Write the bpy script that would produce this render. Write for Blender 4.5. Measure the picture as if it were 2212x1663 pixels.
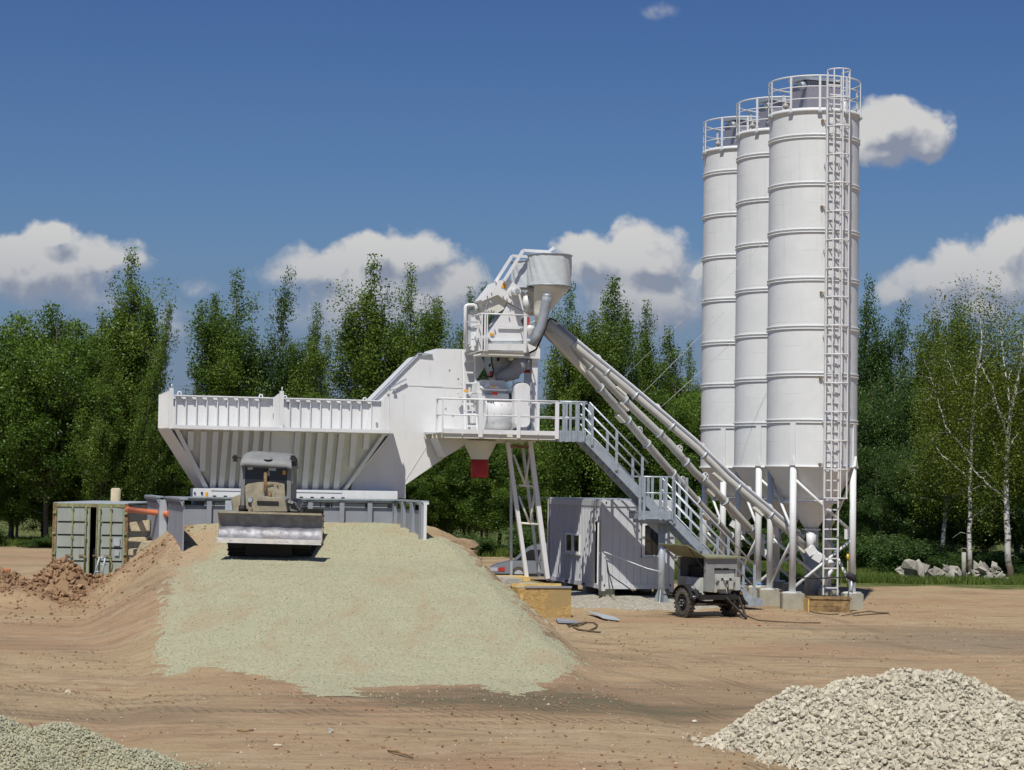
import bpy, bmesh, math, random
import numpy as np
from mathutils import Vector, Matrix
random.seed(7); np.random.seed(7)
for _o in list(bpy.data.objects): bpy.data.objects.remove(_o)
SC = bpy.context.scene
COL = SC.collection
R = math.radians
# ---------------------------------------------------------------- camera
CAMZ, FOC, PITCH, ROLL = 3.6, 4300.0, math.atan((1045-831.5)/4300.0), R(0.9)
_f = Vector((0, math.cos(PITCH), math.sin(PITCH)))
_u0 = Vector((0, -math.sin(PITCH), math.cos(PITCH))); _r0 = Vector((1, 0, 0))
_r = _r0*math.cos(ROLL)+_u0*math.sin(ROLL); _u = _u0*math.cos(ROLL)-_r0*math.sin(ROLL)
CO = Vector((0, 0, CAMZ))
cd = bpy.data.cameras.new('camera'); cam = bpy.data.objects.new('camera', cd); COL.objects.link(cam)
cd.sensor_width = 36; cd.lens = 36*FOC/2212.0; cd.clip_start = .5; cd.clip_end = 6000
cam.matrix_world = Matrix(((_r.x, _u.x, -_f.x, 0), (_r.y, _u.y, -_f.y, 0), (_r.z, _u.z, -_f.z, CAMZ), (0, 0, 0, 1)))
SC.camera = cam
SUN_AZ, SUN_EL = R(13), R(58)          # sun stands behind the viewer's left shoulder
SV = Vector((-math.sin(SUN_AZ)*math.cos(SUN_EL), -math.cos(SUN_AZ)*math.cos(SUN_EL), math.sin(SUN_EL)))
sd = bpy.data.lights.new('sun', 'SUN'); sd.energy = 4.4; sd.angle = R(.53); sd.color = (1, .955, .88)
sun = bpy.data.objects.new('sun', sd); COL.objects.link(sun)
sun.rotation_euler = (-SV).to_track_quat('-Z', 'Y').to_euler(); sun.location = (0, 0, 60)
SC.view_settings.view_transform = 'Standard'; SC.view_settings.look = 'None'
SC.view_settings.exposure = 0.0; SC.view_settings.gamma = 1.0; SC.view_settings.use_curve_mapping = False
SC.render.engine = 'CYCLES'
SC.cycles.max_bounces = 6; SC.cycles.diffuse_bounces = 3; SC.cycles.glossy_bounces = 3
SC.cycles.transmission_bounces = 4; SC.cycles.transparent_max_bounces = 6

def ray(px, py):
    return _f*FOC+_r*(px-1106)-_u*(py-831.5)
def at(px, py, Y):
    d = ray(px, py); return CO+d*(Y/d.y)

# ---------------------------------------------------------------- node helper
class NT:
    def __init__(s, t): s.t = t
    def n(s, typ, ins=None, **kw):
        nd = s.t.nodes.new(typ)
        for k, v in kw.items(): setattr(nd, k, v)
        for k, v in (ins or {}).items():
            if hasattr(v, 'is_linked') or isinstance(v, bpy.types.NodeSocket): s.t.links.new(v, nd.inputs[k])
            else: nd.inputs[k].default_value = v
        return nd
    def m(s, op, a, b=0.0, c=None, clamp=False):
        i = {0: a, 1: b}
        if c is not None: i[2] = c
        return s.n('ShaderNodeMath', i, operation=op, use_clamp=clamp).outputs[0]
    def vm(s, op, a, b=None):
        i = {0: a}
        if b is not None: i[1] = b
        return s.n('ShaderNodeVectorMath', i, operation=op)
    def ramp(s, x, a, b):
        return s.n('ShaderNodeMapRange', {0: x, 1: a, 2: b, 3: 0.0, 4: 1.0}, interpolation_type='SMOOTHSTEP').outputs[0]
    def noise(s, vec, scale, detail=4, rough=.5, dist=0.0):
        return s.n('ShaderNodeTexNoise', {'Vector': vec, 'Scale': scale, 'Detail': detail, 'Roughness': rough, 'Distortion': dist}).outputs[0]
    def mix(s, f, a, b, blend='MIX'):
        nd = s.n('ShaderNodeMix', data_type='RGBA', blend_type=blend)
        for k, v in ((0, f), (6, a), (7, b)):
            if isinstance(v, bpy.types.NodeSocket): s.t.links.new(v, nd.inputs[k])
            else: nd.inputs[k].default_value = v if k == 0 or len(v) == 4 else (*v, 1)
        return nd.outputs[2]

# ---------------------------------------------------------------- sky with cumulus clouds
W = bpy.data.worlds.new('World'); SC.world = W; W.use_nodes = True
wt = W.node_tree; wt.nodes.clear(); N = NT(wt)
sky = N.n('ShaderNodeTexSky', sky_type='NISHITA', sun_disc=False)
sky.sun_elevation = SUN_EL; sky.sun_rotation = math.atan2(SV.x, SV.y)
sky.altitude = 150; sky.air_density = 1.15; sky.dust_density = .9; sky.ozone_density = 3.2
tc = N.n('ShaderNodeTexCoord').outputs['Generated']
sx = N.n('ShaderNodeSeparateXYZ', {0: tc})
az = N.m('ARCTAN2', sx.outputs[0], sx.outputs[1]); el = N.m('ARCSINE', sx.outputs[2])
PER = .66                                             # the bank of clouds goes on right round the horizon
azf = N.m('SUBTRACT', N.m('PINGPONG', N.m('ADD', az, PER/2+PER*20), PER), PER/2)
U = N.m('MULTIPLY', azf, 10.0); V = N.m('MULTIPLY', el, 10.0)
uv = N.n('ShaderNodeCombineXYZ', {0: U, 1: V, 2: N.m('MULTIPLY', az, .7)}).outputs[0]
def azel(px, py):
    d = ray(px, py).normalized(); return math.atan2(d.x, d.y)*10, math.asin(d.z)*10
# px, py, rx, ry, strength
CL = [(60, 570, 165, 62, 1), (105, 512, 78, 44, 1), (225, 565, 85, 52, .8), (20, 530, 70, 36, 1), (150, 600, 150, 40, .7),
      (800, 610, 220, 78, 1), (900, 555, 100, 60, 1), (800, 555, 85, 55, 1), (690, 590, 105, 65, 1), (985, 610, 90, 62, 1), (1000, 640, 110, 60, .9), (840, 680, 230, 60, .75),
      (1290, 560, 100, 66, 1), (1390, 555, 92, 72, 1), (1240, 540, 60, 40, 1), (1360, 640, 150, 70, .8), (1450, 620, 80, 60, .75), (1500, 585, 34, 28, .7), (1460, 700, 110, 50, .6),
      (1925, 282, 100, 72, .95), (1975, 315, 75, 45, .8), (1905, 335, 90, 40, .7),
      (2190, 545, 85, 78, 1), (2060, 610, 170, 60, .85), (2120, 660, 150, 60, .8), (2250, 600, 130, 130, .9), (1950, 640, 120, 50, .7),
      (830, 655, 255, 110, 1), (1390, 650, 165, 115, 1), (95, 585, 215, 90, 1), (2140, 610, 190, 105, .95)]
WISP = [(1420, 20, 60, 24), (430, 622, 62, 26), (600, 590, 52, 42), (375, 700, 46, 60), (210, 655, 60, 34), (1500, 590, 46, 60), (1150, 660, 90, 60), (700, 690, 150, 50)]
def field(dx, dy, det):
    p = N.vm('ADD', uv, (dx, dy, 0)).outputs[0]
    wx = N.n('ShaderNodeTexNoise', {'Vector': p, 'Scale': 3.2, 'Detail': 2.0})
    wv = N.vm('SUBTRACT', wx.outputs['Color'], (.5, .5, .5)).outputs[0]
    q = N.vm('ADD', p, N.vm('MULTIPLY', wv, (.26, .18, 0)).outputs[0]).outputs[0]
    cur = None
    for (px, py, rx, ry, st) in CL:
        u, v = azel(px, py)
        e = N.n('ShaderNodeVectorMath', {0: q, 1: (FOC/10/rx, FOC/10/ry, 0), 2: (-u*FOC/10/rx, -v*FOC/10/ry, 0)}, operation='MULTIPLY_ADD').outputs[0]
        l = N.vm('LENGTH', e).outputs['Value']
        g = N.m('MULTIPLY_ADD', l, -1.0, st)
        cur = g if cur is None else N.m('SMOOTH_MAX', cur, g, .12)
    b = N.n('ShaderNodeTexVoronoi', {'Vector': q, 'Scale': 4.0, 'Smoothness': .6, 'Detail': float(det), 'Roughness': .6}, feature='SMOOTH_F1', voronoi_dimensions='2D', normalize=True)
    pf = N.m('MULTIPLY_ADD', b.outputs['Distance'], -1.25, .40)
    f2 = N.m('MULTIPLY_ADD', N.noise(p, 11.0, 8, .66), .50, -.25)
    return N.m('ADD', cur, N.m('ADD', pf, f2))
d0 = field(0, 0, 3); d1 = field(-.055, .10, 2)
soft = N.m('SUBTRACT', 1.0, N.ramp(V, .72, 1.22))
alpha = N.n('ShaderNodeMapRange', {0: d0, 1: -.12, 2: N.m('MULTIPLY_ADD', soft, .75, .30), 3: 0.0, 4: 1.0}, interpolation_type='SMOOTHSTEP').outputs[0]
lit = N.m('MULTIPLY_ADD', N.m('SUBTRACT', d0, d1), 1.75, .47, clamp=True)      # sunlit where the cloud thins towards the sun
low = N.ramp(V, .62, 1.35)
lit = N.m('MULTIPLY', lit, N.m('MULTIPLY_ADD', low, .75, .25))
ccol = N.mix(lit, (.255, .285, .36), (.66, .65, .63))
skyc = N.vm('MULTIPLY', sky.outputs[0], (.034, .046, .068)).outputs[0]
skyc = N.vm('MULTIPLY', skyc, N.mix(N.ramp(V, .9, 3.2), (1.05, 1.03, .98), (.74, .80, .90))).outputs[0]
# thin grey murk between the clouds low down
murk = N.m('MULTIPLY', N.m('SUBTRACT', 1.0, N.ramp(V, .35, 1.45)), N.m('MULTIPLY_ADD', N.noise(uv, 1.6, 5, .6), .8, .22))
skyc = N.mix(murk, skyc, (.17, .215, .335))
wq = N.vm('ADD', uv, N.vm('MULTIPLY', N.vm('SUBTRACT', N.n('ShaderNodeTexNoise', {'Vector': uv, 'Scale': 6.0, 'Detail': 4.0}).outputs['Color'], (.5, .5, .5)).outputs[0], (.22, .14, 0)).outputs[0]).outputs[0]
wc = None
for (px, py, rx, ry) in WISP:
    u, v = azel(px, py); e = N.n('ShaderNodeVectorMath', {0: wq, 1: (FOC/10/rx, FOC/10/ry, 0), 2: (-u*FOC/10/rx, -v*FOC/10/ry, 0)}, operation='MULTIPLY_ADD').outputs[0]
    l = N.m('SUBTRACT', 1.0, N.vm('LENGTH', e).outputs['Value']); wc = l if wc is None else N.m('MAXIMUM', wc, l)
wa = N.m('MULTIPLY', N.ramp(wc, 0.0, .9), N.m('MULTIPLY_ADD', N.ramp(N.noise(uv, 9.0, 6, .65), .35, .65), .32, .10))
skyc = N.mix(wa, skyc, (.55, .55, .58))
fin = N.mix(N.m('MULTIPLY', alpha, .92), skyc, ccol)
bg = N.n('ShaderNodeBackground', {'Color': fin, 'Strength': 1.0})
wo = N.n('ShaderNodeOutputWorld', {'Surface': bg.outputs[0]})
W.cycles.sampling_method = 'MANUAL'; W.cycles.sample_map_resolution = 512

# ---------------------------------------------------------------- materials
def _bsdf(name):
    m = bpy.data.materials.new(name); m.use_nodes = True
    t = m.node_tree; t.nodes.clear(); n = NT(t)
    b = n.n('ShaderNodeBsdfPrincipled'); o = n.n('ShaderNodeOutputMaterial', {'Surface': b.outputs[0]})
    return m, n, b
def mat(name, c, rough=.6, metal=0., var=.06, vscale=1.5, dirt=None, dirtamt=0., dscale=.8, bump=0., bscale=20., streak=False, spec=.4):
    m, n, b = _bsdf(name)
    p = n.n('ShaderNodeTexCoord').outputs['Object']
    if streak: pv = n.vm('MULTIPLY', p, (6, 6, .5)).outputs[0]
    else: pv = p
    f = n.noise(p, vscale, 5, .6)
    lo = tuple(x*(1-var) for x in c); hi = tuple(min(1, x*(1+var)) for x in c)
    col = n.mix(n.ramp(f, .3, .7), lo, hi)
    if dirt is not None:
        g = n.ramp(n.noise(pv, dscale, 7, .65, .4), .62-.35*dirtamt, .95-.35*dirtamt)
        col = n.mix(n.m('MULTIPLY', g, min(1, .35+dirtamt)), col, dirt)
    n.t.links.new(col, b.inputs['Base Color'])
    b.inputs['Roughness'].default_value = rough; b.inputs['Metallic'].default_value = metal
    b.inputs['Specular IOR Level'].default_value = spec
    if bump:
        bp = n.n('ShaderNodeBump', {'Height': n.noise(p, bscale, 4, .6), 'Strength': bump, 'Distance': .05})
        n.t.links.new(bp.outputs[0], b.inputs['Normal'])
    return m
M = {}
M['white'] = mat('white_paint', (.71, .715, .71), .42, var=.04, vscale=.9, dirt=(.47, .45, .37), dirtamt=.24, dscale=1.0, streak=True, bump=.08, bscale=1.2)
M['silo'] = mat('silo_paint', (.69, .715, .705), .45, var=.05, vscale=.6, dirt=(.46, .47, .45), dirtamt=.32, dscale=.5, streak=True, bump=.10, bscale=1.0)
def silopaint():
    m, n, b = _bsdf('silo_shell_paint')
    p = n.n('ShaderNodeTexCoord').outputs['Object']; z = n.n('ShaderNodeSeparateXYZ', {0: p}).outputs[2]
    c = n.mix(n.ramp(n.noise(p, .7, 6, .65), .3, .7), (.655, .68, .67), (.73, .75, .74))
    st = n.m('MULTIPLY', n.ramp(n.noise(n.vm('MULTIPLY', p, (7, 7, .28)).outputs[0], 1.0, 7, .7), .52, .80), n.ramp(n.noise(p, .45, 4), .35, .65))
    c = n.mix(n.m('MULTIPLY', st, .55), c, (.42, .42, .37))
    w = n.m('ABSOLUTE', n.m('SUBTRACT', n.m('FRACT', n.m('ADD', n.m('DIVIDE', z, .744), .22)), .5))
    w = n.m('MULTIPLY', n.ramp(w, .018, .004), n.ramp(n.noise(p, 1.4, 4), .45, .6))
    c = n.mix(n.m('MULTIPLY', w, .45), c, (.40, .41, .39))
    n.t.links.new(c, b.inputs['Base Color'])
    n.t.links.new(n.m('MULTIPLY_ADD', n.noise(p, 2.0, 5), .35, .30), b.inputs['Roughness'])
    bp = n.n('ShaderNodeBump', {'Height': n.noise(p, .9, 3, .5), 'Strength': .25, 'Distance': .06}); n.t.links.new(bp.outputs[0], b.inputs['Normal'])
    return m
M['silo'] = silopaint()
M['bin'] = mat('bin_paint', (.68, .69, .685), .5, var=.04, vscale=.5, dirt=(.46, .43, .33), dirtamt=.32, dscale=.9, bump=.10, bscale=.8)
M['ivory'] = mat('ivory_bounce_paint', (.66, .65, .57), .5, var=.05, vscale=2, dirt=(.45, .42, .32), dirtamt=.2)  # ivory; on white undersides the beige paints light bounced off the ground
M['screwp'] = mat('screw_paint', (.50, .50, .465), .45, var=.06, vscale=2, dirt=(.36, .36, .32), dirtamt=.3)
M['galv'] = mat('galvanised_steel', (.36, .41, .45), .45, metal=.25, var=.14, vscale=6, dirt=(.26, .29, .31), dirtamt=.2, dscale=3)
M['galv2'] = mat('galvanised_sheet', (.50, .55, .58), .42, metal=.3, var=.10, vscale=5, dirt=(.35, .38, .40), dirtamt=.2, dscale=2)
M['wall'] = mat('blue_grey_paint', (.275, .295, .335), .55, var=.06, vscale=2, dirt=(.30, .28, .24), dirtamt=.15, streak=True)
M['cabin'] = mat('cabin_paint', (.57, .585, .605), .5, var=.03, vscale=1.5, dirt=(.38, .37, .35), dirtamt=.12, streak=True)
M['dark'] = mat('dark_interior', (.012, .012, .013), .8)
M['black'] = mat('black_rubber', (.02, .02, .022), .7, var=.2)
M['tyre'] = mat('dusty_tyre', (.085, .078, .065), .9, var=.3, vscale=8, dirt=(.24, .2, .15), dirtamt=.35, dscale=3)
M['red'] = mat('red_rubber', (.40, .032, .030), .6, var=.12, vscale=4)
M['redp'] = mat('red_paint', (.42, .05, .04), .5, var=.2)
M['orange'] = mat('orange_plastic', (.58, .17, .07), .5, var=.08)
M['label_o'] = mat('orange_sticker', (.75, .36, .03), .5); M['label_r'] = mat('red_sticker', (.72, .06, .04), .5)
M['hose'] = mat('grey_hose', (.26, .28, .31), .5, var=.12, vscale=6)
M['cloth'] = mat('filter_cloth', (.53, .57, .58), .85, var=.05, vscale=2, bump=.25, bscale=5)
M['conc'] = mat('concrete', (.36, .345, .27), .9, var=.12, vscale=3, dirt=(.25, .21, .14), dirtamt=.3, bump=.3, bscale=25)
M['slab'] = mat('old_concrete', (.50, .43, .29), .95, var=.16, vscale=3, dirt=(.33, .24, .14), dirtamt=.35, bump=.5, bscale=14)
M['brownslab'] = mat('earthy_slab', (.30, .215, .13), .95, var=.2, vscale=3, dirt=(.42, .33, .2), dirtamt=.3, bump=.5, bscale=14)
M['rubble'] = mat('rubble_concrete', (.36, .34, .285), .95, var=.2, vscale=2, dirt=(.20, .19, .15), dirtamt=.4, bump=.5, bscale=14)
M['wood'] = mat('timber', (.30, .20, .085), .8, var=.35, vscale=5, dirt=(.07, .045, .022), dirtamt=.6, dscale=2)
M['plank'] = mat('yellow_plank', (.62, .44, .16), .8, var=.15, vscale=4)
M['cont'] = mat('container_paint', (.32, .355, .315), .6, var=.08, vscale=2, dirt=(.20, .21, .13), dirtamt=.25, streak=True)
M['rust'] = mat('rusty_steel', (.20, .12, .06), .85, var=.4, vscale=9, dirt=(.28, .29, .12), dirtamt=.5, dscale=3)
M['mossy'] = mat('mossy_paint', (.24, .25, .12), .8, var=.25, vscale=9, dirt=(.16, .10, .05), dirtamt=.4, dscale=4)
M['dozer'] = mat('dozer_paint', (.21, .215, .21), .6, var=.10, vscale=3, dirt=(.33, .29, .20), dirtamt=.25)
M['dozer_d'] = mat('dozer_dust', (.33, .29, .20), .85, var=.18, vscale=5, dirt=(.16, .16, .14), dirtamt=.35)
M['steel'] = mat('worn_steel', (.19, .19, .21), .46, metal=.22, var=.22, vscale=4, dirt=(.24, .20, .13), dirtamt=.25, dscale=1.6, bump=.25, bscale=5)
M['steel_b'] = mat('bright_steel', (.36, .34, .31), .55, metal=.05, var=.15, vscale=5, dirt=(.36, .26, .14), dirtamt=.25)
M['track'] = mat('track_steel', (.035, .033, .03), .8, metal=.3, var=.3, dirt=(.16, .14, .10), dirtamt=.2)
M['trail'] = mat('trailer_paint', (.27, .28, .27), .6, var=.08, vscale=4, dirt=(.27, .27, .17), dirtamt=.25)
M['olive'] = mat('olive_lid', (.21, .22, .13), .7, var=.15, vscale=4, dirt=(.12, .11, .07), dirtamt=.3)
M['trailer_w'] = mat('trailer_cream', (.46, .47, .42), .6, var=.08, vscale=4, dirt=(.30, .30, .20), dirtamt=.25)
M['chass'] = mat('chassis_black', (.022, .02, .018), .7, var=.3, dirt=(.12, .09, .06), dirtamt=.25)
M['car'] = mat('car_paint', (.24, .27, .31), .25, metal=.2, var=.02, spec=.6)
M['purple'] = mat('filter_sheet', (.30, .30, .35), .5, metal=.2, var=.06)
M['yellow'] = mat('yellow_paint', (.75, .50, .03), .5)
M['blue'] = mat('blue_plastic', (.06, .28, .62), .5)
M['strap'] = mat('white_tape', (.8, .8, .78), .6)
M['cable'] = mat('steel_wire', (.45, .45, .44), .5)
M['hosebr'] = mat('brown_hose', (.13, .10, .06), .8, var=.2)
M['bark'] = mat('bark', (.13, .11, .085), .95, var=.3, vscale=4, dirt=(.3, .29, .25), dirtamt=.3, dscale=2)
def birch():
    m, n, b = _bsdf('birch_bark')
    p = n.n('ShaderNodeTexCoord').outputs['Object']
    f = n.noise(n.vm('MULTIPLY', p, (3, 3, 9)).outputs[0], 1.0, 6, .7)
    z = n.n('ShaderNodeSeparateXYZ', {0: p}).outputs[2]
    c = n.mix(n.ramp(f, .5, .6), (.60, .58, .54), (.06, .055, .05))
    c = n.mix(n.ramp(z, 1.5, .5), c, (.10, .075, .05))
    n.t.links.new(c, b.inputs['Base Color']); b.inputs['Roughness'].default_value = .8
    return m
M['birch'] = birch()
def glass():
    m, n, b = _bsdf('window_glass')
    b.inputs['Base Color'].default_value = (.02, .024, .028, 1); b.inputs['Roughness'].default_value = .06
    b.inputs['Specular IOR Level'].default_value = .7
    return m
M['glass'] = glass()
def osb():
    m, n, b = _bsdf('strand_board')
    p = n.n('ShaderNodeTexCoord').outputs['Object']
    v = n.n('ShaderNodeTexVoronoi', {'Vector': n.vm('MULTIPLY', p, (14, 14, 26)).outputs[0], 'Scale': 1.0, 'Randomness': 1.0})
    c = n.mix(n.n('ShaderNodeSeparateColor', {0: v.outputs['Color']}).outputs[0], (.36, .23, .075), (.54, .37, .14))
    c = n.mix(n.ramp(n.noise(p, 1.5, 4), .45, .7), c, (.36, .26, .11))
    n.t.links.new(c, b.inputs['Base Color']); b.inputs['Roughness'].default_value = .8
    return m
M['osb'] = osb()
def leaf(name, a, b_, tr=.42):
    m = bpy.data.materials.new(name); m.use_nodes = True; t = m.node_tree; t.nodes.clear(); n = NT(t)
    at_ = n.n('ShaderNodeAttribute', attribute_name='tone').outputs['Fac']
    oi = n.n('ShaderNodeObjectInfo').outputs['Random']
    f = n.m('ADD', n.m('MULTIPLY', at_, .75), n.m('MULTIPLY', oi, .25))
    c = n.mix(f, a, b_)
    d = n.n('ShaderNodeBsdfDiffuse', {'Color': c}); tl = n.n('ShaderNodeBsdfTranslucent', {'Color': n.mix(.5, c, (.16, .22, .02))})
    g = n.n('ShaderNodeBsdfGlossy', {'Color': (.6, .65, .6, 1), 'Roughness': .45})
    s = n.n('ShaderNodeMixShader', {0: tr, 1: d.outputs[0], 2: tl.outputs[0]})
    s2 = n.n('ShaderNodeMixShader', {0: .03, 1: s.outputs[0], 2: g.outputs[0]})
    n.n('ShaderNodeOutputMaterial', {'Surface': s2.outputs[0]})
    return m
M['leaf_a'] = leaf('aspen_leaves', (.050, .110, .016), (.20, .29, .045))
M['leaf_b'] = leaf('alder_leaves', (.042, .105, .016), (.17, .27, .038))
M['leaf_c'] = leaf('birch_leaves', (.070, .115, .014), (.21, .26, .034))
M['leaf_d'] = leaf('poplar_leaves', (.032, .082, .022), (.10, .175, .045))
M['grassm'] = leaf('grass_blades', (.08, .13, .02), (.20, .27, .06))
def ground():
    m, n, b = _bsdf('sandy_soil')
    p = n.n('ShaderNodeTexCoord').outputs['Object']
    a = n.noise(n.vm('MULTIPLY', p, (.10, .16, .2)).outputs[0], 1.0, 6, .6, .6)
    c = n.mix(n.ramp(a, .36, .62), (.40, .262, .155), (.44, .335, .195))
    st = n.noise(n.vm('MULTIPLY', p, (.30, .85, .1)).outputs[0], 1.0, 9, .76, .6)
    c = n.mix(n.m('MULTIPLY', n.ramp(st, .50, .66), .75), c, (.50, .385, .25))
    c = n.mix(n.m('MULTIPLY', n.ramp(n.noise(n.vm('MULTIPLY', p, (.35, .8, .1)).outputs[0], 1.5, 10, .78, .6), .51, .66), .75), c, (.27, .195, .12))
    c = n.mix(n.m('MULTIPLY', n.ramp(n.noise(p, .55, 8, .75, .5), .56, .76), .55), c, (.30, .255, .165))
    c = n.mix(n.m('MULTIPLY', n.ramp(n.noise(n.vm('MULTIPLY', p, (.08, .22, .2)).outputs[0], 1.0, 7, .7, .5), .50, .62), .6), c, (.25, .185, .12))
    # damp grey-olive patch of spilled grit in front of the ramp
    sp = n.n('ShaderNodeSeparateXYZ', {0: p})
    ex = n.m('POWER', n.m('DIVIDE', n.m('SUBTRACT', sp.outputs[0], .9), 4.2), 2.0)
    ey = n.m('POWER', n.m('DIVIDE', n.m('SUBTRACT', sp.outputs[1], 33.6), 2.3), 2.0)
    pt = n.ramp(n.m('ADD', n.m('ADD', ex, ey), n.m('MULTIPLY', n.noise(n.vm('MULTIPLY', p, (.5, 1.6, 1)).outputs[0], 1.0, 7, .7), 2.4)), 2.3, 1.25)
    c = n.mix(n.m('MULTIPLY', pt, .9), c, (.155, .135, .082))
    ex = n.m('POWER', n.m('DIVIDE', n.m('SUBTRACT', sp.outputs[0], 11.5), 5.0), 2.0)
    ey = n.m('POWER', n.m('DIVIDE', n.m('SUBTRACT', sp.outputs[1], 49.0), 3.6), 2.0)
    pt = n.ramp(n.m('ADD', n.m('ADD', ex, ey), n.m('MULTIPLY', n.noise(n.vm('MULTIPLY', p, (.4, 1.2, 1)).outputs[0], 1.0, 7, .7), 2.4)), 2.4, 1.2)
    c = n.mix(n.m('MULTIPLY', pt, .5), c, (.21, .20, .15))
    # green ground under the trees, beyond the worked soil
    gy = n.m('ADD', sp.outputs[1], n.m('MULTIPLY', n.noise(p, .35, 5), 5.0))
    gx = n.ramp(sp.outputs[0], 1.0, 4.0)
    edge = n.m('SUBTRACT', 106.5, n.m('MULTIPLY', gx, 29.5))
    gr = n.ramp(n.m('SUBTRACT', gy, edge), -.6, .9)
    c = n.mix(gr, c, n.mix(n.ramp(n.noise(p, .9, 5), .35, .65), (.065, .10, .022), (.15, .17, .055)))
    fine = n.noise(p, 9.0, 8, .8)
    hx_ = n.m('POWER', n.m('DIVIDE', n.m('ADD', sp.outputs[0], 13.6), 2.6), 2.0); hy_ = n.m('POWER', n.m('DIVIDE', n.m('SUBTRACT', sp.outputs[1], 56.3), 2.1), 2.0)
    hm = n.ramp(n.m('ADD', n.m('ADD', hx_, hy_), n.m('MULTIPLY', n.noise(p, 1.1, 6, .7), 1.6)), 2.1, 1.2)
    c = n.mix(n.m('MULTIPLY', hm, .8), c, n.mix(n.noise(p, 3.0, 6, .7), (.24, .145, .08), (.35, .23, .13)))
    # tyre tracks: pairs of long arcs with a chevron tread
    wob = n.m('MULTIPLY', n.m('SUBTRACT', n.noise(p, .25, 3), .5), 1.6)
    trk = None
    for (cx_, cy_, rr_) in ((-6, 61, 30.5), (4, 70, 38.5), (22, 52, 24.), (-20, 30, 27.), (14, 95, 52.), (30, 20, 26.5), (-2, 5, 27.5), (40, 60, 32.)):
        dx_ = n.m('SUBTRACT', sp.outputs[0], float(cx_)); dy_ = n.m('SUBTRACT', sp.outputs[1], float(cy_))
        dd = n.m('ADD', n.m('SUBTRACT', n.m('SQRT', n.m('ADD', n.m('MULTIPLY', dx_, dx_), n.m('MULTIPLY', dy_, dy_))), float(rr_)), wob)
        e_ = n.m('SUBTRACT', 1.0, n.ramp(n.m('ABSOLUTE', n.m('SUBTRACT', n.m('ABSOLUTE', dd), .95)), .14, .24))
        trk = e_ if trk is None else n.m('MAXIMUM', trk, e_)
    lug = n.ramp(n.m('ADD', n.m('SINE', n.m('MULTIPLY', n.m('ADD', sp.outputs[0], n.m('MULTIPLY', sp.outputs[1], .35)), 34.0)), n.m('MULTIPLY', n.noise(p, 6., 3), 1.4)), .3, 1.2)
    trk = n.m('MULTIPLY', trk, n.ramp(n.noise(p, .5, 5, .6), .40, .56))
    trk = n.m('MULTIPLY', trk, n.ramp(sp.outputs[1], 70., 60.))
    c = n.mix(n.m('MULTIPLY', trk, n.m('MULTIPLY_ADD', lug, .26, .16)), c, (.20, .145, .09))
    c = n.mix(n.m('MULTIPLY', n.ramp(n.noise(p, 2.2, 10, .82), .50, .62), .55), c, (.285, .19, .115))
    c = n.mix(n.m('MULTIPLY', n.ramp(fine, .60, .70), .6), c, (.56, .48, .35))
    c = n.mix(n.m('MULTIPLY', n.ramp(n.noise(p, 14.0, 6, .8), .60, .74), .5), c, (.16, .10, .06))
    n.t.links.new(c, b.inputs['Base Color']); b.inputs['Roughness'].default_value = .97; b.inputs['Specular IOR Level'].default_value = .15
    hgt = n.m('ADD', n.m('MULTIPLY', n.m('MULTIPLY', trk, lug), -.35), n.m('ADD', n.m('MULTIPLY', n.noise(p, 5.0, 9, .75), .6), n.m('MULTIPLY', n.noise(n.vm('MULTIPLY', p, (.35, 2.6, .15)).outputs[0], 1.0, 6, .7, 1.0), 1.2)))
    bp = n.n('ShaderNodeBump', {'Height': hgt, 'Strength': .7, 'Distance': .18})
    n.t.links.new(bp.outputs[0], b.inputs['Normal'])
    return m
M['ground'] = ground()
def gravelm(name, c1, c2, c3, sc=16., stain=None):
    m, n, b = _bsdf(name)
    p = n.n('ShaderNodeTexCoord').outputs['Object']
    v = n.n('ShaderNodeTexVoronoi', {'Vector': p, 'Scale': sc, 'Randomness': 1.0})
    k = n.n('ShaderNodeSeparateColor', {0: v.outputs['Color']}).outputs[0]
    c = n.mix(k, c1, c2)
    c = n.mix(n.m('MULTIPLY', n.ramp(v.outputs['Distance'], .35, .75), .55), c, c3)
    if stain:
        c = n.mix(n.m('MULTIPLY', n.ramp(n.noise(n.vm('MULTIPLY', p, (.9, .3, .5)).outputs[0], 1.0, 8, .72, .8), .49, .68), .75), c, stain)
    if stain:     # soil trodden over the upper left corner of the ramp
        sp = n.n('ShaderNodeSeparateXYZ', {0: p}); ex = n.m('POWER', n.m('DIVIDE', n.m('SUBTRACT', sp.outputs[0], -8.75), .95), 2.0); ey = n.m('POWER', n.m('DIVIDE', n.m('SUBTRACT', sp.outputs[1], 53.5), 6.0), 2.0)
        c = n.mix(n.m('MULTIPLY', n.ramp(n.m('ADD', n.m('ADD', ex, ey), n.m('MULTIPLY', n.noise(n.vm('MULTIPLY', p, (1.4, .5, .1)).outputs[0], 1.0, 8, .75), 2.6)), 2.5, 1.2), .8), c, (.40, .27, .165))
    n.t.links.new(c, b.inputs['Base Color']); b.inputs['Roughness'].default_value = .95; b.inputs['Specular IOR Level'].default_value = .15
    h = n.m('ADD', n.m('MULTIPLY', v.outputs['Distance'], -.9), n.m('MULTIPLY', n.noise(p, 3.0, 5, .6), .5))
    bp = n.n('ShaderNodeBump', {'Height': h, 'Strength': .45, 'Distance': .04})
    n.t.links.new(bp.outputs[0], b.inputs['Normal'])
    return m
M['gravel'] = gravelm('ramp_gravel', (.355, .345, .222), (.46, .445, .302), (.27, .26, .165), 22., (.37, .29, .18))
M['pilecore'] = gravelm('pile_core_stone', (.40, .37, .29), (.5, .46, .37), (.25, .23, .18), 14.)
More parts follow.
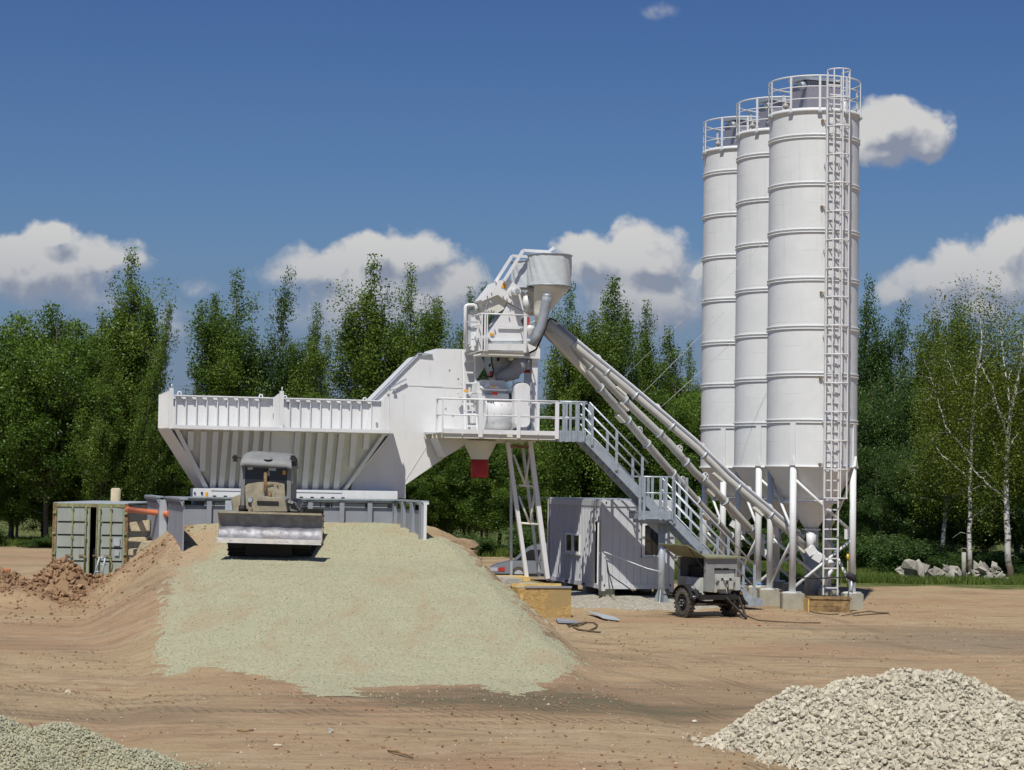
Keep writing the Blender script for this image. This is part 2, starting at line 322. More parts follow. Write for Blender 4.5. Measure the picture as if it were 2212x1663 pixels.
M['grit'] = gravelm('pad_gravel', (.30, .28, .22), (.44, .41, .34), (.2, .19, .16), 14.)
M['heapsoil'] = mat('heaped_soil', (.33, .20, .115), .97, var=.25, vscale=2, dirt=(.40, .30, .17), dirtamt=.35, bump=.8, bscale=6, spec=.1)
def rockm(name, c1, c2):
    m, n, b = _bsdf(name)
    at_ = n.n('ShaderNodeAttribute', attribute_name='tone').outputs['Fac']
    oi = n.n('ShaderNodeObjectInfo').outputs['Random']
    p = n.n('ShaderNodeTexCoord').outputs['Object']
    f = n.m('FRACT', n.m('ADD', at_, oi))
    c = n.mix(f, c1, c2)
    c = n.mix(n.m('MULTIPLY', n.ramp(n.noise(p, 22., 4), .45, .7), .3), c, tuple(x*.7 for x in c1))
    n.t.links.new(c, b.inputs['Base Color']); b.inputs['Roughness'].default_value = .92; b.inputs['Specular IOR Level'].default_value = .2
    return m
M['rock_w'] = rockm('limestone', (.455, .415, .31), (.61, .56, .435))
M['rock_g'] = rockm('greenish_gravel', (.33, .325, .215), (.47, .45, .32))
M['rock_s'] = rockm('soil_clods', (.21, .125, .068), (.36, .235, .135))
M['pebble'] = rockm('pebbles', (.34, .25, .17), (.55, .47, .37))
# ---------------------------------------------------------------- plant frame and measuring helpers
PHI = R(15); PU = Vector((math.cos(PHI), math.sin(PHI), 0)); PV = Vector((-math.sin(PHI), math.cos(PHI), 0)); PZ = Vector((0, 0, 1))
PO = Vector((0, 60, 0))
def pw(a, b, z): return PO+PU*a+PV*b+PZ*z
def loc(p): d = p-PO; return d.dot(PU), d.dot(PV), p.z
ZM = {'b': (2000, 640, 1.934), 'h': (360, 940, 2.949), 't': (1060, 600, 4.157), 'm': (1060, 840, 4.157), 'c': (1240, 1180, 3.352), 'f': (1700, 1100, 3.616),
      's': (1700, 140, 3.616), 'l': (0, 1180, 3.959), 'd': (520, 1110, 5.735), 'a': (1340, 780, 3.616), 'r': (1400, 900, 3.326), 'k': (1640, 1360, 8.315), 'g': (1740, 1300, 2.698), 'D': (0, 0, .8641)}
def zz(k, x, y):
    ox, oy, s = ZM[k]
    return (ox+x/s)/1.15732, (oy+y/s)/1.15732
def pb(k, x, y, b):
    d = ray(*zz(k, x, y)); o = (CO-PO).dot(PV)
    return CO+d*((b-o)/d.dot(PV))
def pa(k, x, y, a):
    d = ray(*zz(k, x, y)); o = (CO-PO).dot(PU)
    return CO+d*((a-o)/d.dot(PU))
def py_(k, x, y, Y): return at(*zz(k, x, y), Y)
WO = {}
def tag(o, label=None, cat=None, group=None, kind=None):
    if label: o['label'] = label
    if cat: o['category'] = cat
    if group: o['group'] = group
    if kind: o['kind'] = kind
    return o
def thing(name, label, cat, base, group=None):
    o = bpy.data.objects.new(name, None); COL.objects.link(o); o.location = base; WO[o.name] = Vector(base)
    return tag(o, label, cat, group)
def link_mesh(name, me, m, parent=None, base=None):
    o = bpy.data.objects.new(name, me); COL.objects.link(o)
    if m is not None: me.materials.append(m)
    if parent is not None: o.parent = parent; WO[o.name] = WO[parent.name].copy()
    else: WO[o.name] = Vector(base or (0, 0, 0)); o.location = WO[o.name]
    return o
class MB:
    def __init__(s): s.v = []; s.f = []; s.s = []
    def add(s, vs, fs, smooth=False):
        n = len(s.v); s.v += [Vector(v) for v in vs]
        for f in fs: s.f.append([i+n for i in f]); s.s.append(smooth)
        return s
    def hexa(s, p):   # 0-3 bottom loop, 4-7 top loop
        return s.add(p, [(0, 1, 2, 3), (4, 5, 6, 7), (0, 1, 5, 4), (1, 2, 6, 5), (2, 3, 7, 6), (3, 0, 4, 7)])
    def bx(s, c, ax, ay, az):   # centre and three half-vectors
        c = Vector(c)
        return s.hexa([c-ax-ay-az, c+ax-ay-az, c+ax+ay-az, c-ax+ay-az, c-ax-ay+az, c+ax-ay+az, c+ax+ay+az, c-ax+ay+az])
    def box(s, a0, a1, b0, b1, z0, z1, F=None):
        F = F or pw
        return s.hexa([F(a0, b0, z0), F(a1, b0, z0), F(a1, b1, z0), F(a0, b1, z0), F(a0, b0, z1), F(a1, b0, z1), F(a1, b1, z1), F(a0, b1, z1)])
    def bar(s, p, q, w, h=None, side=None):   # w across `side`, h the other way
        p = Vector(p); q = Vector(q); h = h or w; d = (q-p).normalized(); side = Vector(side) if side is not None else PU
        if abs(d.dot(side)) > .98: side = PV
        sv = (side-d*side.dot(d)).normalized(); t = d.cross(sv)
        return s.bx((p+q)/2, d*((q-p).length/2), sv*w/2, t*h/2)
    def tube(s, pts, r, n=8, cap=True):
        pts = [Vector(p) for p in pts]; rs = r if isinstance(r, (list, tuple)) else [r]*len(pts)
        base = []; up = None
        for i, p in enumerate(pts):
            d = (pts[min(i+1, len(pts)-1)]-pts[max(i-1, 0)]).normalized()
            if up is None: up = Vector((0, 0, 1)) if abs(d.z) < .9 else Vector((1, 0, 0))
            a = (up-d*up.dot(d)).normalized(); up = a; b = d.cross(a)
            base += [p+(a*math.cos(2*math.pi*k/n)+b*math.sin(2*math.pi*k/n))*rs[i] for k in range(n)]
        fs = [(i*n+k, i*n+(k+1) % n, (i+1)*n+(k+1) % n, (i+1)*n+k) for i in range(len(pts)-1) for k in range(n)]
        s.add(base, fs, True)
        if cap:
            m = len(s.v)-len(base)
            s.f.append([m+k for k in range(n)]); s.s.append(False)
            s.f.append([m+(len(pts)-1)*n+k for k in range(n)]); s.s.append(False)
        return s
    def cyl(s, p, q, r0, r1=None, n=24): return s.tube([p, q], [r0, r0 if r1 is None else r1], n)
    def lathe(s, c, prof, n=40, axis=None):   # prof: (r, z)
        c = Vector(c); vs = []
        for r, z in prof: vs += [c+Vector((r*math.cos(2*math.pi*k/n), r*math.sin(2*math.pi*k/n), z)) for k in range(n)]
        fs = [(i*n+k, i*n+(k+1) % n, (i+1)*n+(k+1) % n, (i+1)*n+k) for i in range(len(prof)-1) for k in range(n)]
        return s.add(vs, fs, True)
    def ring(s, c, rad, r, n=40, a0=0, a1=2*math.pi, m=6):
        full = abs(a1-a0-2*math.pi) < 1e-6
        pts = [Vector(c)+Vector((rad*math.cos(a0+(a1-a0)*k/n), rad*math.sin(a0+(a1-a0)*k/n), 0)) for k in range(n+1)]
        return s.tube(pts, r, m, cap=not full)
    def prism(s, pts, vec):
        pts = [Vector(p) for p in pts]; vec = Vector(vec); n = len(pts)
        return s.add(pts+[p+vec for p in pts], [tuple(range(n)), tuple(range(n, 2*n))]+[(i, (i+1) % n, n+(i+1) % n, n+i) for i in range(n)])
    def build(s, name, m, parent=None, label=None, cat=None, group=None, kind=None, bev=0, base=None):
        if parent is None and base is None:
            xs = [v.x for v in s.v]; ys = [v.y for v in s.v]; zs = [v.z for v in s.v]
            base = Vector(((min(xs)+max(xs))/2, (min(ys)+max(ys))/2, min(zs)))
        off = WO[parent.name] if parent is not None else Vector(base)
        me = bpy.data.meshes.new(name); me.from_pydata([v-off for v in s.v], [], s.f)
        bm = bmesh.new(); bm.from_mesh(me); bmesh.ops.recalc_face_normals(bm, faces=bm.faces)
        if bev: bmesh.ops.bevel(bm, geom=list(bm.edges), offset=bev, segments=2, affect='EDGES')
        bm.to_mesh(me); bm.free()
        if not bev:
            for p, k in zip(me.polygons, s.s): p.use_smooth = k
        me.update()
        o = link_mesh(name, me, M[m] if isinstance(m, str) else m, parent, base)
        return tag(o, label, cat, group, kind)
def dup(o, delta, parent=None):
    c = o.copy(); COL.objects.link(c)
    if parent is not None: c.parent = parent
    c.location = o.location+Vector(delta); WO[c.name] = WO[o.name]+Vector(delta)
    return c
def copy_tree(o, parent=None):
    c = o.copy(); COL.objects.link(c); c.parent = parent if parent is not None else None
    WO[c.name] = WO[o.name].copy()
    for ch in list(o.children): copy_tree(ch, c)
    return c
def lerp(p, q, t): return Vector(p)+(Vector(q)-Vector(p))*t

# ---------------------------------------------------------------- value noise and the lie of the land
def vnoise(x, y, seed=0):
    xi = np.floor(x).astype(np.int64); yi = np.floor(y).astype(np.int64); fx = x-xi; fy = y-yi
    fx = fx*fx*(3-2*fx); fy = fy*fy*(3-2*fy)
    def h(a, b):
        n = (a*374761393+b*668265263+seed*974634777) & 0x7fffffff
        n = (n ^ (n >> 13))*1274126177 & 0x7fffffff
        return ((n ^ (n >> 16)) & 0xffff)/65535.0
    return (h(xi, yi)*(1-fx)+h(xi+1, yi)*fx)*(1-fy)+(h(xi, yi+1)*(1-fx)+h(xi+1, yi+1)*fx)*fy*1.0
def fbm(x, y, o=4, seed=0, g=.5):
    t = 0; a = 1; n = 0
    for i in range(o): t = t+a*(vnoise(x*2**i, y*2**i, seed+i)-.5); n += a; a *= g
    return t/n
def sst(x, a, b):
    t = np.clip((x-a)/(b-a), 0, 1); return t*t*(3-2*t)
def g(x, y):
    x = np.asarray(x, float); y = np.asarray(y, float)
    a = x*PU.x+(y-60)*PU.y; b = x*PV.x+(y-60)*PV.y
    base = -.13+.13*sst(-x, 4, 9)+.12*sst(y, 66, 76)+.30*np.exp(-(((x-3.6)/2.9)**2+((y-64.0)/4.0)**2)**2)
    base = base+.42*np.exp(-(((x+13.8)/3.0)**2+((y-67)/3.6)**2)**2)
    base = base+.22*fbm(x*.16, y*.22, 3, 3)*sst(-np.abs(x-6), -22, -8)*sst(-y, -58, -50)
    H = 2.38*np.clip((y-36.8)/23.0, 0, 1.0)
    H = H-.17*np.exp(-((y-53.0)/2.6)**2)
    H = H*sst(-b, -1.95, -1.3)
    cx = -6.3+(60-y)*.1636; w = 3.95+0*y
    s = x-cx; k = .62+.28*sst(y, 51, 55)-.20*sst(-y, -50, -42)
    rim = np.maximum(0, np.abs(s)-w-.35*fbm(x*.5, y*.4, 2, 9))
    inside = (a > -10.1) & (a < -3.2)
    rr_ = .42*rim+.72*np.maximum(0, rim-.75)
    ramp = H-np.where(s > 0, rr_, rim*k)-.08*np.clip(np.abs(s)/w, 0, 1)**4+.10*fbm(x*.35, y*.25, 3, 17)*sst(H, .1, .8)
    # the ramp dips where it spills out at the foot
    m = np.maximum(base, ramp); d = np.abs(base-ramp)
    z = m+np.maximum(0, .18-d)**2/.72
    # soil heaps left of the ramp
    hp = 0
    for (hx, hy, hr, hh) in ((-12.7, 57.0, 1.2, 1.0), (-14.4, 56.2, 1.4, .85), (-11.3, 56.0, 1.0, .55), (-16.5, 57, 1.5, .7), (-13.4, 54.6, 1.3, .45)):
        hp = np.maximum(hp, hh*np.exp(-((x-hx)**2+((y-hy)*1.0)**2)/(2*(hr*.62)**2)))
    z = z+hp*(1+.8*fbm(x*1.5, y*1.5, 3, 21))
    rough = .030+.05*np.clip(hp*2, 0, 1)+.05*sst(ramp-base, .05, .5)*sst(rim, .05, .6)
    z = z+rough*fbm(x*1.1, y*1.1, 4, 5, .6)*2*sst(-y, -100, -75)
    # wheel ruts across the yard in front
    ru = np.sin((y-30-.02*(x-3)**2+.9*fbm(x*.15, y*.1, 2, 44))*2.1)
    z = z+.035*ru*sst(y, 27, 30)*sst(-y, -44, -38)*sst(-(ramp-base), -.05, .1)
    return z
def gz(x, y): return float(g(np.array([x]), np.array([y]))[0])
def gnd(k, x, y, y0=20., y1=130.):
    d = ray(*zz(k, x, y)); d = d/d.y
    ys = np.arange(y0, y1, .05); zz_ = CAMZ+d.z*ys; gg = g(d.x*ys, ys)
    i = np.argmax(zz_ < gg) if (zz_ < gg).any() else len(ys)-1
    return Vector((d.x*ys[i], ys[i], gg[i]))
def grid_mesh(name, xs, ys, zf, m, parent=None):
    X, Y = np.meshgrid(xs, ys); Z = zf(X, Y)
    nx, ny = len(xs), len(ys)
    v = np.stack([X, Y, Z], -1).reshape(-1, 3).astype(np.float32)
    i = (np.arange(ny-1)[:, None]*nx+np.arange(nx-1)[None, :]).reshape(-1)
    f = np.stack([i, i+1, i+nx+1, i+nx], -1)
    return mesh_np(name, v, f, m, parent, smooth=True)
def mesh_np(name, v, f, m, parent=None, smooth=False, tone=None, base=None):
    me = bpy.data.meshes.new(name); nv = len(v); nf = len(f); k = f.shape[1]
    me.vertices.add(nv); me.vertices.foreach_set('co', np.ascontiguousarray(v, np.float32).ravel())
    me.loops.add(nf*k); me.loops.foreach_set('vertex_index', np.ascontiguousarray(f, np.int32).ravel())
    me.polygons.add(nf); me.polygons.foreach_set('loop_start', np.arange(0, nf*k, k, dtype=np.int32))
    me.polygons.foreach_set('use_smooth', np.full(nf, smooth))
    if tone is not None:
        at_ = me.attributes.new('tone', 'FLOAT', 'POINT'); at_.data.foreach_set('value', np.ascontiguousarray(tone, np.float32))
    me.update(calc_edges=True); me.validate()
    return link_mesh(name, me, M[m] if isinstance(m, str) else m, parent, base)
def in_poly(px, py, poly):
    c = np.zeros(px.shape, bool); n = len(poly)
    for i in range(n):
        x0, y0 = poly[i]; x1, y1 = poly[(i+1) % n]
        if y0 == y1: continue
        t = ((y0 > py) != (y1 > py)) & (px < (x1-x0)*(py-y0)/(y1-y0)+x0); c ^= t
    return c
def sdist(px, py, poly):
    d = np.full(px.shape, 1e9); n = len(poly)
    for i in range(n):
        x0, y0 = poly[i]; x1, y1 = poly[(i+1) % n]; dx, dy = x1-x0, y1-y0
        t = np.clip(((px-x0)*dx+(py-y0)*dy)/(dx*dx+dy*dy+1e-9), 0, 1)
        d = np.minimum(d, np.hypot(px-x0-t*dx, py-y0-t*dy))
    return np.where(in_poly(px, py, poly), d, -d)
# rocks: a few convex hulls, tiled by numpy
def rock_shape(seed, npts=11, flat=.75):
    rs = np.random.RandomState(seed); p = rs.normal(size=(npts, 3)); p /= np.linalg.norm(p, axis=1)[:, None]
    p *= rs.uniform(.75, 1.1, (npts, 1)); p *= np.array([1, .8, flat])
    bm = bmesh.new(); vs = [bm.verts.new(q) for q in p]; r_ = bmesh.ops.convex_hull(bm, input=vs)
    bmesh.ops.delete(bm, geom=[e for e in r_['geom_interior'] if isinstance(e, bmesh.types.BMVert)], context='VERTS')
    bm.verts.index_update(); bmesh.ops.triangulate(bm, faces=bm.faces)
    v = np.array([q.co[:] for q in bm.verts]); f = np.array([[q.index for q in t.verts] for t in bm.faces]); bm.free()
    return v, f
ROCKS = [rock_shape(i, 11+i % 4) for i in range(12)]
def rot_rand(rs, n):
    q = rs.normal(size=(n, 4)); q /= np.linalg.norm(q, axis=1)[:, None]; w, x, y, z = q.T
    return np.stack([1-2*(y*y+z*z), 2*(x*y-z*w), 2*(x*z+y*w), 2*(x*y+z*w), 1-2*(x*x+z*z), 2*(y*z-x*w), 2*(x*z-y*w), 2*(y*z+x*w), 1-2*(x*x+y*y)], -1).reshape(n, 3, 3)
def scatter_rocks(name, P, S, m, parent=None, seed=1):
    rs = np.random.RandomState(seed); n = len(P); Rm = rot_rand(rs, n); T = rs.rand(n); kind = rs.randint(0, len(ROCKS), n)
    vs, fs, ts = [], [], []; off = 0
    base = WO[parent.name] if parent is not None else Vector((0, 0, 0))
    for k, (rv, rf) in enumerate(ROCKS):
        idx = np.where(kind == k)[0]
        if not len(idx): continue
        q = np.einsum('nij,vj->nvi', Rm[idx], rv)*S[idx][:, None, None]+P[idx][:, None, :]-np.array(base[:])
        vs.append(q.reshape(-1, 3)); ts.append(np.repeat(T[idx], len(rv)))
        fs.append((rf[None]+(np.arange(len(idx))*len(rv))[:, None, None]+off).reshape(-1, 3)); off += len(idx)*len(rv)
    return mesh_np(name, np.concatenate(vs), np.concatenate(fs), m, parent, tone=np.concatenate(ts))
# ---------------------------------------------------------------- ground sheet
def axis_vals(segs):
    out = []
    for a, b, st in segs: out += list(np.arange(a, b, st))
    return np.array(sorted(set(np.round(out+[segs[-1][1]], 4))))
gx = axis_vals([(-3000, -400, 650), (-400, -60, 40), (-60, -19, 2.5), (-19, -3, .16), (-3, 15, .25), (15, 40, .8), (40, 90, 6), (90, 400, 60), (400, 3000, 650)])
gy = axis_vals([(-200, 10, 30), (10, 22, 2), (22, 50, .2), (50, 63, .14), (63, 80, .5), (80, 130, 2), (130, 400, 45), (400, 4000, 600)])
tag(grid_mesh('ground', gx, gy, g, 'ground'), kind='structure')
# gravel running down the ramp, laid a few centimetres thick on the soil
gp = [(400, 1135), (385, 1200), (372, 1260), (352, 1330), (345, 1420), (368, 1458), (405, 1450), (425, 1438), (470, 1446), (560, 1462), (640, 1476), (660, 1500), (745, 1512), (835, 1524), (850, 1519), (780, 1500), (760, 1486), (900, 1480), (1040, 1478), (1065, 1492), (1115, 1502), (1170, 1488), (1150, 1476), (1210, 1458), (1253, 1440), (1225, 1402), (1150, 1338), (1055, 1235), (985, 1172), (928, 1148)]
GP = [(q.x, q.y) for q in (gnd('D', *p) for p in gp)]
GP[0] = (-9.3, 59.0); GP[-1] = (-2.6, 57.4); GP.append((-3.5, 60.6)); GP.append((-9.7, 58.9))
def gravel_z(X, Y):
    s = sdist(X, Y, GP)+.30*fbm(X*1.3, Y*1.3, 4, 31, .65)+.55*fbm(X*4, Y*4, 3, 32, .8)
    return g(X, Y)+np.clip(s*.035, -.04, .022)+.006*fbm(X*6, Y*6, 2, 8)
def fine_sheet(name, x0, x1, y0, y1, st, zf, m, keep):
    xs = np.arange(x0, x1, st); ys = np.arange(y0, y1, st); X, Y = np.meshgrid(xs, ys); Z = zf(X, Y)
    nx, ny = len(xs), len(ys); K = keep(X, Y)
    i = (np.arange(ny-1)[:, None]*nx+np.arange(nx-1)[None, :]); kk = (K[:-1, :-1] & K[1:, 1:]).reshape(-1); i = i.reshape(-1)[kk]
    f = np.stack([i, i+1, i+nx+1, i+nx], -1); u, inv = np.unique(f, return_inverse=True)
    v = np.stack([X, Y, Z], -1).reshape(-1, 3)[u]
    return mesh_np(name, v, inv.reshape(f.shape), m, None, smooth=True)
tag(fine_sheet('ramp_gravel', -11, 3, 33.5, 62, .10, gravel_z, 'gravel', lambda X, Y: sdist(X, Y, GP) > -.5),
    'pale greenish gravel spread down the earth ramp below the bulldozer', 'gravel', kind='stuff')
PP = [(2.2, 59.9), (4.0, 59.4), (5.6, 59.8), (6.0, 60.6), (7, 61.5), (7, 64.5), (1.2, 66), (1.3, 61)]
tag(fine_sheet('gravel_pad', 0, 10, 56, 68, .12, lambda X, Y: g(X, Y)+np.clip((sdist(X, Y, PP)+.5*fbm(X*1.1, Y*1.1, 3, 61))*.12, -.06, .05), 'grit', lambda X, Y: sdist(X, Y, PP) > -.6),
    'grey gravel bedding under the site cabin and around its foot', 'gravel', kind='stuff')
rs = np.random.RandomState(5)
# loose grains on the ramp gravel
n = 20000; x = rs.uniform(-10.5, 2.5, n); y = rs.uniform(34, 61, n); k = sdist(x, y, GP)+.3*fbm(x*1.3, y*1.3, 4, 31, .65) > -.10; x, y = x[k], y[k]
S = rs.uniform(.010, .024, len(x)); P = np.stack([x, y, gravel_z(x, y)+S*.2], -1)
tag(scatter_rocks('gravel_grains', P, S, 'rock_g', seed=2), 'loose gravel grains scattered over the ramp surface', 'gravel', kind='stuff')
n = 26000; x = rs.uniform(-11, 3.2, n); y = rs.uniform(33.2, 60, n); s_ = sdist(x, y, GP); k = (s_ < .15) & (rs.rand(n) < np.exp(s_*1.6)*.55); x, y = x[k], y[k]; S = rs.uniform(.010, .022, len(x)); P = np.stack([x, y, g(x, y)+S*.3], -1)
tag(scatter_rocks('spilled_gravel', P, S, 'rock_g', seed=22), 'gravel grains spilled onto the soil around the ramp edges', 'gravel', kind='stuff')
# pebbles and crumbs on the yard
n = 15000; x = rs.uniform(-10, 14, n); y = 24+46*rs.rand(n)**1.6; nz = fbm(x*.35, y*.35, 3, 77); k = (nz+rs.uniform(-.22, .22, n) > -.02) & (sdist(x, y, GP) < 0)
x, y = x[k], y[k]; S = .008+.022*rs.rand(len(x))**4; P = np.stack([x, y, g(x, y)+S*.25], -1)
tag(scatter_rocks('pebbles', P, S, 'pebble', seed=3), 'pale pebbles and crumbs strewn over the sandy yard', 'pebbles', kind='stuff')
n = 20000; x = rs.uniform(-10, 14, n); y = 24+42*rs.rand(n)**1.4; nz = fbm(x*.4, y*.5, 3, 78); k = (nz+rs.uniform(-.15, .15, n) > .03) & (sdist(x, y, GP) < .0)
x, y = x[k], y[k]; S = .010+.03*rs.rand(len(x))**4; P = np.stack([x, y, g(x, y)+S*.2], -1)
tag(scatter_rocks('soil_crumbs', P, S, 'rock_s', seed=4), 'small brown crumbs of soil lying on the yard', 'soil', kind='stuff')
# clods on the heaps left of the ramp and down the earth bank
n = 30000; x = rs.uniform(-17.5, -8.5, n); y = rs.uniform(48, 59.8, n)
hpz = g(x, y); band = np.exp(-((x+13.6)/2.7)**2-((y-56.6)/1.9)**2); k = rs.rand(n) < band*.8+.035
x, y = x[k], y[k]; bb = band[k]; S = (.02+.12*rs.rand(len(x))**4)*(.45+.75*bb); P = np.stack([x, y, g(x, y)+S*.3], -1)
tag(scatter_rocks('soil_clods', P, S, 'rock_s', seed=6), 'lumpy brown clods of dug soil heaped left of the gravel ramp', 'soil', kind='stuff')
# single stones lying in the foreground
for k, (px, py, r, mt, lab) in enumerate([(707, 1583, .085, 'rubble', 'flat tan stone lying alone on the foreground soil left of centre'), (600, 1613, .06, 'rock_w', 'small whitish stone left of the flat tan stone'),
        (148, 1500, .10, 'slab', 'rounded tan stone above the small gravel heap at lower left'), (690, 1537 - 50, .05, 'rock_w', 'pale stone just in front of the gravel ramp foot'),
        (1800, 1447, .04, 'rock_w', 'small pale stone left of the big limestone pile top'), (1500, 1560, .05, 'rock_w', 'pale stone at the left edge of the limestone pile'),
        (1640, 1365 - 13, .05, 'redp', 'reddish brick fragment on the soil behind the trailer')]):
    q = gnd('D', px, py); v, f = ROCKS[k]; b = MB(); b.add([Vector(t)*r*1.2+q+Vector((0, 0, r*.25)) for t in v*np.array([1, .8, .6])], [tuple(t) for t in f])
    b.build('stone', mt, None, lab, 'stone')

def stone_pile(name, label, peaks, rmin, rmax, spacing, m, seed, x0, x1, y0, y1, core, nsing):
    def hz(x, y):
        h = -1.0
        for (px_, py_2, hh, sl) in peaks: h = np.maximum(h, hh-sl*(np.sqrt((x-px_)**2+(y-py_2)**2+.16)-.33))
        h = h+.10*fbm(x*.9, y*.9, 3, seed)*np.clip(h*2+.5, 0, 1)
        return h
    t = thing(name, label, 'stone pile', (peaks[0][0], peaks[0][1], gz(peaks[0][0], peaks[0][1])))
    xs = np.arange(x0, x1, .06); ys = np.arange(y0, y1, .06); X, Y = np.meshgrid(xs, ys); Z = g(X, Y)+hz(X, Y)-rmin*.6
    nx, ny = len(xs), len(ys); K = hz(X, Y) > -.15
    i = (np.arange(ny-1)[:, None]*nx+np.arange(nx-1)[None, :]); kk = (K[:-1, :-1] & K[1:, 1:]).reshape(-1); i = i.reshape(-1)[kk]
    f = np.stack([i, i+1, i+nx+1, i+nx], -1); u, inv = np.unique(f, return_inverse=True)
    v = np.stack([X, Y, Z], -1).reshape(-1, 3)[u]-np.array(WO[t.name][:])
    tag(mesh_np('pile_core', v, inv.reshape(f.shape), core, t, smooth=True), kind='stuff')
    r_ = np.random.RandomState(seed)
    gx_, gy_ = np.meshgrid(np.arange(x0, x1, spacing), np.arange(y0, y1, spacing)); x = gx_.ravel()+r_.uniform(-.5, .5, gx_.size)*spacing; y = gy_.ravel()+r_.uniform(-.5, .5, gx_.size)*spacing
    x = np.concatenate([x, x+r_.uniform(-.5, .5, x.size)*spacing]); y = np.concatenate([y, y+r_.uniform(-.5, .5, y.size)*spacing])
    h = hz(x, y); keep = (h > -.02) | ((h > -.32) & (r_.rand(len(x)) < .13*(1+h/.32)))
    x, y, h = x[keep], y[keep], np.maximum(h[keep], 0); S = rmin+(rmax-rmin)*r_.rand(len(x))**1.8
    P = np.stack([x, y, g(x, y)+h+r_.uniform(-.3, .7, len(x))*S*.8], -1)
    # visible stones nearest the camera are single parts, the rest one mass
    D = np.hypot(P[:, 0], P[:, 1]); pxx = 1106+P[:, 0]/P[:, 1]*FOC; pyy = 1045-(P[:, 2]-CAMZ)/P[:, 1]*FOC
    vis = (pxx > -5) & (pxx < 2217) & (pyy < 1668) & (pyy > 0)
    sc = np.where(vis, S/D*(.3+h), 0); order = np.argsort(-sc); sing = order[:nsing]; rest = np.setdiff1d(np.arange(len(x)), sing)
    tag(scatter_rocks('loose_stones', P[rest], S[rest], m, t, seed+1), kind='stuff')
    if nsing:
        base = []
        for k, (rv, rf) in enumerate(ROCKS):
            me = bpy.data.meshes.new('stone'); me.from_pydata([tuple(q) for q in rv], [], [tuple(int(c) for c in q) for q in rf])
            at_ = me.attributes.new('tone', 'FLOAT', 'POINT'); me.materials.append(M[m]); base.append(me)
        for c, j in enumerate(sing):
            o = bpy.data.objects.new('stone', base[c % len(base)]); COL.objects.link(o); o.parent = t
            o.location = Vector(P[j])-WO[t.name]; o.rotation_euler = r_.uniform(0, 6.28, 3); o.scale = (S[j],)*3
    return t
stone_pile('limestone_pile', 'big pile of coarse pale crushed limestone at the lower right', [(4.35, 28.9, .92, .74), (5.1, 29.05, 1.05, .66), (5.85, 29.2, 1.18, .62), (6.3, 29.0, 1.15, .62), (4.9, 27.3, .80, .72), (5.8, 27.0, .88, .64), (6.9, 27.2, .88, .6), (5.3, 25.8, .66, .72), (6.5, 25.5, .74, .6)],
           .026, .070, .068, 'rock_w', 11, 1.6, 9.2, 24.2, 31.6, 'pilecore', 300)
stone_pile('gravel_heap', 'small heap of fine greenish gravel in the lower left corner', [(-6.75, 25.6, .70, .62), (-5.65, 25.4, .63, .66), (-4.85, 25.15, .34, .6), (-6.2, 24.3, .6, .6)],
           .018, .034, .040, 'rock_g', 12, -8.0, -3.6, 22.6, 26.9, 'gravel', 300)
random.seed(3)
def vec_b(d): return PV*d
# ---------------------------------------------------------------- retaining wall round the ramp head
t = thing('retaining_wall', 'blue grey steel retaining wall with top rail around the ramp head', 'retaining wall', pw(-6.5, 1.9, 1.9))
def wz(k, x, y, b): return pb(k, x, y, b).z
topz = 3.08; pan = pb('h', 1250, 964, 1.05).z
aL, aR, bw = -10.1, -3.25, 1.05
xs = [aL, -8.9, -7.3, -5.9, -4.95, -4.1, aR]
for i in range(len(xs)-1):
    MB().box(xs[i]+.03, xs[i+1]-.03, bw+.02, bw+.06, 1.5, pan).build('panel', 'wall', t)
for x in xs[1:-1]:
    m_ = MB(); m_.box(x-.02, x+.02, bw-.10, bw+.02, 1.6, topz-.06); m_.box(x-.07, x+.07, bw-.115, bw-.10, 1.6, topz-.06); m_.build('post', 'wall', t)
m_ = MB(); m_.box(aL-.02, aR+.05, bw-.16, bw+.05, topz-.045, topz); m_.box(aL-.02, aR+.05, bw-.06, bw-.03, topz-.12, topz-.045); m_.build('rail', 'galv', t)
def wing(a, b0, b1, z0, side, zt=topz, fac=1, posts=True):   # a wing wall running back along the plant's depth
    n_ = max(2, int(abs(b1-b0)/1.15)); bs = [b0+(b1-b0)*i/n_ for i in range(n_+1)]
    for i in range(n_): MB().box(a, a+.04, bs[i]+.03, bs[i+1]-.03, z0, zt-.12-(.16 if fac > 1 else 0)).build('panel', 'wall', t)
    m_ = MB(); m_.box(a-.10, a+.12, b0-.05, b1+.03, zt-.045, zt); m_.box(a-.02, a+.02, b0-.03, b1, zt-.12, zt-.045); m_.build('rail', 'galv', t)
    for b in bs:
        if posts: m_ = MB(); m_.box(a-.13, a, b-.02, b+.02, z0+.1, zt-.06); m_.box(a-.145, a-.13, b-.06, b+.06, z0+.1, zt-.06); m_.build('post', 'wall', t)
    for i in range(0 if posts else 2*n_+1):
        b = b0+(b1-b0)*i/(2*n_)
        k_ = MB(); k_.prism([pw(a-.001, b-.02, zt-.05), pw(a-.12, b-.02, zt-.05), pw(a-.001, b-.02, zt-.26)], vec_b(.03)); k_.build('bracket', 'wall', t)
wing(aR, -2.75, bw-.05, 1.3, 1, fac=2)
MB().box(aR-.04, aR+.04, -2.90, -2.78, 1.4, topz-.1).build('end_post', 'white', t)
MB().box(aR-.05, aR+.10, -2.9, -2.0, topz-.10, topz-.047).build('end_rail', 'white', t)
wing(aL, -3.5, bw-.05, 1.0, -1, posts=False)
MB().box(aL-.24, aL-.02, bw-.10, bw-.06, .6, topz-.1).build('sunlit_jog_panel', 'galv2', t)  # lighter sheet: sunlight on this front-facing side is put into the colour
wing(aL-.24, bw, 5.2, .6, -1, posts=False)

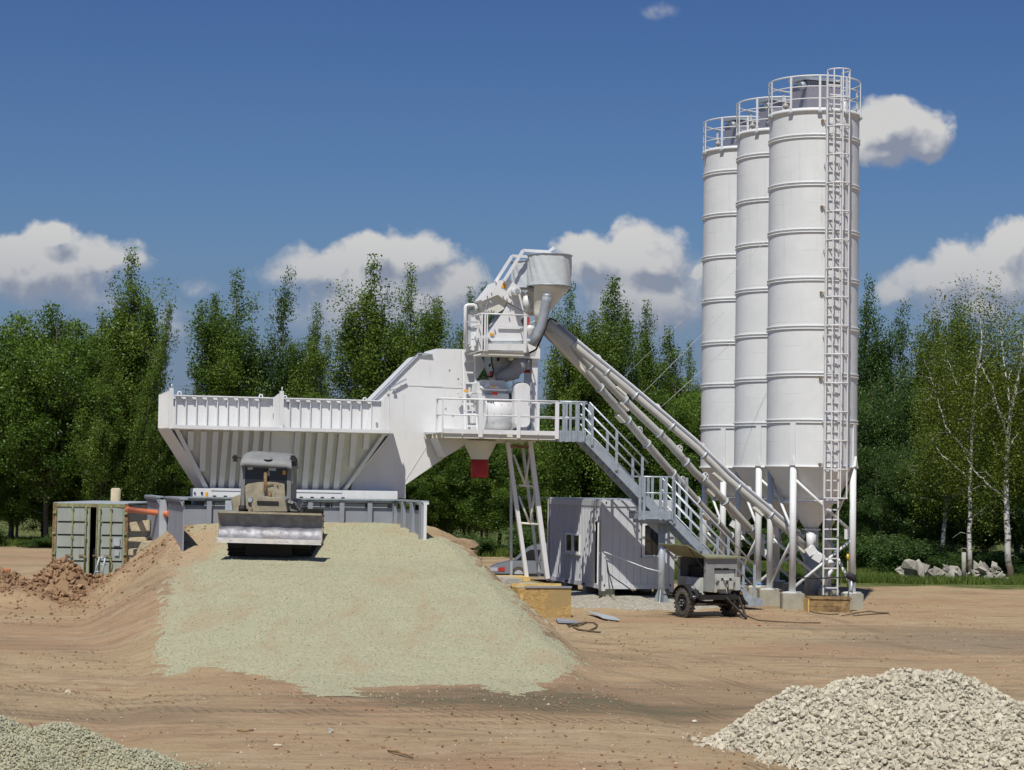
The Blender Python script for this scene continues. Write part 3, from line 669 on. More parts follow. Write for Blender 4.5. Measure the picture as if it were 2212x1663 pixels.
# ---------------------------------------------------------------- chassis of the feeder behind the wall
t = thing('feeder_chassis', 'white steel chassis beam with oval slots showing above the wall', 'machine frame', pw(-6, 2.4, 2.2))
z1 = pb('h', 1100, 862, 1.22).z; z0 = z1-.26
MB().box(-9.35, -3.2, 1.22, 1.95, z0, z1+.10).build('beam', 'white', t, bev=.012)
sx = [520, 600, 690, 770, 860, 940, 1085, 1160, 1240, 1315, 1392, 1468]
for x in sx:
    p = loc(pb('h', x, 884, 1.2)); MB().box(p[0]-.05, p[0]+.05, 1.205, 1.219, z0+.12, z0+.155).build('slot', 'dark', t)
p = loc(pb('h', 462, 865, 1.2)); MB().box(p[0]-.035, p[0]+.035, 1.2, 1.218, z0+.11, z0+.25).build('sticker', 'label_o', t)
for x, r in ((427, .035), (375, .03)):
    p = pb('h', x, 862, 1.19); MB().cyl(p, p+PV*.03, r, n=12).build('hole', 'dark', t)
for (x0, x1) in ((445, 512), (520, 640), (1112, 1145), (1152, 1220), (1227, 1298), (1305, 1335), (1370, 1378), (1390, 1450), (1460, 1630), (1660, 1795)):
    a0 = loc(pb('h', x0, 940, 1.30))[0]; a1 = loc(pb('h', x1, 940, 1.30))[0]
    MB().box(a0, a1, 1.30, 1.33, 2.3, z0-.03).build('side_plate', 'white', t)
MB().box(-9.3, -3.3, 1.40, 2.2, 1.6, z0-.002).build('inner_beam', 'wall', t)

# ---------------------------------------------------------------- charging hopper
hop = thing('charging_hopper', 'white ribbed steel charging hopper with two bays above the wall', 'hopper', pw(-6.2, 1.5, 3.2))
BT, BL_ = .45, 1.40
TL, TR = pb('h', 212, 385, BT), pb('h', 1806, 420, BT); BLp, BRp = pb('h', 500, 842, BL_), pb('h', 1448, 862, BL_)
zt_ = (TL.z+TR.z)/2
def hp(s, t_, off=0):      # s across 0..1, t_ down 0..1 on the sloping front
    p = lerp(lerp(TL, TR, s), lerp(BLp, BRp, s), t_); n_ = (TR-TL).cross(BLp-TL).normalized()
    if n_.y > 0: n_ = -n_
    return p-n_*off
# sheet
m_ = MB(); m_.hexa([hp(0, 1, .16), hp(1, 1, .16), hp(1, 1, .20), hp(0, 1, .20), hp(0, 0, .16), hp(1, 0, .16), hp(1, 0, .20), hp(0, 0, .20)]); m_.build('sloping_sheet', 'ivory', hop)
nrm = (hp(0, 0, 0)-hp(0, 0, 1)).normalized()
ribs = [(345, 340, .32), (440, 428, .66), (528, 503, 1), (605, 563, 1), (675, 640, 1), (755, 715, 1), (832, 790, 1), (907, 865, 1),
        (1135, 1100, 1), (1215, 1180, 1), (1300, 1257, 1), (1380, 1337, 1), (1460, 1412, 1), (1550, 1530, .60), (1645, 1632, .30)]
LW = TR-TL
def acoord(k, x, y, off):  # point on the plane of the sloping face seen at a pixel
    n_ = nrm; o = TL-n_*off; d = ray(*zz(k, x, y)); return CO+d*((o-CO).dot(n_)/d.dot(n_))
for (xt, xb, tt) in ribs:
    y0 = 400; yb = 400+(848-400)*tt
    p0 = acoord('h', xt, y0, .09); p1 = acoord('h', xb, yb, .09)
    dn = (p1-p0).normalized(); ax = dn.cross(nrm).normalized()
    m_ = MB(); m_.bx((p0+p1)/2, dn*((p1-p0).length/2), ax*.085, nrm*.065); m_.build('rib', 'bin', hop)
MB().bx(acoord('h', 1015, 600, .14), (acoord('h', 1010, 410, .14)-acoord('h', 990, 835, .14))/2, PU*.34, nrm*.02).build('centre_panel', 'bin', hop)
# frame round the sloping front
def beamp(p, q, w, d, name, m='bin'):
    dn = (q-p).normalized(); ax = dn.cross(nrm).normalized(); m_ = MB(); m_.bx((p+q)/2-nrm*(d/2-.02), dn*((q-p).length/2), ax*w/2, nrm*d/2); m_.build(name, m, hop)
beamp(acoord('h', 238, 386, 0), acoord('h', 466, 838, 0), .12, .12, 'frame_beam')
beamp(acoord('h', 1775, 424, 0), acoord('h', 1468, 858, 0), .10, .12, 'frame_beam')
m_ = MB(); m_.bar(pb('h', 205, 372, BT-.05), pb('h', 1808, 410, BT-.05), .16, .10, PV); m_.build('top_beam', 'white', hop)
m_ = MB(); m_.bar(pb('h', 492, 834, BL_-.1), pb('h', 1455, 852, BL_-.1), .2, .07, PV); m_.build('bottom_beam', 'white', hop)
m_ = MB(); m_.bar(pb('h', 480, 852, BL_-.05), pb('h', 1458, 868, BL_-.05), .16, .06, PV); m_.build('bottom_beam', 'bin', hop)
# side plates
D_ = 1.3
for (pt, pb_, s) in ((TL, BLp, -1), (TR, BRp, 1)):
    q0, q1 = pt+PU*s*.10, pb_+PU*s*.10
    fl = PU*(-.22 if s < 0 else 0); MB().prism([q0, q1, q1+PV*D_+fl, q0+PV*D_+fl], PU*s*-.04).build('side_plate', 'bin', hop)
MB().prism([TL+PV*D_, BLp+PV*D_, BRp+PV*D_, TR+PV*D_], PV*.05).build('back_plate', 'bin', hop)
MB().prism([TL-PZ*.04, TR-PZ*.04, TR+PV*1.3-PZ*.04, TL+PV*1.3-PZ*.04], PZ*.03).build('ledge', 'bin', hop)
# upper ribbed bays
bS = 1.65
def up_z(k, x, y, b): return pb(k, x, y, b).z
zTop = (pb('h', 205, 148, bS).z+pb('h', 1790, 188, bS).z)/2
zb = zt_-.03
aTL = loc(TL)[0]-.06; aTR = loc(TR)[0]+.06; aC = loc(pb('h', 1012, 300, BT))[0]
for (a0, a1) in ((aTL, aC-.02), (aC+.02, aTR)):
    MB().box(a0, a1, bS, bS+.04, zb, zTop).build('bay_sheet', 'white', hop)
    m_ = MB(); m_.box(a0, a1, bS-.14, bS+.06, zTop, zTop+.035); m_.build('top_flange', 'white', hop)
for x in (232, 308, 385, 463, 540, 616, 694, 769, 846, 1075, 1150, 1226, 1301, 1376, 1450, 1525, 1600, 1676):
    a = loc(pb('h', x, 260, bS-.1))[0]
    m_ = MB(); m_.box(a-.012, a+.012, bS-.10, bS-.005, zb+.02, zTop-.005); m_.prism([pw(a-.16, bS-.13, zTop-.012), pw(a-.012, bS-.13, zTop-.012), pw(a-.012, bS-.13, zTop-.08), pw(a-.10, bS-.13, zTop-.08)], PV*.12); m_.build('rib', 'white', hop)
zP = {}
for a, nm, ribn in ((aTL, 'left', 5), (aC, 'centre', 6), (aTR, 'right', 7)):
    zf = zTop+.10
    fo = -.20 if nm == 'left' else 0; MB().prism([pw(a-.03, BT, zb), pw(a-.03+fo, bS, zb), pw(a-.03+fo, bS, zTop+.02), pw(a-.03, BT, zf)], PU*.04).build('partition', 'white', hop)
    m_ = MB(); m_.box(a-.07, a+.05, BT-.09, BT-.002, zb+.02, zf+.08); m_.build('front_post', 'white', hop)
    m_ = MB(); m_.cyl(pw(a, BT-.05, zf+.08), pw(a, BT-.05, zf+.20), .015, n=6); m_.build('pin', 'white', hop)
    for i in range(ribn):
        b = BT+.10+(bS-BT-.25)*i/(ribn-1); fb_ = fo*(b-BT)/(bS-BT); MB().box(a-.10+fb_, a-.032+fb_, b-.015, b+.015, zb+.05, zTop+.02+(zf-zTop)*(1-(b-BT)/(bS-BT))*.9).build('rib', 'white', hop)
for x, y in ((262, 150), (862, 172), (1040, 180), (1627, 196)):
    p = pb('h', x, y-22, bS-.03); m_ = MB()
    m_.tube([p-PZ*.14-PU*.03, p-PU*.05, p+PZ*.055-PU*.03, p+PZ*.055+PU*.03, p+PU*.05, p-PZ*.14+PU*.03], .022, 6); m_.build('lifting_eye', 'white', hop)
for x, y in ((938, 232), (932, 360), (1700, 250), (1697, 375)):
    p = pb('h', x, y, bS-.3); MB().bx(p, PU*.03, PV*.02, PZ*.05).build('hinge', 'white', hop)

# ---------------------------------------------------------------- skip-track housing, the big plain plate
hs = thing('conveyor_housing', 'tall plain white steel housing rising between hopper and mixer', 'machine housing', pw(-2.5, 2.4, 2.5))
H1 = [('D', 800, 872), ('D', 905, 767), ('D', 931, 767), ('D', 942, 753), ('D', 998, 754), ('t', 520, 1150), ('t', 572, 1165), ('t', 640, 1305), ('t', 545, 1452), ('t', 545, 1660), ('m', 545, 1000), ('m', 470, 1100), ('m', 225, 1257), ('D', 876, 1047), ('D', 876, 1077), ('D', 756, 1066)]
pl = [pb(k, x, y, 1.6) for k, x, y in H1]
MB().prism(pl, PV*1.6).build('side_plate', 'white', hs)
p0, p1 = pb('D', 802, 866, 1.5), pb('D', 905, 763, 1.5)
m_ = MB(); m_.bar(p0+PV*.06, p1+PV*.06, .09, .04, PV); m_.bar(p1+PV*.06, pb('D', 934, 766, 1.56), .09, .04, PV); m_.build('edge_flange', 'galv', hs)
m_ = MB(); m_.bar(pb('h', 1825, 80, 1.5), pb('h', 1935, 22, 1.5), .05, .05, PV); m_.bar(pb('h', 1790, 102, 1.5), pb('h', 1858, 104, 1.5), .05, .05, PV); m_.build('bracket', 'galv', hs)
for (k, x0, y0, x1, y1) in (('h', 1890, 68, 2200, 76), ('h', 1915, 130, 1915, 300), ('m', 0, 525, 400, 540), ('h', 2140, 430, 1870, 860), ('m', 0, 1000, 130, 1000)):
    p, q = pb(k, x0, y0, 1.59), pb(k, x1, y1, 1.59); d = (q-p).normalized(); s_ = d.cross(PV)
    MB().bx((p+q)/2, d*(p-q).length/2, s_*.005, PV*.004).build('weld_seam', 'bin', hs)
for (x, y) in ((225, 750), (300, 825), (265, 350), (355, 440), (10, 1005)):
    p = pb('m', x, y, 1.585); MB().bx(p, PU*.02, PV*.01, PZ*.012).build('bolt', 'wall', hs)
m_ = MB(); m_.prism([pb('m', 135, 1048, .5), pb('m', 225, 1257, .5), pb('m', 472, 1102, .5), pb('m', 470, 1010, .5), pb('m', 190, 1010, .5)], PV*1.08); m_.build('support_gusset', 'bin', hs)
m_ = MB(); m_.bar(pb('m', 395, 465, 1.3), pb('m', 375, 500, 1.3), .02); m_.bar(pb('m', 350, 480, 1.35), pb('m', 390, 500, 1.35), .02); m_.bar(pb('m', 355, 600, 1.3), pb('m', 385, 560, 1.3), .09); m_.build('lever', 'ivory', hs)

# ---------------------------------------------------------------- mixer platform
PF = -1.0
pf = thing('mixer_platform', 'white railed steel platform around the mixer with toe boards', 'platform', pw(0, 0, 5))
zD = pb('m', 780, 1000, PF).z
aA, aB = loc(pb('m', 190, 1000, PF))[0], loc(pb('m', 1375, 1015, PF))[0]
MB().box(aA, aB, PF-.03, PF, zD-.06, zD+.07).build('toe_board', 'white', pf)
MB().box(aA, 1.15, PF+.002, 1.55, zD-.055, zD-.02).build('deck', 'bin', pf); MB().box(1.152, aB, PF+.002, -.12, zD-.055, zD-.02).build('deck', 'bin', pf)
for b, ae in ((PF+.03, aB), (-.22, aB), (.3, 1.15), (1.3, 1.15)): MB().box(aA, ae, b, b+.08, zD-.19, zD-.057).build('deck_beam', 'ivory', pf)
m_ = MB(); m_.prism([pb('m', x, y, .25) for x, y in ((200, 1030), (1190, 1043), (1185, 1062), (1125, 1102), (755, 1112), (410, 1112), (300, 1060))], PV*.95); m_.build('belly_frame', 'ivory', pf)  # beige stands in for ground light on the white underside
tr0, tr1 = pb('m', 190, 652, PF), pb('m', 1400, 676, PF); zR = (tr0.z+tr1.z)/2; zM = (pb('m', 205, 822, PF).z+pb('m', 1370, 836, PF).z)/2
aE = loc(tr1)[0]
m_ = MB(); m_.tube([pw(aA, -.25, zR), pw(aA, PF, zR), pw(aE, PF, zR)], .028, 8); m_.build('top_rail', 'white', pf)
m_ = MB(); m_.tube([pw(aA, -.25, zM), pw(aA, PF, zM), pw(aB+.02, PF, zM)], .022, 8); m_.build('mid_rail', 'white', pf)
for x, w in ((192, .05), (585, .13), (980, .11), (1378, .12)):
    a = loc(pb('m', x, 850, PF))[0]; MB().box(a-w/2, a+w/2, PF-.06, PF-.03, zD-.16 if w > .1 else zD-.05, zR-.02).build('post', 'white', pf)
MB().box(aA-.025, aA+.025, -.27, -.22, zD, zR-.02).build('post', 'white', pf)
for a0, b0 in ((aB-.35, -.2), (aB-.95, -.2)): MB().box(a0-.05, a0+.05, b0, b0+.05, zD, zR-.03).build('post', 'white', pf)
m_ = MB(); m_.tube([pw(aB-1.0, -.17, zR-.03), pw(aB+.1, -.17, zR-.03)], .024); m_.tube([pw(aB-1.0, -.17, zM), pw(aB+.1, -.17, zM)], .02); m_.build('rear_rail', 'white', pf)
MB().prism([pb('m', x, y, PF-.07) for x, y in ((855, 1018), (915, 1018), (925, 1052), (868, 1050))], PV*.02).build('sign_plate', 'ivory', pf)
for x in (397, 790, 1183): p = pb('m', x, 1016, PF-.03); MB().bx(p, PU*.015, PV*.02, PZ*.03).build('bolt', 'white', pf)
# discharge funnel and red sleeve
fn = thing('discharge_funnel', 'cream steel funnel with dark red rubber sleeve below the platform', 'funnel', pw(-.6, .5, 2.7))
c = pb('m', 582, 1105, .45); z1_ = c.z; z2_ = pb('m', 572, 1268, .45).z; z3_ = pb('m', 572, 1472, .45).z
MB().lathe((c.x, c.y, 0), [(.50, z1_+.05), (.50, z1_-.02), (.275, z2_), (.275, z2_-.04)], 36).build('cone', 'ivory', fn)
MB().lathe((c.x, c.y, 0), [(.10, z2_-.02), (.27, z2_-.042), (.265, z3_+.1), (.25, z3_), (.235, z3_), (.25, z2_-.1)], 36).build('rubber_sleeve', 'red', fn)
# trestle legs
tl = thing('trestle_leg', 'white braced lattice leg carrying the mixer platform on the board box', 'support leg', pw(.6, .3, .7))
lt0, lb0 = pb('m', 868, 1100, .2), pb('c', 258, 893, .2); rt0, rb0 = pb('m', 1100, 1090, .2), pb('c', 430, 893, .2)
def chan(p, q, w, name='leg', m='white'):
    m_ = MB(); m_.bar(p, q, w, w*1.1); m_.build(name, m, tl)
chan(lt0, lb0, .11); chan(rt0, rb0, .135)
chan(lt0+PV*.9+PU*.35, lb0+PV*.9-PU*.25, .07, m='galv2'); chan(rt0+PV*.9, rb0+PV*.9, .08, m='galv2')  # rear legs greyer: the shade behind the front pair is put into the colour
for (x0, y0, x1, y1, k0, k1) in ((930, 1230, 1050, 1545, 'm', 'm'), (1105, 1200, 1050, 1545, 'm', 'm'), (985, 1550, 1150, 1562, 'm', 'm'), (190, 200, 280, 425, 'c', 'c'), (325, 150, 285, 430, 'c', 'c'), (210, 428, 360, 440, 'c', 'c')):
    m_ = MB(); m_.tube([pb(k0, x0, y0, .2), pb(k1, x1, y1, .2)], .035, 8); m_.build('brace', 'ivory', tl)
m_ = MB(); m_.bar(pb('m', 880, 1148, .2), pb('m', 1090, 1148, .2), .10, .10); m_.build('cross_beam', 'rust', tl)
m_ = MB(); m_.tube([pb('m', 1120, 1075, .1), pb('m', 1145, 1100, .1), pb('m', 1170, 1080, .1), pb('m', 1160, 1062, .1)], .03, 8); m_.build('hook', 'white', tl)

# ---------------------------------------------------------------- the mixer itself
mx = thing('concrete_mixer', 'white drum mixer with bolted shell standing on the platform', 'mixer', pw(0, .4, zD))
c0, c1 = pb('m', 603, 785, .55), pb('m', 885, 795, .55); rr = .57
zc = (c0.z+c1.z)/2; a0, a1 = loc(c0)[0], loc(c1)[0]
MB().cyl(pw(a0, .55, zc), pw(a1, .55, zc), rr, n=48).build('drum', 'white', mx)
for a in (a0-.03, a1+.0): MB().cyl(pw(a, .55, zc), pw(a+.035, .55, zc), rr+.05, n=48).build('end_flange', 'white', mx)
MB().cyl(pw(a1+.04, .55, zc), pw(a1+.20, .55, zc), rr-.05, n=40).build('end_plate', 'galv2', mx)
for r_, ang in enumerate((-38, -8, 22, 50)):
    for x in (.28, .55, .82):
        a = a0+(a1-a0)*x; n_ = -PV*math.cos(R(ang))+PZ*math.sin(R(ang)); p = pw(a, .55, zc)+n_*rr
        MB().cyl(p-n_*.005, p+n_*.02, .014, n=8).build('bolt', 'galv' if ang < 40 else 'wall', mx)
MB().prism([pb('m', x, y, .02) for x, y in ((565, 592), (880, 600), (882, 665), (565, 655))], PV*1.0).build('top_box', 'white', mx)
MB().prism([pb('m', x, y, .25) for x, y in ((545, 590), (560, 480), (600, 452), (840, 462), (868, 560), (880, 600))], PV*.7).build('hood', 'bin', mx)
m_ = MB(); m_.bar(pb('m', 562, 550, .0), pb('m', 882, 562, .0), .05, .06, PZ); m_.build('lid_rim', 'white', mx)
m_ = MB(); m_.tube([pb('m', x, y, -.04) for x, y in ((585, 525), (610, 545), (700, 552), (860, 556), (864, 530))], .035, 8); m_.tube([pb('m', x, y, -.06) for x, y in ((640, 530), (662, 500), (690, 525), (780, 530))], .03, 8); m_.build('latch_linkage', 'white', mx)
p = pb('m', 662, 494, -.06); MB().cyl(p-PV*.05, p+PV*.05, .045, n=16).build('pivot', 'white', mx)
MB().prism([pb('m', x, y, -.02) for x, y in ((708, 578), (765, 582), (763, 612), (707, 608))], PV*.02).build('red_sticker', 'label_r', mx)
MB().prism([pb('m', x, y, -.10) for x, y in ((700, 512), (752, 514), (751, 530), (699, 528))], PV*.02).build('orange_sticker', 'label_o', mx)
MB().prism([pb('m', x, y, .0) for x, y in ((603, 595), (700, 600), (700, 612), (603, 607))], PV*.015).build('type_plate', 'wall', mx)
m_ = MB(); m_.tube([pb('m', x, y, -.05) for x, y in ((655, 618), (658, 627), (685, 628), (688, 620))], .012, 6); m_.build('handle', 'wall', mx)
# belt guard
bgd = thing('belt_guard', 'tall rounded white belt guard right of the mixer drum', 'guard', pw(.6, -.2, zD))
pts = []
x0, x1, y0, y1, rc = 945, 1105, 488, 950, 58
for (cx_, cy_, s0) in ((x1-rc, y0+rc, -90), (x1-rc, y1-rc, 0), (x0+rc, y1-rc, 90), (x0+rc, y0+rc, 180)):
    for i in range(7):
        an = R(s0+15*i); pts.append((cx_+rc*math.cos(an), cy_+rc*math.sin(an)))
pp_ = [pb('m', x, y, -.35) for x, y in pts]
MB().prism(pp_, PV*.42).build('cover', 'white', bgd, bev=.018)
for x, y in ((1090, 700), (1000, 828)): p = pb('m', x, y, -.36); MB().bx(p, PU*.012, PV*.01, PZ*.03).build('latch', 'wall', bgd)
m_ = MB(); m_.bar(pb('m', 930, 460, .1), pb('m', 935, 960, .1), .05, .05); m_.bar(pb('m', 985, 690, -.4), pb('m', 988, 985, -.4), .06, .04); m_.build('stay', 'white', bgd)
m_ = MB()
for x, y in ((900, 700), (905, 740), (915, 860), (880, 640), (870, 580)): m_.cyl(pb('m', x, y, .2), pb('m', x+35, y+4, .2), .045, n=10)
m_.build('shaft_ends', 'bin', bgd)
m_ = MB(); m_.tube([pb('m', 890, 600, .1), pb('m', 905, 650, .05), pb('m', 935, 700, .0), pb('m', 925, 790, .0), pb('m', 940, 880, .05)], .022, 8); m_.build('lubrication_hose', 'black', bgd)
MB().box(loc(c1)[0]+.25, loc(c1)[0]+.5, .3, 1.0, zD, zc+.1).build('gearbox', 'bin', bgd)

# ---------------------------------------------------------------- tower frame with upper platform
tw = thing('access_tower', 'white steel tower frame with small railed upper platform', 'platform', pw(.3, .5, 5))
cA = loc(pb('m', 1148, 600, .35)); zb_ = pb('m', 1135, 985, .35).z; zt2 = pb('m', 1148, 115, .35).z
m_ = MB(); m_.box(cA[0]-.09, cA[0]+.09, .35, .37, zb_, zt2); m_.box(cA[0]-.09, cA[0]-.07, .37, .55, zb_, zt2); m_.box(cA[0]+.05, cA[0]+.07, .37, .55, zb_, zt2); m_.build('column', 'white', tw)
m_ = MB(); m_.box(cA[0]-.02, cA[0]+.16, 1.4, 1.5, zb_, zt2-.1); m_.build('column', 'galv2', tw)
MB().prism([pb('m', x, y, .33) for x, y in ((1085, 978), (1120, 958), (1155, 962), (1158, 990))], PV*.2).build('foot_plate', 'white', tw)
UB = -.75
MB().prism([pb('t', x, y, UB) for x, y in ((655, 1075), (1052, 1078), (1052, 1150), (655, 1142))], PV*.02).build('toe_board', 'white', tw)
zU = pb('t', 850, 1150, UB).z
aU0, aU1 = loc(pb('t', 600, 1150, UB))[0], loc(pb('t', 1058, 1150, UB))[0]
MB().box(aU0, aU1, UB+.02, 1.2, zU-.03, zU).build('floor', 'ivory', tw)
m_ = MB(); m_.prism([pb('t', x, y, UB+.06) for x, y in ((625, 1152), (1060, 1158), (1040, 1205), (582, 1190))], PV*.9); m_.build('floor_beam', 'ivory', tw)  # underside coloured with the warm light thrown up by the soil
m_ = MB(); m_.box(aU1-.1, cA[0]+.12, .2, .5, zU-.14, zU+.45); m_.build('column_head', 'white', tw)
MB().prism([pb('t', x, y, .2) for x, y in ((1030, 1180), (1170, 1150), (1150, 1215), (1140, 1212), (1035, 1205))], PV*.3).build('corner_plate', 'white', tw)
zUR = (pb('t', 600, 768, UB).z+pb('t', 1065, 776, UB).z)/2
m_ = MB(); m_.tube([pw(aU0-.03, .4, zUR), pw(aU0-.03, UB, zUR), pw(aU1+.05, UB, zUR), pw(aU1+.05, .3, zUR)], .024, 8); m_.build('top_rail', 'white', tw)
for x, b, w in ((600, UB, .05), (632, UB-.03, .05), (655, UB-.03, .035), (578, UB+.4, .06), (1050, UB, .09)):
    a = loc(pb('t', x, 950, b))[0]; MB().box(a-w/2, a+w/2, b-.03, b, zU-.03, zUR-.02).build('post', 'white', tw)
m_ = MB()
for zf_ in (.35, .7): m_.tube([pw(aU0-.03, .4, zU+zf_*(zUR-zU)), pw(aU0-.03, UB, zU+zf_*(zUR-zU))], .018, 6); m_.tube([pw(aU1+.05, UB, zU+zf_*(zUR-zU)), pw(aU1+.05, .3, zU+zf_*(zUR-zU))], .018, 6)
m_.build('side_rails', 'white', tw)
# ladder up to the tower
ld = thing('tower_ladder', 'white steel ladder from the mixer platform up beside the housing', 'ladder', pw(-1, .0, zD))
LB = .95
r0 = (pb('m', 400, 150, LB+.1), pb('m', 425, 975, LB-.25)); r1 = (pb('m', 528, 155, LB+.1), pb('m', 550, 975, LB-.25))
for p, q in (r0, r1): m_ = MB(); m_.bar(p, q, .045, .07); m_.build('stile', 'white', ld)
for y in (158, 262, 378, 488, 592, 702, 812, 935):
    t_ = (y-150)/825; m_ = MB(); m_.bar(lerp(*r0, t_), lerp(*r1, t_), .05, .04, PZ); m_.build('rung', 'white', ld)
MB().prism([pb('m', x, y, LB-.12) for x, y in ((415, 555), (462, 557), (461, 580), (416, 578))], PV*.02).build('orange_sticker', 'label_o', ld)
m_ = MB(); m_.bar(pb('m', 430, 715, LB-.2), pb('m', 535, 715, LB-.2), .03); m_.bar(pb('m', 440, 900, LB-.2), pb('m', 445, 730, LB-.2), .03); m_.bar(pb('m', 500, 905, LB-.2), pb('m', 505, 730, LB-.2), .03); m_.bar(pb('m', 410, 770, LB-.2), pb('m', 545, 775, LB-.2), .03); m_.build('gate_frame', 'white', ld)
# skip chute: sloped boxes inside the tower
ch = thing('skip_hoist', 'white sloping skip hoist head with motor and orange label', 'hoist', pw(.2, .3, 8))
MB().prism([pb('t', x, y, .15) for x, y in ((868, 655), (1062, 762), (1005, 838), (1028, 890), (1032, 1000), (1098, 1048), (700, 1048), (665, 1008), (705, 930), (830, 745))], PV*.9).build('lower_chute', 'white', ch)
MB().prism([pb('t', x, y, -.1) for x, y in ((700, 1052), (1090, 1052), (1090, 1078), (715, 1076))], PV*1.1).build('chute_collar', 'galv2', ch)
MB().prism([pb('t', x, y, .05) for x, y in ((742, 435), (840, 402), (870, 396), (988, 485), (1000, 560), (1038, 735), (872, 640), (862, 632), (766, 568), (604, 636), (596, 618))], PV*.9).build('head_plate', 'white', ch)
MB().prism([pb('t', x, y, .2) for x, y in ((602, 640), (764, 572), (864, 640), (828, 718), (760, 760), (625, 742))], PV*.6).build('scoop', 'ivory', ch)
m_ = MB(); m_.bar(pb('t', 770, 895, .1), pb('t', 1030, 905, .1), .04, .03, PZ); m_.bar(pb('t', 770, 915, .1), pb('t', 1000, 920, .1), .03, .03, PZ); m_.build('grab_bar', 'white', ch)
p = pb('t', 918, 545, .05); MB().cyl(p-PV*.06, p+PV*.02, .135, n=32).build('motor_shadow_disc', 'bin', ch)  # disc added where the motor's shadow lies on the head plate
p = pb('t', 940, 540, -.02); MB().cyl(p-PV*.34, p+PV*.02, .115, n=28).build('motor', 'white', ch); MB().cyl(p-PV*.36, p-PV*.341, .075, n=20).build('motor_fan', 'galv', ch)
MB().prism([pb('t', x, y, .035) for x, y in ((818, 450), (857, 462), (843, 505), (803, 492))], PV*.015).build('orange_label', 'label_o', ch)
MB().prism([pb('t', x, y, .11) for x, y in ((690, 965), (730, 968), (728, 990), (710, 995), (688, 985))], PV*.04).build('orange_label', 'label_o', ch)
for x, y in ((745, 430), (655, 570), (700, 540), (690, 640), (880, 750), (730, 880), (885, 640), (820, 575), (860, 600), (905, 630), (965, 668), (1000, 690)):
    p = pb('t', x, y, .03); MB().bx(p, PU*.014, PV*.03, PZ*.028).build('bolt', 'bin', ch)
m_ = MB(); m_.tube([pb('t', 1045, 570, .4), pb('t', 1075, 560, .4)], .07, 12); m_.tube([pb('t', 1065, 580, .3), pb('t', 1068, 640, .3), pb('t', 1060, 740, .35)], [.085, .14, .10], 16); m_.build('gear_motor', 'white', ch)
MB().cyl(pb('t', 1090, 700, .5), pb('t', 1060, 760, .5), .16, .10, n=20).build('gear_case', 'bin', ch)
MB().prism([pb('t', x, y, .3) for x, y in ((1005, 835), (1040, 795), (1042, 905), (1022, 890))], PV*.3).build('side_cover', 'rust', ch)
MB().prism([pb('t', x, y, .25) for x, y in ((1060, 798), (1098, 800), (1098, 880), (1060, 880))], PV*.25).build('red_motor', 'redp', ch)
m_ = MB(); m_.bar(pb('t', 835, 745, .4), pb('t', 672, 895, .4), .05, .08); m_.bar(pb('t', 660, 640, .05), pb('t', 625, 745, .05), .02); m_.bar(pb('t', 720, 640, .05), pb('t', 640, 745, .05), .02); m_.build('guide_bars', 'wall', ch)
for nm, b, pts in (('hoist_arm', -.05, ((830, 425), (1030, 108), (1292, 122), (1350, 78))), ('hoist_arm', .8, ((742, 435), (915, 165), (1090, 175)))):
    m_ = MB(); P_ = [pb('t', x, y, b) for x, y in pts]
    for i in range(len(P_)-1): m_.bar(P_[i], P_[i+1], .10 if i < 2 else .07, .085, PV)
    m_.build(nm, 'white', ch)
# skip rails running down to the left
sr = thing('skip_rails', 'pair of inclined white skip rails left of the upper platform', 'rails', pw(-1, .8, 6.5))
for b, dx in ((.75, 0), (1.4, -55)):
    m_ = MB(); m_.bar(pb('t', 575+dx*.2, 900, b), pb('t', 500+dx, 1145, b), .10, .10, PV); m_.build('rail', 'white', sr)
m_ = MB(); m_.prism([pb('t', x, y, .9) for x, y in ((555, 905), (575, 1000), (560, 1150), (440, 1148))], PV*.5); m_.build('rail_plate', 'white', sr)
# tank with pipe
tk = thing('water_tank', 'white box tank with hooped vent pipe left of upper platform', 'tank', pw(-1.2, .9, 6.8))
MB().prism([pb('t', x, y, .8) for x, y in ((485, 728), (600, 735), (598, 900), (490, 1100), (470, 1110), (470, 735))], PV*.7).build('box', 'white', tk)
MB().prism([pb('t', x, y, .78) for x, y in ((448, 735), (483, 730), (483, 1080), (450, 1085))], PV*.5).build('side_box', 'galv2', tk)
m_ = MB(); m_.tube([pb('t', x, y, .7) for x, y in ((428, 1135), (431, 700), (438, 684), (456, 676), (515, 676), (533, 683), (541, 700), (541, 735))], .058, 12); m_.build('vent_pipe', 'white', tk)
for y in (850, 1058): m_ = MB(); m_.bar(pb('t', 405, y, .68), pb('t', 560 if y < 900 else 450, y+4, .68), .05, .04, PZ); m_.build('clamp', 'galv2', tk)
# weighing vessel inside the tower, under the upper platform
wv = thing('weigh_vessel', 'grey cone weighing vessel with dark pipe beneath the upper platform', 'vessel', pw(.3, .9, 6))
MB().prism([pb('m', x, y, .7) for x, y in ((690, 205), (1140, 215), (1015, 300), (990, 440), (930, 460), (745, 440), (700, 320))], PV*.8).build('vessel_body', 'galv', wv)
m_ = MB(); m_.tube([pb('m', x, y, .45) for x, y in ((1010, 225), (990, 300), (930, 370), (830, 415), (745, 432))], [.22, .26, .22, .18, .12], 16); m_.build('dark_chute', 'wall', wv)
m_ = MB(); m_.tube([pb('m', x, y, .3) for x, y in ((700, 200), (705, 280), (722, 350), (715, 415))], .022, 8); m_.tube([pb('m', x, y, .3) for x, y in ((575, 425), (620, 405), (680, 425), (715, 415))], .02, 8); m_.build('air_hose', 'black', wv)
MB().cyl(pb('m', 905, 225, .3), pb('m', 905, 225, .75), .09, n=16).build('load_cell', 'ivory', wv)
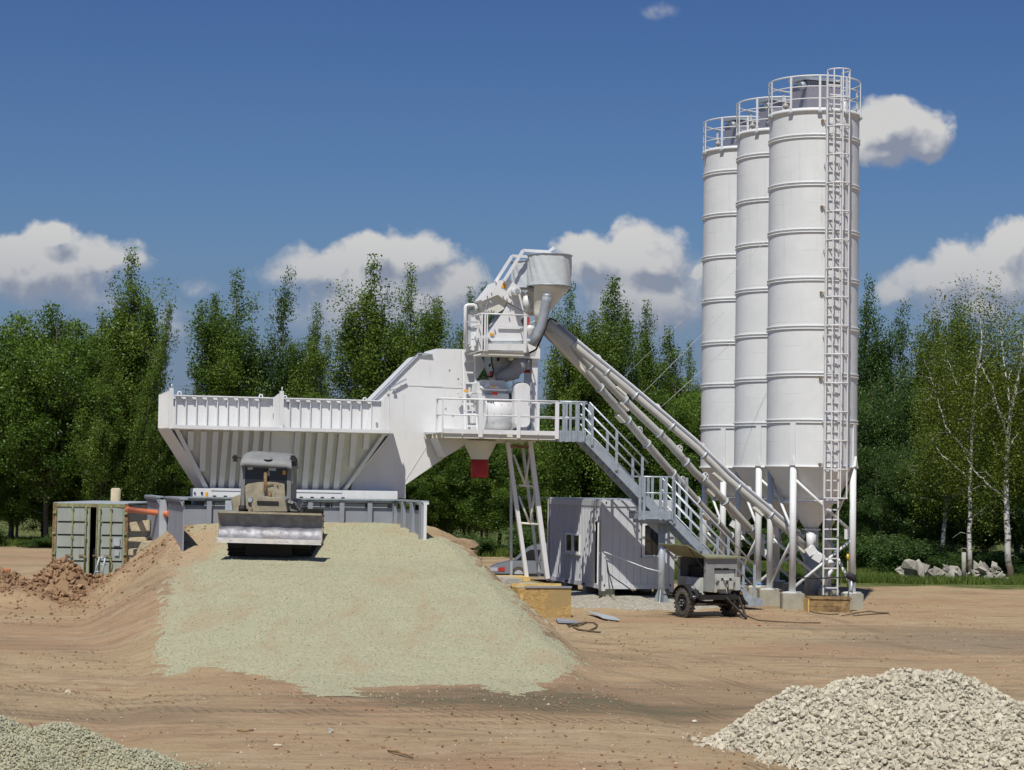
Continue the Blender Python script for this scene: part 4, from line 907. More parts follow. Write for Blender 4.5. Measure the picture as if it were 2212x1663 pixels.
MB().cyl(pb('m', 680, 395, .4), pb('m', 715, 400, .4), .10, n=14).build('red_valve', 'redp', wv)
m_ = MB(); m_.bx(pb('m', 1065, 365, .8), PU*.16, PV*.1, PZ*.05); m_.build('red_bracket', 'redp', wv)
m_ = MB(); m_.bar(pb('m', 1105, 200, .55), pb('m', 1105, 320, .55), .07); m_.bar(pb('m', 1090, 290, .55), pb('m', 1030, 290, .55), .10); m_.build('bracket', 'white', wv)
m_ = MB(); m_.cyl(pb('m', 760, 240, .35), pb('m', 780, 245, .35), .06, n=12); m_.cyl(pb('m', 675, 300, .5), pb('m', 690, 305, .5), .05, n=10); m_.build('fittings', 'black', wv)

# ---------------------------------------------------------------- cement weighers (cloth drums)
def drum(nm, lab, b, xl, xr, yt, yb, cone):
    t = thing(nm, lab, 'filter drum', pb('t', (xl+xr)/2, yb, b))
    cl, cr = pb('t', xl, (yt+yb)/2, b), pb('t', xr, (yt+yb)/2, b); c = (cl+cr)/2; r = (cr-cl).length/2
    z1_, z0_ = pb('t', (xl+xr)/2, yt, b).z, pb('t', (xl+xr)/2, yb, b).z; n_ = 72; vs = []
    rs_ = np.random.RandomState(4)
    prof = [i/14 for i in range(15)]
    for t_ in prof:
        for k in range(n_):
            an = 2*math.pi*k/n_; sh = an*1.0+t_*.5
            rr_ = r*(1-.022*math.sin(sh*11+1.6*math.sin(sh*3))*math.sin(math.pi*t_)**.6-.035*max(0, math.sin(sh*5+1.0+t_))**5*math.sin(math.pi*t_)**.5)
            vs.append(Vector((c.x+rr_*math.cos(an), c.y+rr_*math.sin(an), z0_+(z1_-z0_)*t_)))
    fs = [(i*n_+k, i*n_+(k+1) % n_, (i+1)*n_+(k+1) % n_, (i+1)*n_+k) for i in range(14) for k in range(n_)]
    m_ = MB(); m_.add(vs, fs, True); m_.build('cloth', 'cloth', t)
    for z, rad in ((z1_, r+.01), (z0_, r+.01)): m_ = MB(); m_.ring((c.x, c.y, z), rad, .022, 56); m_.build('hoop', 'galv', t)
    MB().lathe((c.x, c.y, z1_), [(.001, .05), (r*.97, -.03)], 40).build('lid', 'cloth', t)
    if cone:
        q = pb('t', cone[0], cone[1], b); m_ = MB(); m_.tube([Vector((c.x, c.y, z0_+.02)), Vector((c.x-.01, c.y, z0_-.12)), q, q-PZ*.25], [r*.985, r*.72, .20, .15], 36); m_.build('cone', 'ivory', t)
    return t, c, r, z0_, z1_
d1 = drum('filter_drum', 'large grey cloth filter drum with cone at the top of tower', -.15, 1085, 1522, 162, 482, (1205, 765))
d2 = drum('filter_drum', 'second grey cloth drum half hidden behind the hoist arms', 1.5, 912, 1330, 236, 512, (1130, 700))
m_ = MB(); m_.tube([pb('t', x, y, -.75) for x, y in ((1275, 590), (1270, 640), (1248, 760), (1222, 880), (1180, 985), (1128, 1090))], [.14, .145, .145, .14, .135, .12], 20); m_.build('dust_hose', 'hose', None, 'thick grey flexible hose hanging in front of the filter drum cone', 'hose')
m_ = MB(); m_.cyl(pb('t', 1275, 560, -.75), pb('t', 1275, 598, -.75), .12, n=20); m_.build('hose_collar', 'galv', None, 'grey clamp collar at the top end of the dust hose', 'clamp')
hp2 = thing('tower_pipework', 'small bottle shaped vessel and pipes between tower and hose', 'pipework', pw(1.2, .2, 6.5))
m_ = MB(); m_.tube([pb('t', 1100, y, .2) for y in (885, 895, 930, 990, 1010)], [.05, .15, .15, .06, .04], 18); m_.build('vessel', 'bin', hp2)
m_ = MB(); m_.tube([pb('t', 1100, 870, .2), pb('t', 1130, 860, .1), pb('t', 1180, 830, .0)], .045, 10); m_.build('pipe', 'galv2', hp2)
m_ = MB(); m_.bar(pb('t', 1163, 750, .1), pb('t', 1165, 900, .1), .05); m_.build('stay', 'white', hp2)
MB().prism([pb('t', x, y, -.3) for x, y in ((1190, 640), (1228, 590), (1240, 600), (1210, 660))], PV*.05).build('tag_plate', 'white', hp2)
m_ = MB(); m_.bar(pb('t', 1105, 1060, .3), pb('t', 1103, 1210, .3), .10, .06); m_.bar(pb('t', 1020, 530, .3), pb('t', 1200, 520, .3), .07, .05); m_.build('bracket', 'galv2', hp2)

# ---------------------------------------------------------------- screw conveyors
def screw(lab, pts, r, inspects, motor=True):
    P_ = [p for p in pts]; t = thing('screw_conveyor', lab, 'screw conveyor', P_[-1])
    n_ = len(P_)
    m_ = MB(); m_.tube(P_, r, 16); m_.build('tube', 'screwp', t)
    A, B = P_[0], P_[-1]; L = (B-A).length; d = (B-A).normalized(); side = d.cross(PZ).normalized(); upn = side.cross(d).normalized()
    if upn.z < 0: upn = -upn
    def on(t_):
        s_ = t_*(n_-1); i = min(int(s_), n_-2); return lerp(P_[i], P_[i+1], s_-i)
    for t_ in inspects[0]:
        c = on(t_); m_ = MB(); m_.cyl(c-d*.03, c+d*.03, r+.035, n=20); m_.build('flange', 'galv2', t)
    for t_ in inspects[1]:
        c = on(t_)+upn*(r+.02); m_ = MB(); m_.cyl(c+side*.02, c-side*.02, .13, n=16); m_.build('lug', 'white', t)
        for dx in (-.05, .05): q = c+d*dx-side*.0+upn*.05; m_ = MB(); m_.cyl(q-side*.026, q+side*.026, .026, n=8); m_.build('lug_hole', 'dark', t)
    for t_ in inspects[2]:
        c = on(t_)-upn*(r+.07); m_ = MB(); m_.bx(c, d*.20, side*.09, upn*.035); m_.build('inspection_box', 'ivory', t)
    return t, on, d, upn, side
SX = {1: (9.51, 63.0), 2: (8.88, 66.5), 3: (8.10, 70.1)}
def pathY(pxs, Y0, Y1):
    n_ = len(pxs); return [py_(k, x, y, Y0+(Y1-Y0)*i/(n_-1)) for i, (k, x, y) in enumerate(pxs)]
F1 = ([.10, .2, .29, .42, .53, .66, .78, .88], [.165, .36, .51, .685, .76, .90], [.25, .60, .74, .96])
s1 = screw('topmost pale screw conveyor tube running to the nearest silo', pathY([('a', 95, 85), ('a', 400, 345), ('a', 800, 672), ('a', 1100, 925), ('a', 1450, 1225), ('f', 430, 350), ('f', 760, 625), ('f', 1000, 838), ('f', 1160, 985)], 60.8, 63.0), .115, F1)
# white rail, and a dark tube drawing the shadow line, along the top tube
on, d, upn, side = s1[1:]
m_ = MB(); m_.tube([on(.03+.92*i/10)+upn*.19 for i in range(11)], .035, 8); m_.build('top_rail', 'white', s1[0])
m_ = MB(); m_.tube([on(.03+.9*i/10)+upn*.13+side*.05 for i in range(11)], .05, 8); m_.build('shade_line', 'wall', s1[0])
s2 = screw('middle pale screw conveyor tube running to the second silo', pathY([('a', 60, 110), ('a', 270, 270), ('a', 640, 635), ('a', 840, 835), ('a', 1200, 1180), ('a', 1440, 1455), ('f', 260, 400), ('f', 620, 790), ('f', 690, 880)], 61.2, 66.5), .125, ([.20, .35, .47, .58, .69, .80, .9], [.54, .70, .93], [.36, .76]))
s3 = screw('lowest pale screw conveyor tube running to the farthest silo', pathY([('a', 60, 150), ('a', 430, 520), ('a', 700, 825), ('a', 940, 1120), ('a', 1215, 1440), ('r', 1180, 1220), ('r', 1380, 1430), ('r', 1490, 1545)], 61.6, 70.0), .13, ([.22, .36, .46, .58, .69, .80, .9], [.42, .62], [.33, .74]))
MB().prism([pb('a', x, y, 1.0) for x, y in ((85, 165), (150, 60), (200, 90), (265, 250), (440, 520), (455, 560))], PV*.35).build('screw_head_casing', 'ivory', None, 'pale wedge casing where the three screw tubes meet the tower', 'casing')
m_ = MB(); m_.tube([pb('a', x, y, -.55) for x, y in ((-60, 370), (0, 340), (40, 255), (75, 170), (105, 80), (130, 58), (165, 70), (185, 90))], .03, 8); m_.build('power_cable', 'black', None, 'black cable looping over the top of the screw conveyors', 'cable')
for (lab, p, q) in (('thin steel wire from nearest silo to topmost screw tube', py_('s', 560, 1640, 63.0), py_('a', 780, 600, 61.8)), ('thin steel wire reaching the middle of the screw tubes', py_('a', 1700, 0, 64), py_('a', 955, 745, 62)), ('thin steel wire ending lowest on the topmost tube', py_('a', 1760, 290, 64.5), py_('a', 1120, 870, 62.2)), ):
    if 'nearest' in lab: p = py_('s', 800, 1650, 62.5)
    m_ = MB(); m_.tube([p, q], .007, 5); m_.build('guy_wire', 'cable', None, lab, 'wire')
# ---------------------------------------------------------------- galvanised staircase
st = thing('steel_staircase', 'galvanised steel staircase with landing from the ground to the mixer platform', 'staircase', pw(6, -.6, 0))
SB0, SB1 = -1.0, -.15
def sp(k, x, y, b=SB0): return pb(k, x, y, b)
# walkway piece between the white platform and the first flight
zW = zD-.02
aW0 = aB+.04; aW1 = loc(sp('r', 215, 640))[0]
MB().box(aW0, aW1, SB0, SB0+.02, zW-.22, zW+.12).build('fascia', 'galv', st)
MB().box(aW0, aW1, SB0+.022, SB1+.2, zW-.04, zW).build('walkway_grate', 'galv', st)
MB().box(aW0, aW1, SB1+.2, SB1+.22, zW-.2, zW+.1).build('fascia', 'galv', st)
for x in (1448, 1518, 1582, 1655):
    a = loc(pb('m', x, 850, SB0))[0]; MB().box(a-.035, a+.035, SB0-.05, SB0-.002, zW-.2, zR-.01).build('post', 'galv', st)
for x in (1475, 1600, 1712, 1735):
    a = loc(pb('m', x, 850, SB1+.2))[0]; MB().box(a-.035, a+.035, SB1+.14, SB1+.18, zW, zR-.01).build('post', 'galv', st)
m_ = MB(); m_.tube([pw(aW0+.05, SB0, zR), pw(aW1+.02, SB0, zR)], .03, 8); m_.tube([pw(aW0, SB0, zM), pw(aW1, SB0, zM)], .022, 8); m_.build('walkway_rail', 'galv2', st)
m_ = MB(); m_.tube([pw(aW0+.1, SB1+.16, zR), pw(aW1+.35, SB1+.16, zR)], .028, 8); m_.tube([pw(aW0, SB1+.16, zM), pw(aW1+.35, SB1+.16, zM)], .022, 8); m_.build('walkway_rail', 'galv2', st)
# landing
L0, L1 = loc(sp('r', 655, 1290))[0], loc(sp('r', 925, 1290))[0]
zL = sp('r', 790, 1262).z
MB().box(L0, L1, SB0-.03, SB0, zL-.22, zL+.03).build('fascia', 'galv', st)
MB().box(L0, L1, SB0, SB1+.1, zL-.06, zL-.02).build('landing_grate', 'galv', st)
MB().box(L0, L0+.03, SB0+.01, SB1+.1, zL-.22, zL+.03).build('fascia', 'galv', st)
MB().box(L0+.1, L1-.1, SB0+.1, SB1, zL-.34, zL-.23).build('landing_beam', 'galv', st)
zLR = (sp('r', 665, 970).z+sp('r', 1050, 975).z)/2; zLM = sp('r', 720, 1105).z
for x, b in ((663, SB0), (697, SB0+.0), (835, SB0), (880, SB0), (940, SB0), (765, SB1+.1), (730, SB1+.1), (990, SB1+.1), (1050, SB1+.1)):
    a = loc(pb('r', x, 1100, b))[0]; MB().box(a-.04, a+.04, b-.05, b-.003, zL-.25 if b == SB0 else zL-.2, zLR).build('post', 'galv', st)
m_ = MB(); m_.tube([pw(L0-.02, SB1+.1, zLR), pw(L0-.02, SB0, zLR), pw(L1, SB0, zLR)], .025, 8); m_.tube([pw(L0+.1, SB0-.02, zLM), pw(L1, SB0-.02, zLM)], .022, 8); m_.build('landing_rail', 'galv2', st)
m_ = MB(); m_.tube([pw(L0+.2, SB1+.1, zLR), pw(L1+.45, SB1+.1, zLR)], .025, 8); m_.tube([pw(L0+.2, SB1+.1, zLM), pw(L1+.3, SB1+.1, zLM)], .022, 8); m_.build('landing_rail', 'galv2', st)
# column under the landing
cb = pb('c', 1385, 1038, -.45); cz = zL-.34; g0 = gz(cb.x, cb.y)
m_ = MB(); m_.tube([Vector((cb.x, cb.y, g0)), Vector((cb.x, cb.y, cz))], .105, 24); m_.build('landing_column', 'galv2', st)
m_ = MB(); m_.box(-.17, .17, -.17, .17, g0-.05, g0+.02, F=lambda a, b, z: Vector((cb.x+a, cb.y+b, z))); m_.build('column_plate', 'galv', st)
for k in range(6):
    an = k*math.pi/3+.3; dv = Vector((math.cos(an), math.sin(an), 0)); o_ = Vector((cb.x, cb.y, g0))
    m_ = MB(); m_.prism([o_+dv*.1, o_+dv*.27, o_+dv*.1+PZ*.42], dv.cross(PZ)*.02); m_.build('column_gusset', 'galv', st)
for sgn in (-1, 1):
    m_ = MB(); m_.prism([Vector((cb.x, cb.y, cz-.35))+PU*.1*sgn, Vector((cb.x, cb.y, cz))+PU*.1*sgn, Vector((cb.x, cb.y, cz))+PU*.55*sgn], PV*.02); m_.build('column_bracket', 'galv', st)
# flights
def flight(p0, p1, nst, depth, rail0, rail1, postsx, rt=1.0):
    # p0, p1 upper/lower points of the stringer top edge on the front plane (a, z)
    a0, z0 = p0; a1, z1 = p1; L = math.hypot(a1-a0, z1-z0); da, dz = (a1-a0)/L, (z1-z0)/L; na, nz_ = dz, -da  # towards below
    for b in (SB0, SB1):
        q = [pw(a0, b, z0), pw(a1, b, z1), pw(a1+na*depth, b, z1+nz_*depth), pw(a0+na*depth, b, z0+nz_*depth)]
        MB().prism(q, PV*.025).build('stringer', 'galv', st)
    for i in range(nst):
        t_ = (i+.5)/nst; a = a0+(a1-a0)*t_+na*.08; z = z0+(z1-z0)*t_+nz_*.06
        m_ = MB(); m_.box(a-.13, a+.13, SB0+.028, SB1-.003, z-.035, z); m_.box(a+.105, a+.13, SB0+.028, SB1-.003, z-.07, z+.01); m_.build('tread', 'galv', st)
    for b, off in ((SB0-.02, 0), (SB1+.04, 1)):
        h0, h1 = rail0, rail1
        for f_ in (1.0, .66, .33):
            pA = pw(a0, b, z0+(h0-z0)*f_); pB = pw(a0+(a1-a0)*rt+(.1 if f_ == 1 else 0), b, z0+(z1-z0)*rt+((h0-z0)*(1-rt)+(h1-z1)*rt)*f_-(.12 if f_ == 1 else 0))
            m_ = MB(); m_.tube([pA, pB], .026 if f_ == 1 else .024, 8); m_.build('handrail' if f_ == 1 else 'guard_rail', 'galv2', st)
        for t_ in postsx:
            a = a0+(a1-a0)*t_; z = z0+(z1-z0)*t_; h = (h0-z0)*(1-t_)+(h1-z1)*t_
            MB().box(a-.04, a+.04, b-.03, b+.0, z-.25, z+h-.02).build('post', 'galv', st)
ua, ub_ = loc(sp('r', 240, 612)), loc(sp('r', 848, 1245))
flight((ua[0], ua[2]), (ub_[0], ub_[2]), 12, .27, zR, ub_[2]+1.0, (.04, .37, .72), rt=.76)
la, lb = loc(sp('r', 925, 1268)), loc(sp('f', 560, 1255))
lbot = loc(sp('f', 690, 1450))
flight((la[0], la[2]), (lbot[0], lbot[2]), 13, .24, zLR-.02, lbot[2]+1.02, (.03, .34, .66, .97))
fp = sp('f', 665, 1500)
m_ = MB(); m_.box(lbot[0]-.28, lbot[0]+.12, SB0-.04, SB0+.0, fp.z-.02, lbot[2]+.08); m_.box(lbot[0]-.28, lbot[0]+.12, SB1, SB1+.04, fp.z-.02, lbot[2]+.08); m_.box(lbot[0]-.1, lbot[0]+.25, SB0, SB1, fp.z+.02, fp.z+.2); m_.build('foot', 'galv', st)

# ---------------------------------------------------------------- site cabin
cbn = thing('site_cabin', 'light grey container cabin with corrugated side under the staircase', 'cabin', pw(4.2, 3, .2))
CA0, CB0 = 3.11, .72
aC1 = loc(pb('c', 1495, 700, CB0))[0]; bC1 = CB0+6.0
zc0 = pb('c', 905, 985, CB0).z+.02; zc1 = pb('c', 905, 232, CB0).z
WH = .0
# corner posts
for a in (CA0, aC1-.16):
    for b in (CB0, bC1-.16): MB().box(a, a+.16, b, b+.16, zc0-.06, zc1).build('corner_post', 'cabin', cbn)
for (a0, a1, b0, b1) in ((CA0+.16, aC1-.16, CB0, CB0+.1), (CA0+.16, aC1-.16, bC1-.1, bC1), (CA0, CA0+.1, CB0+.16, bC1-.16), (aC1-.1, aC1, CB0+.16, bC1-.16)):
    MB().box(a0, a1, b0, b1, zc1-.20, zc1-.01).build('roof_beam', 'cabin', cbn); MB().box(a0, a1, b0, b1, zc0, zc0+.14).build('floor_beam', 'cabin', cbn)
MB().box(CA0+.05, aC1-.05, CB0+.05, bC1-.05, zc1-.02, zc1+.015).build('roof', 'galv2', cbn)
MB().box(CA0+.12, aC1-.12, CB0+.12, bC1-.12, zc0+.02, zc0+.12).build('floor', 'dark', cbn)
# front (short) side of vertical panels with a window opening
wx0, wx1 = loc(pb('c', 1232, 600, CB0))[0], loc(pb('c', 1392, 600, CB0))[0]; wz0, wz1 = pb('c', 1300, 715, CB0).z, pb('c', 1300, 432, CB0).z
n_ = 9; pb0, pb1 = CA0+.16, aC1-.16; zlo, zhi = zc0+.14, zc1-.20
for i in range(n_):
    a0, a1 = pb0+(pb1-pb0)*i/n_+.004, pb0+(pb1-pb0)*(i+1)/n_-.004
    segs = [(zlo, zhi)]
    if a1 > wx0+.03 and a0 < wx1-.03: segs = [(zlo, wz0), (wz1, zhi)]
    for z0_, z1_ in segs: MB().box(a0, a1, CB0+.03, CB0+.06, z0_, z1_).build('panel', 'cabin', cbn)
MB().box(pb0, pb1, CB0+.061, CB0+.075, zlo, zhi-.0).build('backing', 'wall', cbn) if False else None
m_ = MB()
m_.box(wx0-.02, wx0+.06, CB0+.0, CB0+.09, wz0, wz1); m_.box(wx1-.06, wx1+.02, CB0, CB0+.09, wz0, wz1); m_.box(wx0+.06, wx1-.06, CB0, CB0+.09, wz0, wz0+.07); m_.box(wx0+.06, wx1-.06, CB0, CB0+.09, wz1-.05, wz1)
fr = m_.build('window', 'strap', cbn); MB().box(wx0+.06, wx1-.06, CB0+.05, CB0+.06, wz0+.07, wz1-.05).build('pane', 'glass', fr)
MB().box(wx0-.06, wx1+.06, CB0-.05, CB0+.03, wz0-.04, wz0-.003).build('window_sill', 'cabin', cbn)
# long corrugated side, plane a = CA0
def lb_(k, x, y): return loc(pa(k, x, y, CA0))
db0, db1 = lb_('c', 873, 650)[1], lb_('c', 822, 650)[1]; dz1 = lb_('c', 845, 418)[2]
w0, w1 = lb_('c', 700, 600)[1], lb_('c', 582, 600)[1]; wz0, wz1 = lb_('c', 640, 678)[2], lb_('c', 640, 512)[2]
bb = CB0+.16; rib = .16
while bb < bC1-.16-rib*.5:
    e_ = min(bb+rib, bC1-.16)
    segs = [(zlo, zhi)]
    if e_ > db0 and bb < db1: segs = [(dz1, zhi)]
    elif e_ > w0+.02 and bb < w1-.02: segs = [(zlo, wz0), (wz1, zhi)]
    for z0_, z1_ in segs:
        m_ = MB(); h_ = (e_-bb)
        m_.prism([pw(CA0+.01, bb+h_*.10, z0_), pw(CA0+.01, bb+h_*.5, z0_), pw(CA0+.06, bb+h_*.60, z0_), pw(CA0+.06, bb+h_, z0_), pw(CA0+.075, bb+h_, z0_), pw(CA0+.075, bb, z0_), pw(CA0+.06, bb, z0_)], PZ*(z1_-z0_)); m_.build('corrugation', 'cabin', cbn)
    bb += rib
wm = (w0+w1)/2
for (c0_, c1_) in ((w0, wm-.03), (wm+.03, w1)):
    m_ = MB(); m_.box(CA0-.01, CA0+.05, c0_, c0_+.07, wz0, wz1); m_.box(CA0-.01, CA0+.05, c1_-.07, c1_, wz0, wz1); m_.box(CA0-.01, CA0+.05, c0_+.07, c1_-.07, wz0, wz0+.06); m_.box(CA0-.01, CA0+.05, c0_+.07, c1_-.07, wz1-.06, wz1)
    fr = m_.build('window', 'strap', cbn); MB().box(CA0+.02, CA0+.03, c0_+.07, c1_-.07, wz0+.06, wz1-.06).build('pane', 'glass', fr)
MB().box(CA0-.04, CA0+.02, w0-.05, w1+.05, wz0-.05, wz0-.004).build('window_sill', 'ivory', cbn)
m_ = MB(); m_.box(CA0, CA0+.04, db0-.05, db0, zlo, dz1+.04); m_.box(CA0, CA0+.04, db1, db1+.05, zlo, dz1+.04); m_.box(CA0, CA0+.04, db0, db1, dz1, dz1+.05); m_.build('door_frame', 'ivory', cbn)
def DF(a, b, z): return pw(CA0-.02, db0-.02, 0)+PU*(-.36*a-b)+PV*(-.93*a)+PZ*z
dr = MB().box(0, .60, 0, .04, zlo+.02, dz1, F=DF).build('door', 'strap', cbn)
MB().box(.48, .56, -.05, 0, zlo+.95, zlo+1.0, F=DF).build('handle', 'galv', dr)
MB().box(aC1-.08, aC1-.05, CB0+.16, bC1-.16, zlo, zhi).build('rear_wall', 'cabin', cbn)
MB().box(CA0+.16, aC1-.16, bC1-.06, bC1-.03, zlo, zhi).build('end_wall', 'cabin', cbn)
for x, y in ((590, 893), (735, 922)): q = lb_('c', x, y); MB().box(CA0-.004, CA0+.0, q[1]-.14, q[1]+.14, zc0+.03, zc0+.10).build('fork_pocket', 'dark', cbn)
for x, y in ((1460, 950), (908, 950), (925, 258)): q = pb('c', x, y, CB0); MB().bx(q-PV*.002, PU*.02, PV*.004, PZ*.035).build('corner_hole', 'dark', cbn)
for b in (CB0+.3, CB0+2.0, CB0+4.2, bC1-.4):
    for a in (CA0+.1, aC1-.5): q = pw(a, b, 0); MB().box(a, a+.4, b-.2, b+.2, gz(q.x, q.y)-.1, zc0-.004).build('footing_block', 'conc', cbn)
m_ = MB(); m_.tube([pb('c', 905, 668, CB0-.1), pb('c', 960, 690, CB0-.12), pb('c', 1020, 712, CB0-.15), pb('c', 1190, 778, CB0-.5), pb('c', 1270, 808, -.60), pb('c', 1385, 836, -.57)], .014, 6); m_.build('barrier_tape', 'strap', None, 'thin white tape strung from the cabin corner to the stair column', 'tape')
for lab, pts in (('black cable hanging straight down from the cabin corner', ((928, 750), (940, 820), (965, 920), (992, 1018))), ('black cable sloping right from cabin corner to the gravel', ((930, 760), (935, 840), (1000, 895), (1075, 945), (1152, 1004)))):
    P_ = [pb('c', x, y, CB0-.15-.25*i) for i, (x, y) in enumerate(pts)]; m_ = MB(); m_.tube(P_, .018, 6); m_.build('cable', 'black', None, lab, 'cable')
m_ = MB(); m_.tube([pw(CA0+.05, CB0+5.9, zc1-.02), pa('c', 240, 212, 1.2)], .02, 6); m_.build('overhead_pole', 'wall', None, 'thin grey pole reaching left from the cabin roof past trestle', 'pole')

# ---------------------------------------------------------------- silos
SR = 1.42; TH = R(-32)
cx1, cy1 = SX[1]
def zs(y, Y=63.0, x=1755): return at(x, y, Y).z
Zrim, Zring = zs(1008, 61.7), zs(1008, 61.7)
ztop = at(1760, 240, 61.6).z
zb1 = [at(1722, y, 61.65).z for y in (293, 396, 497, 602, 706, 808, 909)]
sil = thing('cement_silo', 'nearest tall white cement silo with caged ladder on its right side', 'silo', (cx1, cy1, .38), 'white cement silos')
C1 = Vector((cx1, cy1, 0))
def cyl_pt(an, r, z): return C1+Vector((math.cos(an)*r, math.sin(an)*r, z))
lev = [Zring]+zb1[::-1]+[ztop]
for i in range(len(lev)-1): MB().lathe(C1, [(SR, lev[i]), (SR, lev[i+1])], 72).build('shell_section', 'silo', sil)
for z in zb1:
    m_ = MB()
    for dz in (-.045, .045): m_.lathe(C1, [(SR-.02, z+dz-.018), (SR+.035, z+dz-.018), (SR+.035, z+dz+.018), (SR-.02, z+dz+.018)], 72)
    m_.build('flange_ring', 'silo', sil)
MB().lathe(C1, [(SR, Zring-.03), (SR+.05, Zring-.03), (SR+.05, Zring+.03), (SR, Zring+.03)], 72).build('base_ring', 'white', sil)
MB().lathe(C1, [(0.01, ztop-.03), (SR+.02, ztop-.06), (SR+.02, ztop+.0), (.01, ztop+.06)], 72).build('roof', 'silo', sil)
MB().lathe(C1, [(SR+.0, ztop-.02), (SR+.05, ztop-.02), (SR+.05, ztop+.11), (SR+.03, ztop+.11)], 72).build('toe_board', 'silo', sil)
zcn = at(1752, 1142, 63).z
MB().lathe(C1, [(SR-.01, Zring-.02), (.20, zcn)], 60).build('cone', 'silo', sil)
MB().lathe(C1, [(.30, zcn), (.30, zcn-.05), (.17, zcn-.05), (.17, zcn-.18), (.24, zcn-.18), (.24, zcn-.22), (.12, zcn-.25), (.12, zcn-.5), (.2, zcn-.5), (.2, zcn-.56)], 28).build('outlet_valve', 'white', sil)
m_ = MB(); c = C1+PZ*(zcn-.12); m_.cyl(c-PU*.3, c+PU*.25, .03, n=10); m_.cyl(c-PV*.35+PZ*.05, c-PV*.35-PZ*.45, .03, n=8); m_.cyl(c-PV*.33-PU*.25, c-PV*.33+PU*.15, .025, n=8); m_.build('valve_lever', 'galv', sil)
# legs
zfoot = .40; LA = [TH+k*math.pi/2 for k in range(4)]   # radial angle
lp = []
for an in LA:
    p = cyl_pt(an, SR-.02, 0); lp.append(p)
    m_ = MB(); m_.tube([p+PZ*zfoot, p+PZ*(Zring-.03)], .105, 20); m_.build('leg', 'silo', sil)
    m_ = MB(); dv = Vector((math.cos(an), math.sin(an), 0)); m_.bx(p+PZ*(zfoot-.015), dv*.22, dv.cross(PZ)*.22, PZ*.018); m_.build('foot_plate', 'white', sil)
    m_ = MB(); o_ = cyl_pt(an, SR+.005, 0); m_.bx(o_+PZ*((Zring+zb1[-1])/2), dv*.03, dv.cross(PZ)*.09, PZ*((zb1[-1]-Zring)/2-.02)); m_.build('leg_pad', 'silo', sil)
    m_ = MB(); m_.prism([o_+PZ*(Zring+.03)+dv.cross(PZ)*.10, o_+PZ*(Zring+.03)-dv.cross(PZ)*.10, o_+PZ*(Zring+.35)], dv*.10); m_.build('leg_gusset', 'silo', sil)
zlow, zmid = zfoot+.1, 2.25
for i in range(4):
    p, q = lp[i], lp[(i+1) % 4]; mid = (p+q)/2
    m_ = MB(); m_.tube([p+PZ*(Zring-.35), q+PZ*zmid], .045, 8); m_.build('brace', 'silo', sil)
    m_ = MB(); m_.tube([p+PZ*(zlow), q+PZ*(zmid-.2)], .045, 8); m_.build('brace', 'silo', sil)
    m_ = MB(); m_.bx(q+PZ*(zmid-.05)+(p-q).normalized()*.15, (p-q).normalized()*.12, PZ*.16, (p-q).normalized().cross(PZ)*.012); m_.build('brace_plate', 'white', sil)
zbn = at(1700, 1083, 62.4).z
m_ = MB(); m_.lathe(C1, [(.88, zbn-.05), (.92, zbn-.05), (.92, zbn+.05), (.86, zbn+.06)], 48); m_.build('brace_lit_band', 'white', sil)  # white ring stands for a brace bar and a sunlit strip of cone
# rim railing
zr = at(1760, 157, 61.6).z; hr = 1.12
m_ = MB(); m_.ring((cx1, cy1, ztop+hr), SR+.03, .028, 64); m_.build('top_rail', 'silo', sil)
for f_ in (.36, .70): m_ = MB(); m_.ring((cx1, cy1, ztop+hr*f_), SR+.03, .018, 64); m_.build('mid_rail', 'silo', sil)
for k in range(10):
    an = R(-78+36*k-14); p = cyl_pt(an, SR+.055, 0); dv = Vector((math.cos(an), math.sin(an), 0))
    m_ = MB(); m_.bx(p+PZ*(ztop+hr/2-.03), dv*.012, dv.cross(PZ)*.035, PZ*(hr/2)); m_.build('post', 'silo', sil)
    m_ = MB(); m_.bx(p+PZ*(ztop-.03), dv*.05, dv.cross(PZ)*.07, PZ*.03); m_.build('post_foot', 'galv', sil)
# filter box on top
fb = C1+Vector((.12, .30, 0)); fu = Vector((math.cos(R(20)), math.sin(R(20)), 0)); fv = Vector((-fu.y, fu.x, 0))
m_ = MB(); m_.bx(fb+PZ*(ztop+.60), fu*.62, fv*.5, PZ*.58); m_.build('filter_box', 'purple', sil)
m_ = MB()
for i in range(-6, 7): m_.bx(fb+fu*(i*.094)-fv*.505+PZ*(ztop+.58), fu*.024, fv*.012, PZ*.54)
m_.build('box_ribs', 'purple', sil)
m_ = MB(); tp = [fb+fu*sx_*.72+fv*sy_*.6+PZ*(ztop+1.19+(.0 if sx_ > 0 else .0)+(.10 if sy_ > 0 else 0)) for sx_, sy_ in ((-1, -1), (1, -1), (1, 1), (-1, 1))]; m_.prism(tp, PZ*.10); m_.build('box_roof', 'galv', sil)
m_ = MB(); q = fb-fu*.62-fv*.40+PZ*(ztop+1.05); m_.cyl(q, q-fu*.2-PZ*.05, .11, .13, n=16); m_.build('fan_cowl', 'galv', sil)
q = C1+Vector((-.95, -.25, ztop)); m_ = MB(); m_.cyl(q, q+PZ*.55, .035, n=10); m_.cyl(q+PZ*.18, q+PZ*.22, .10, n=14); m_.cyl(q+PZ*.30, q+PZ*.42, .09, n=14); m_.build('relief_valve', 'steel_b', sil)
q = C1+Vector((.9, -.4, ztop)); m_ = MB(); m_.cyl(q, q+PZ*.6, .03, n=10); m_.build('level_probe', 'silo', sil)
for k, z in enumerate((at(1590, 300, 66).z,)):
    pass
others = []
nlab = {2: 'middle white cement silo in the row, partly behind the nearest', 3: 'farthest white cement silo at the left end of the row'}
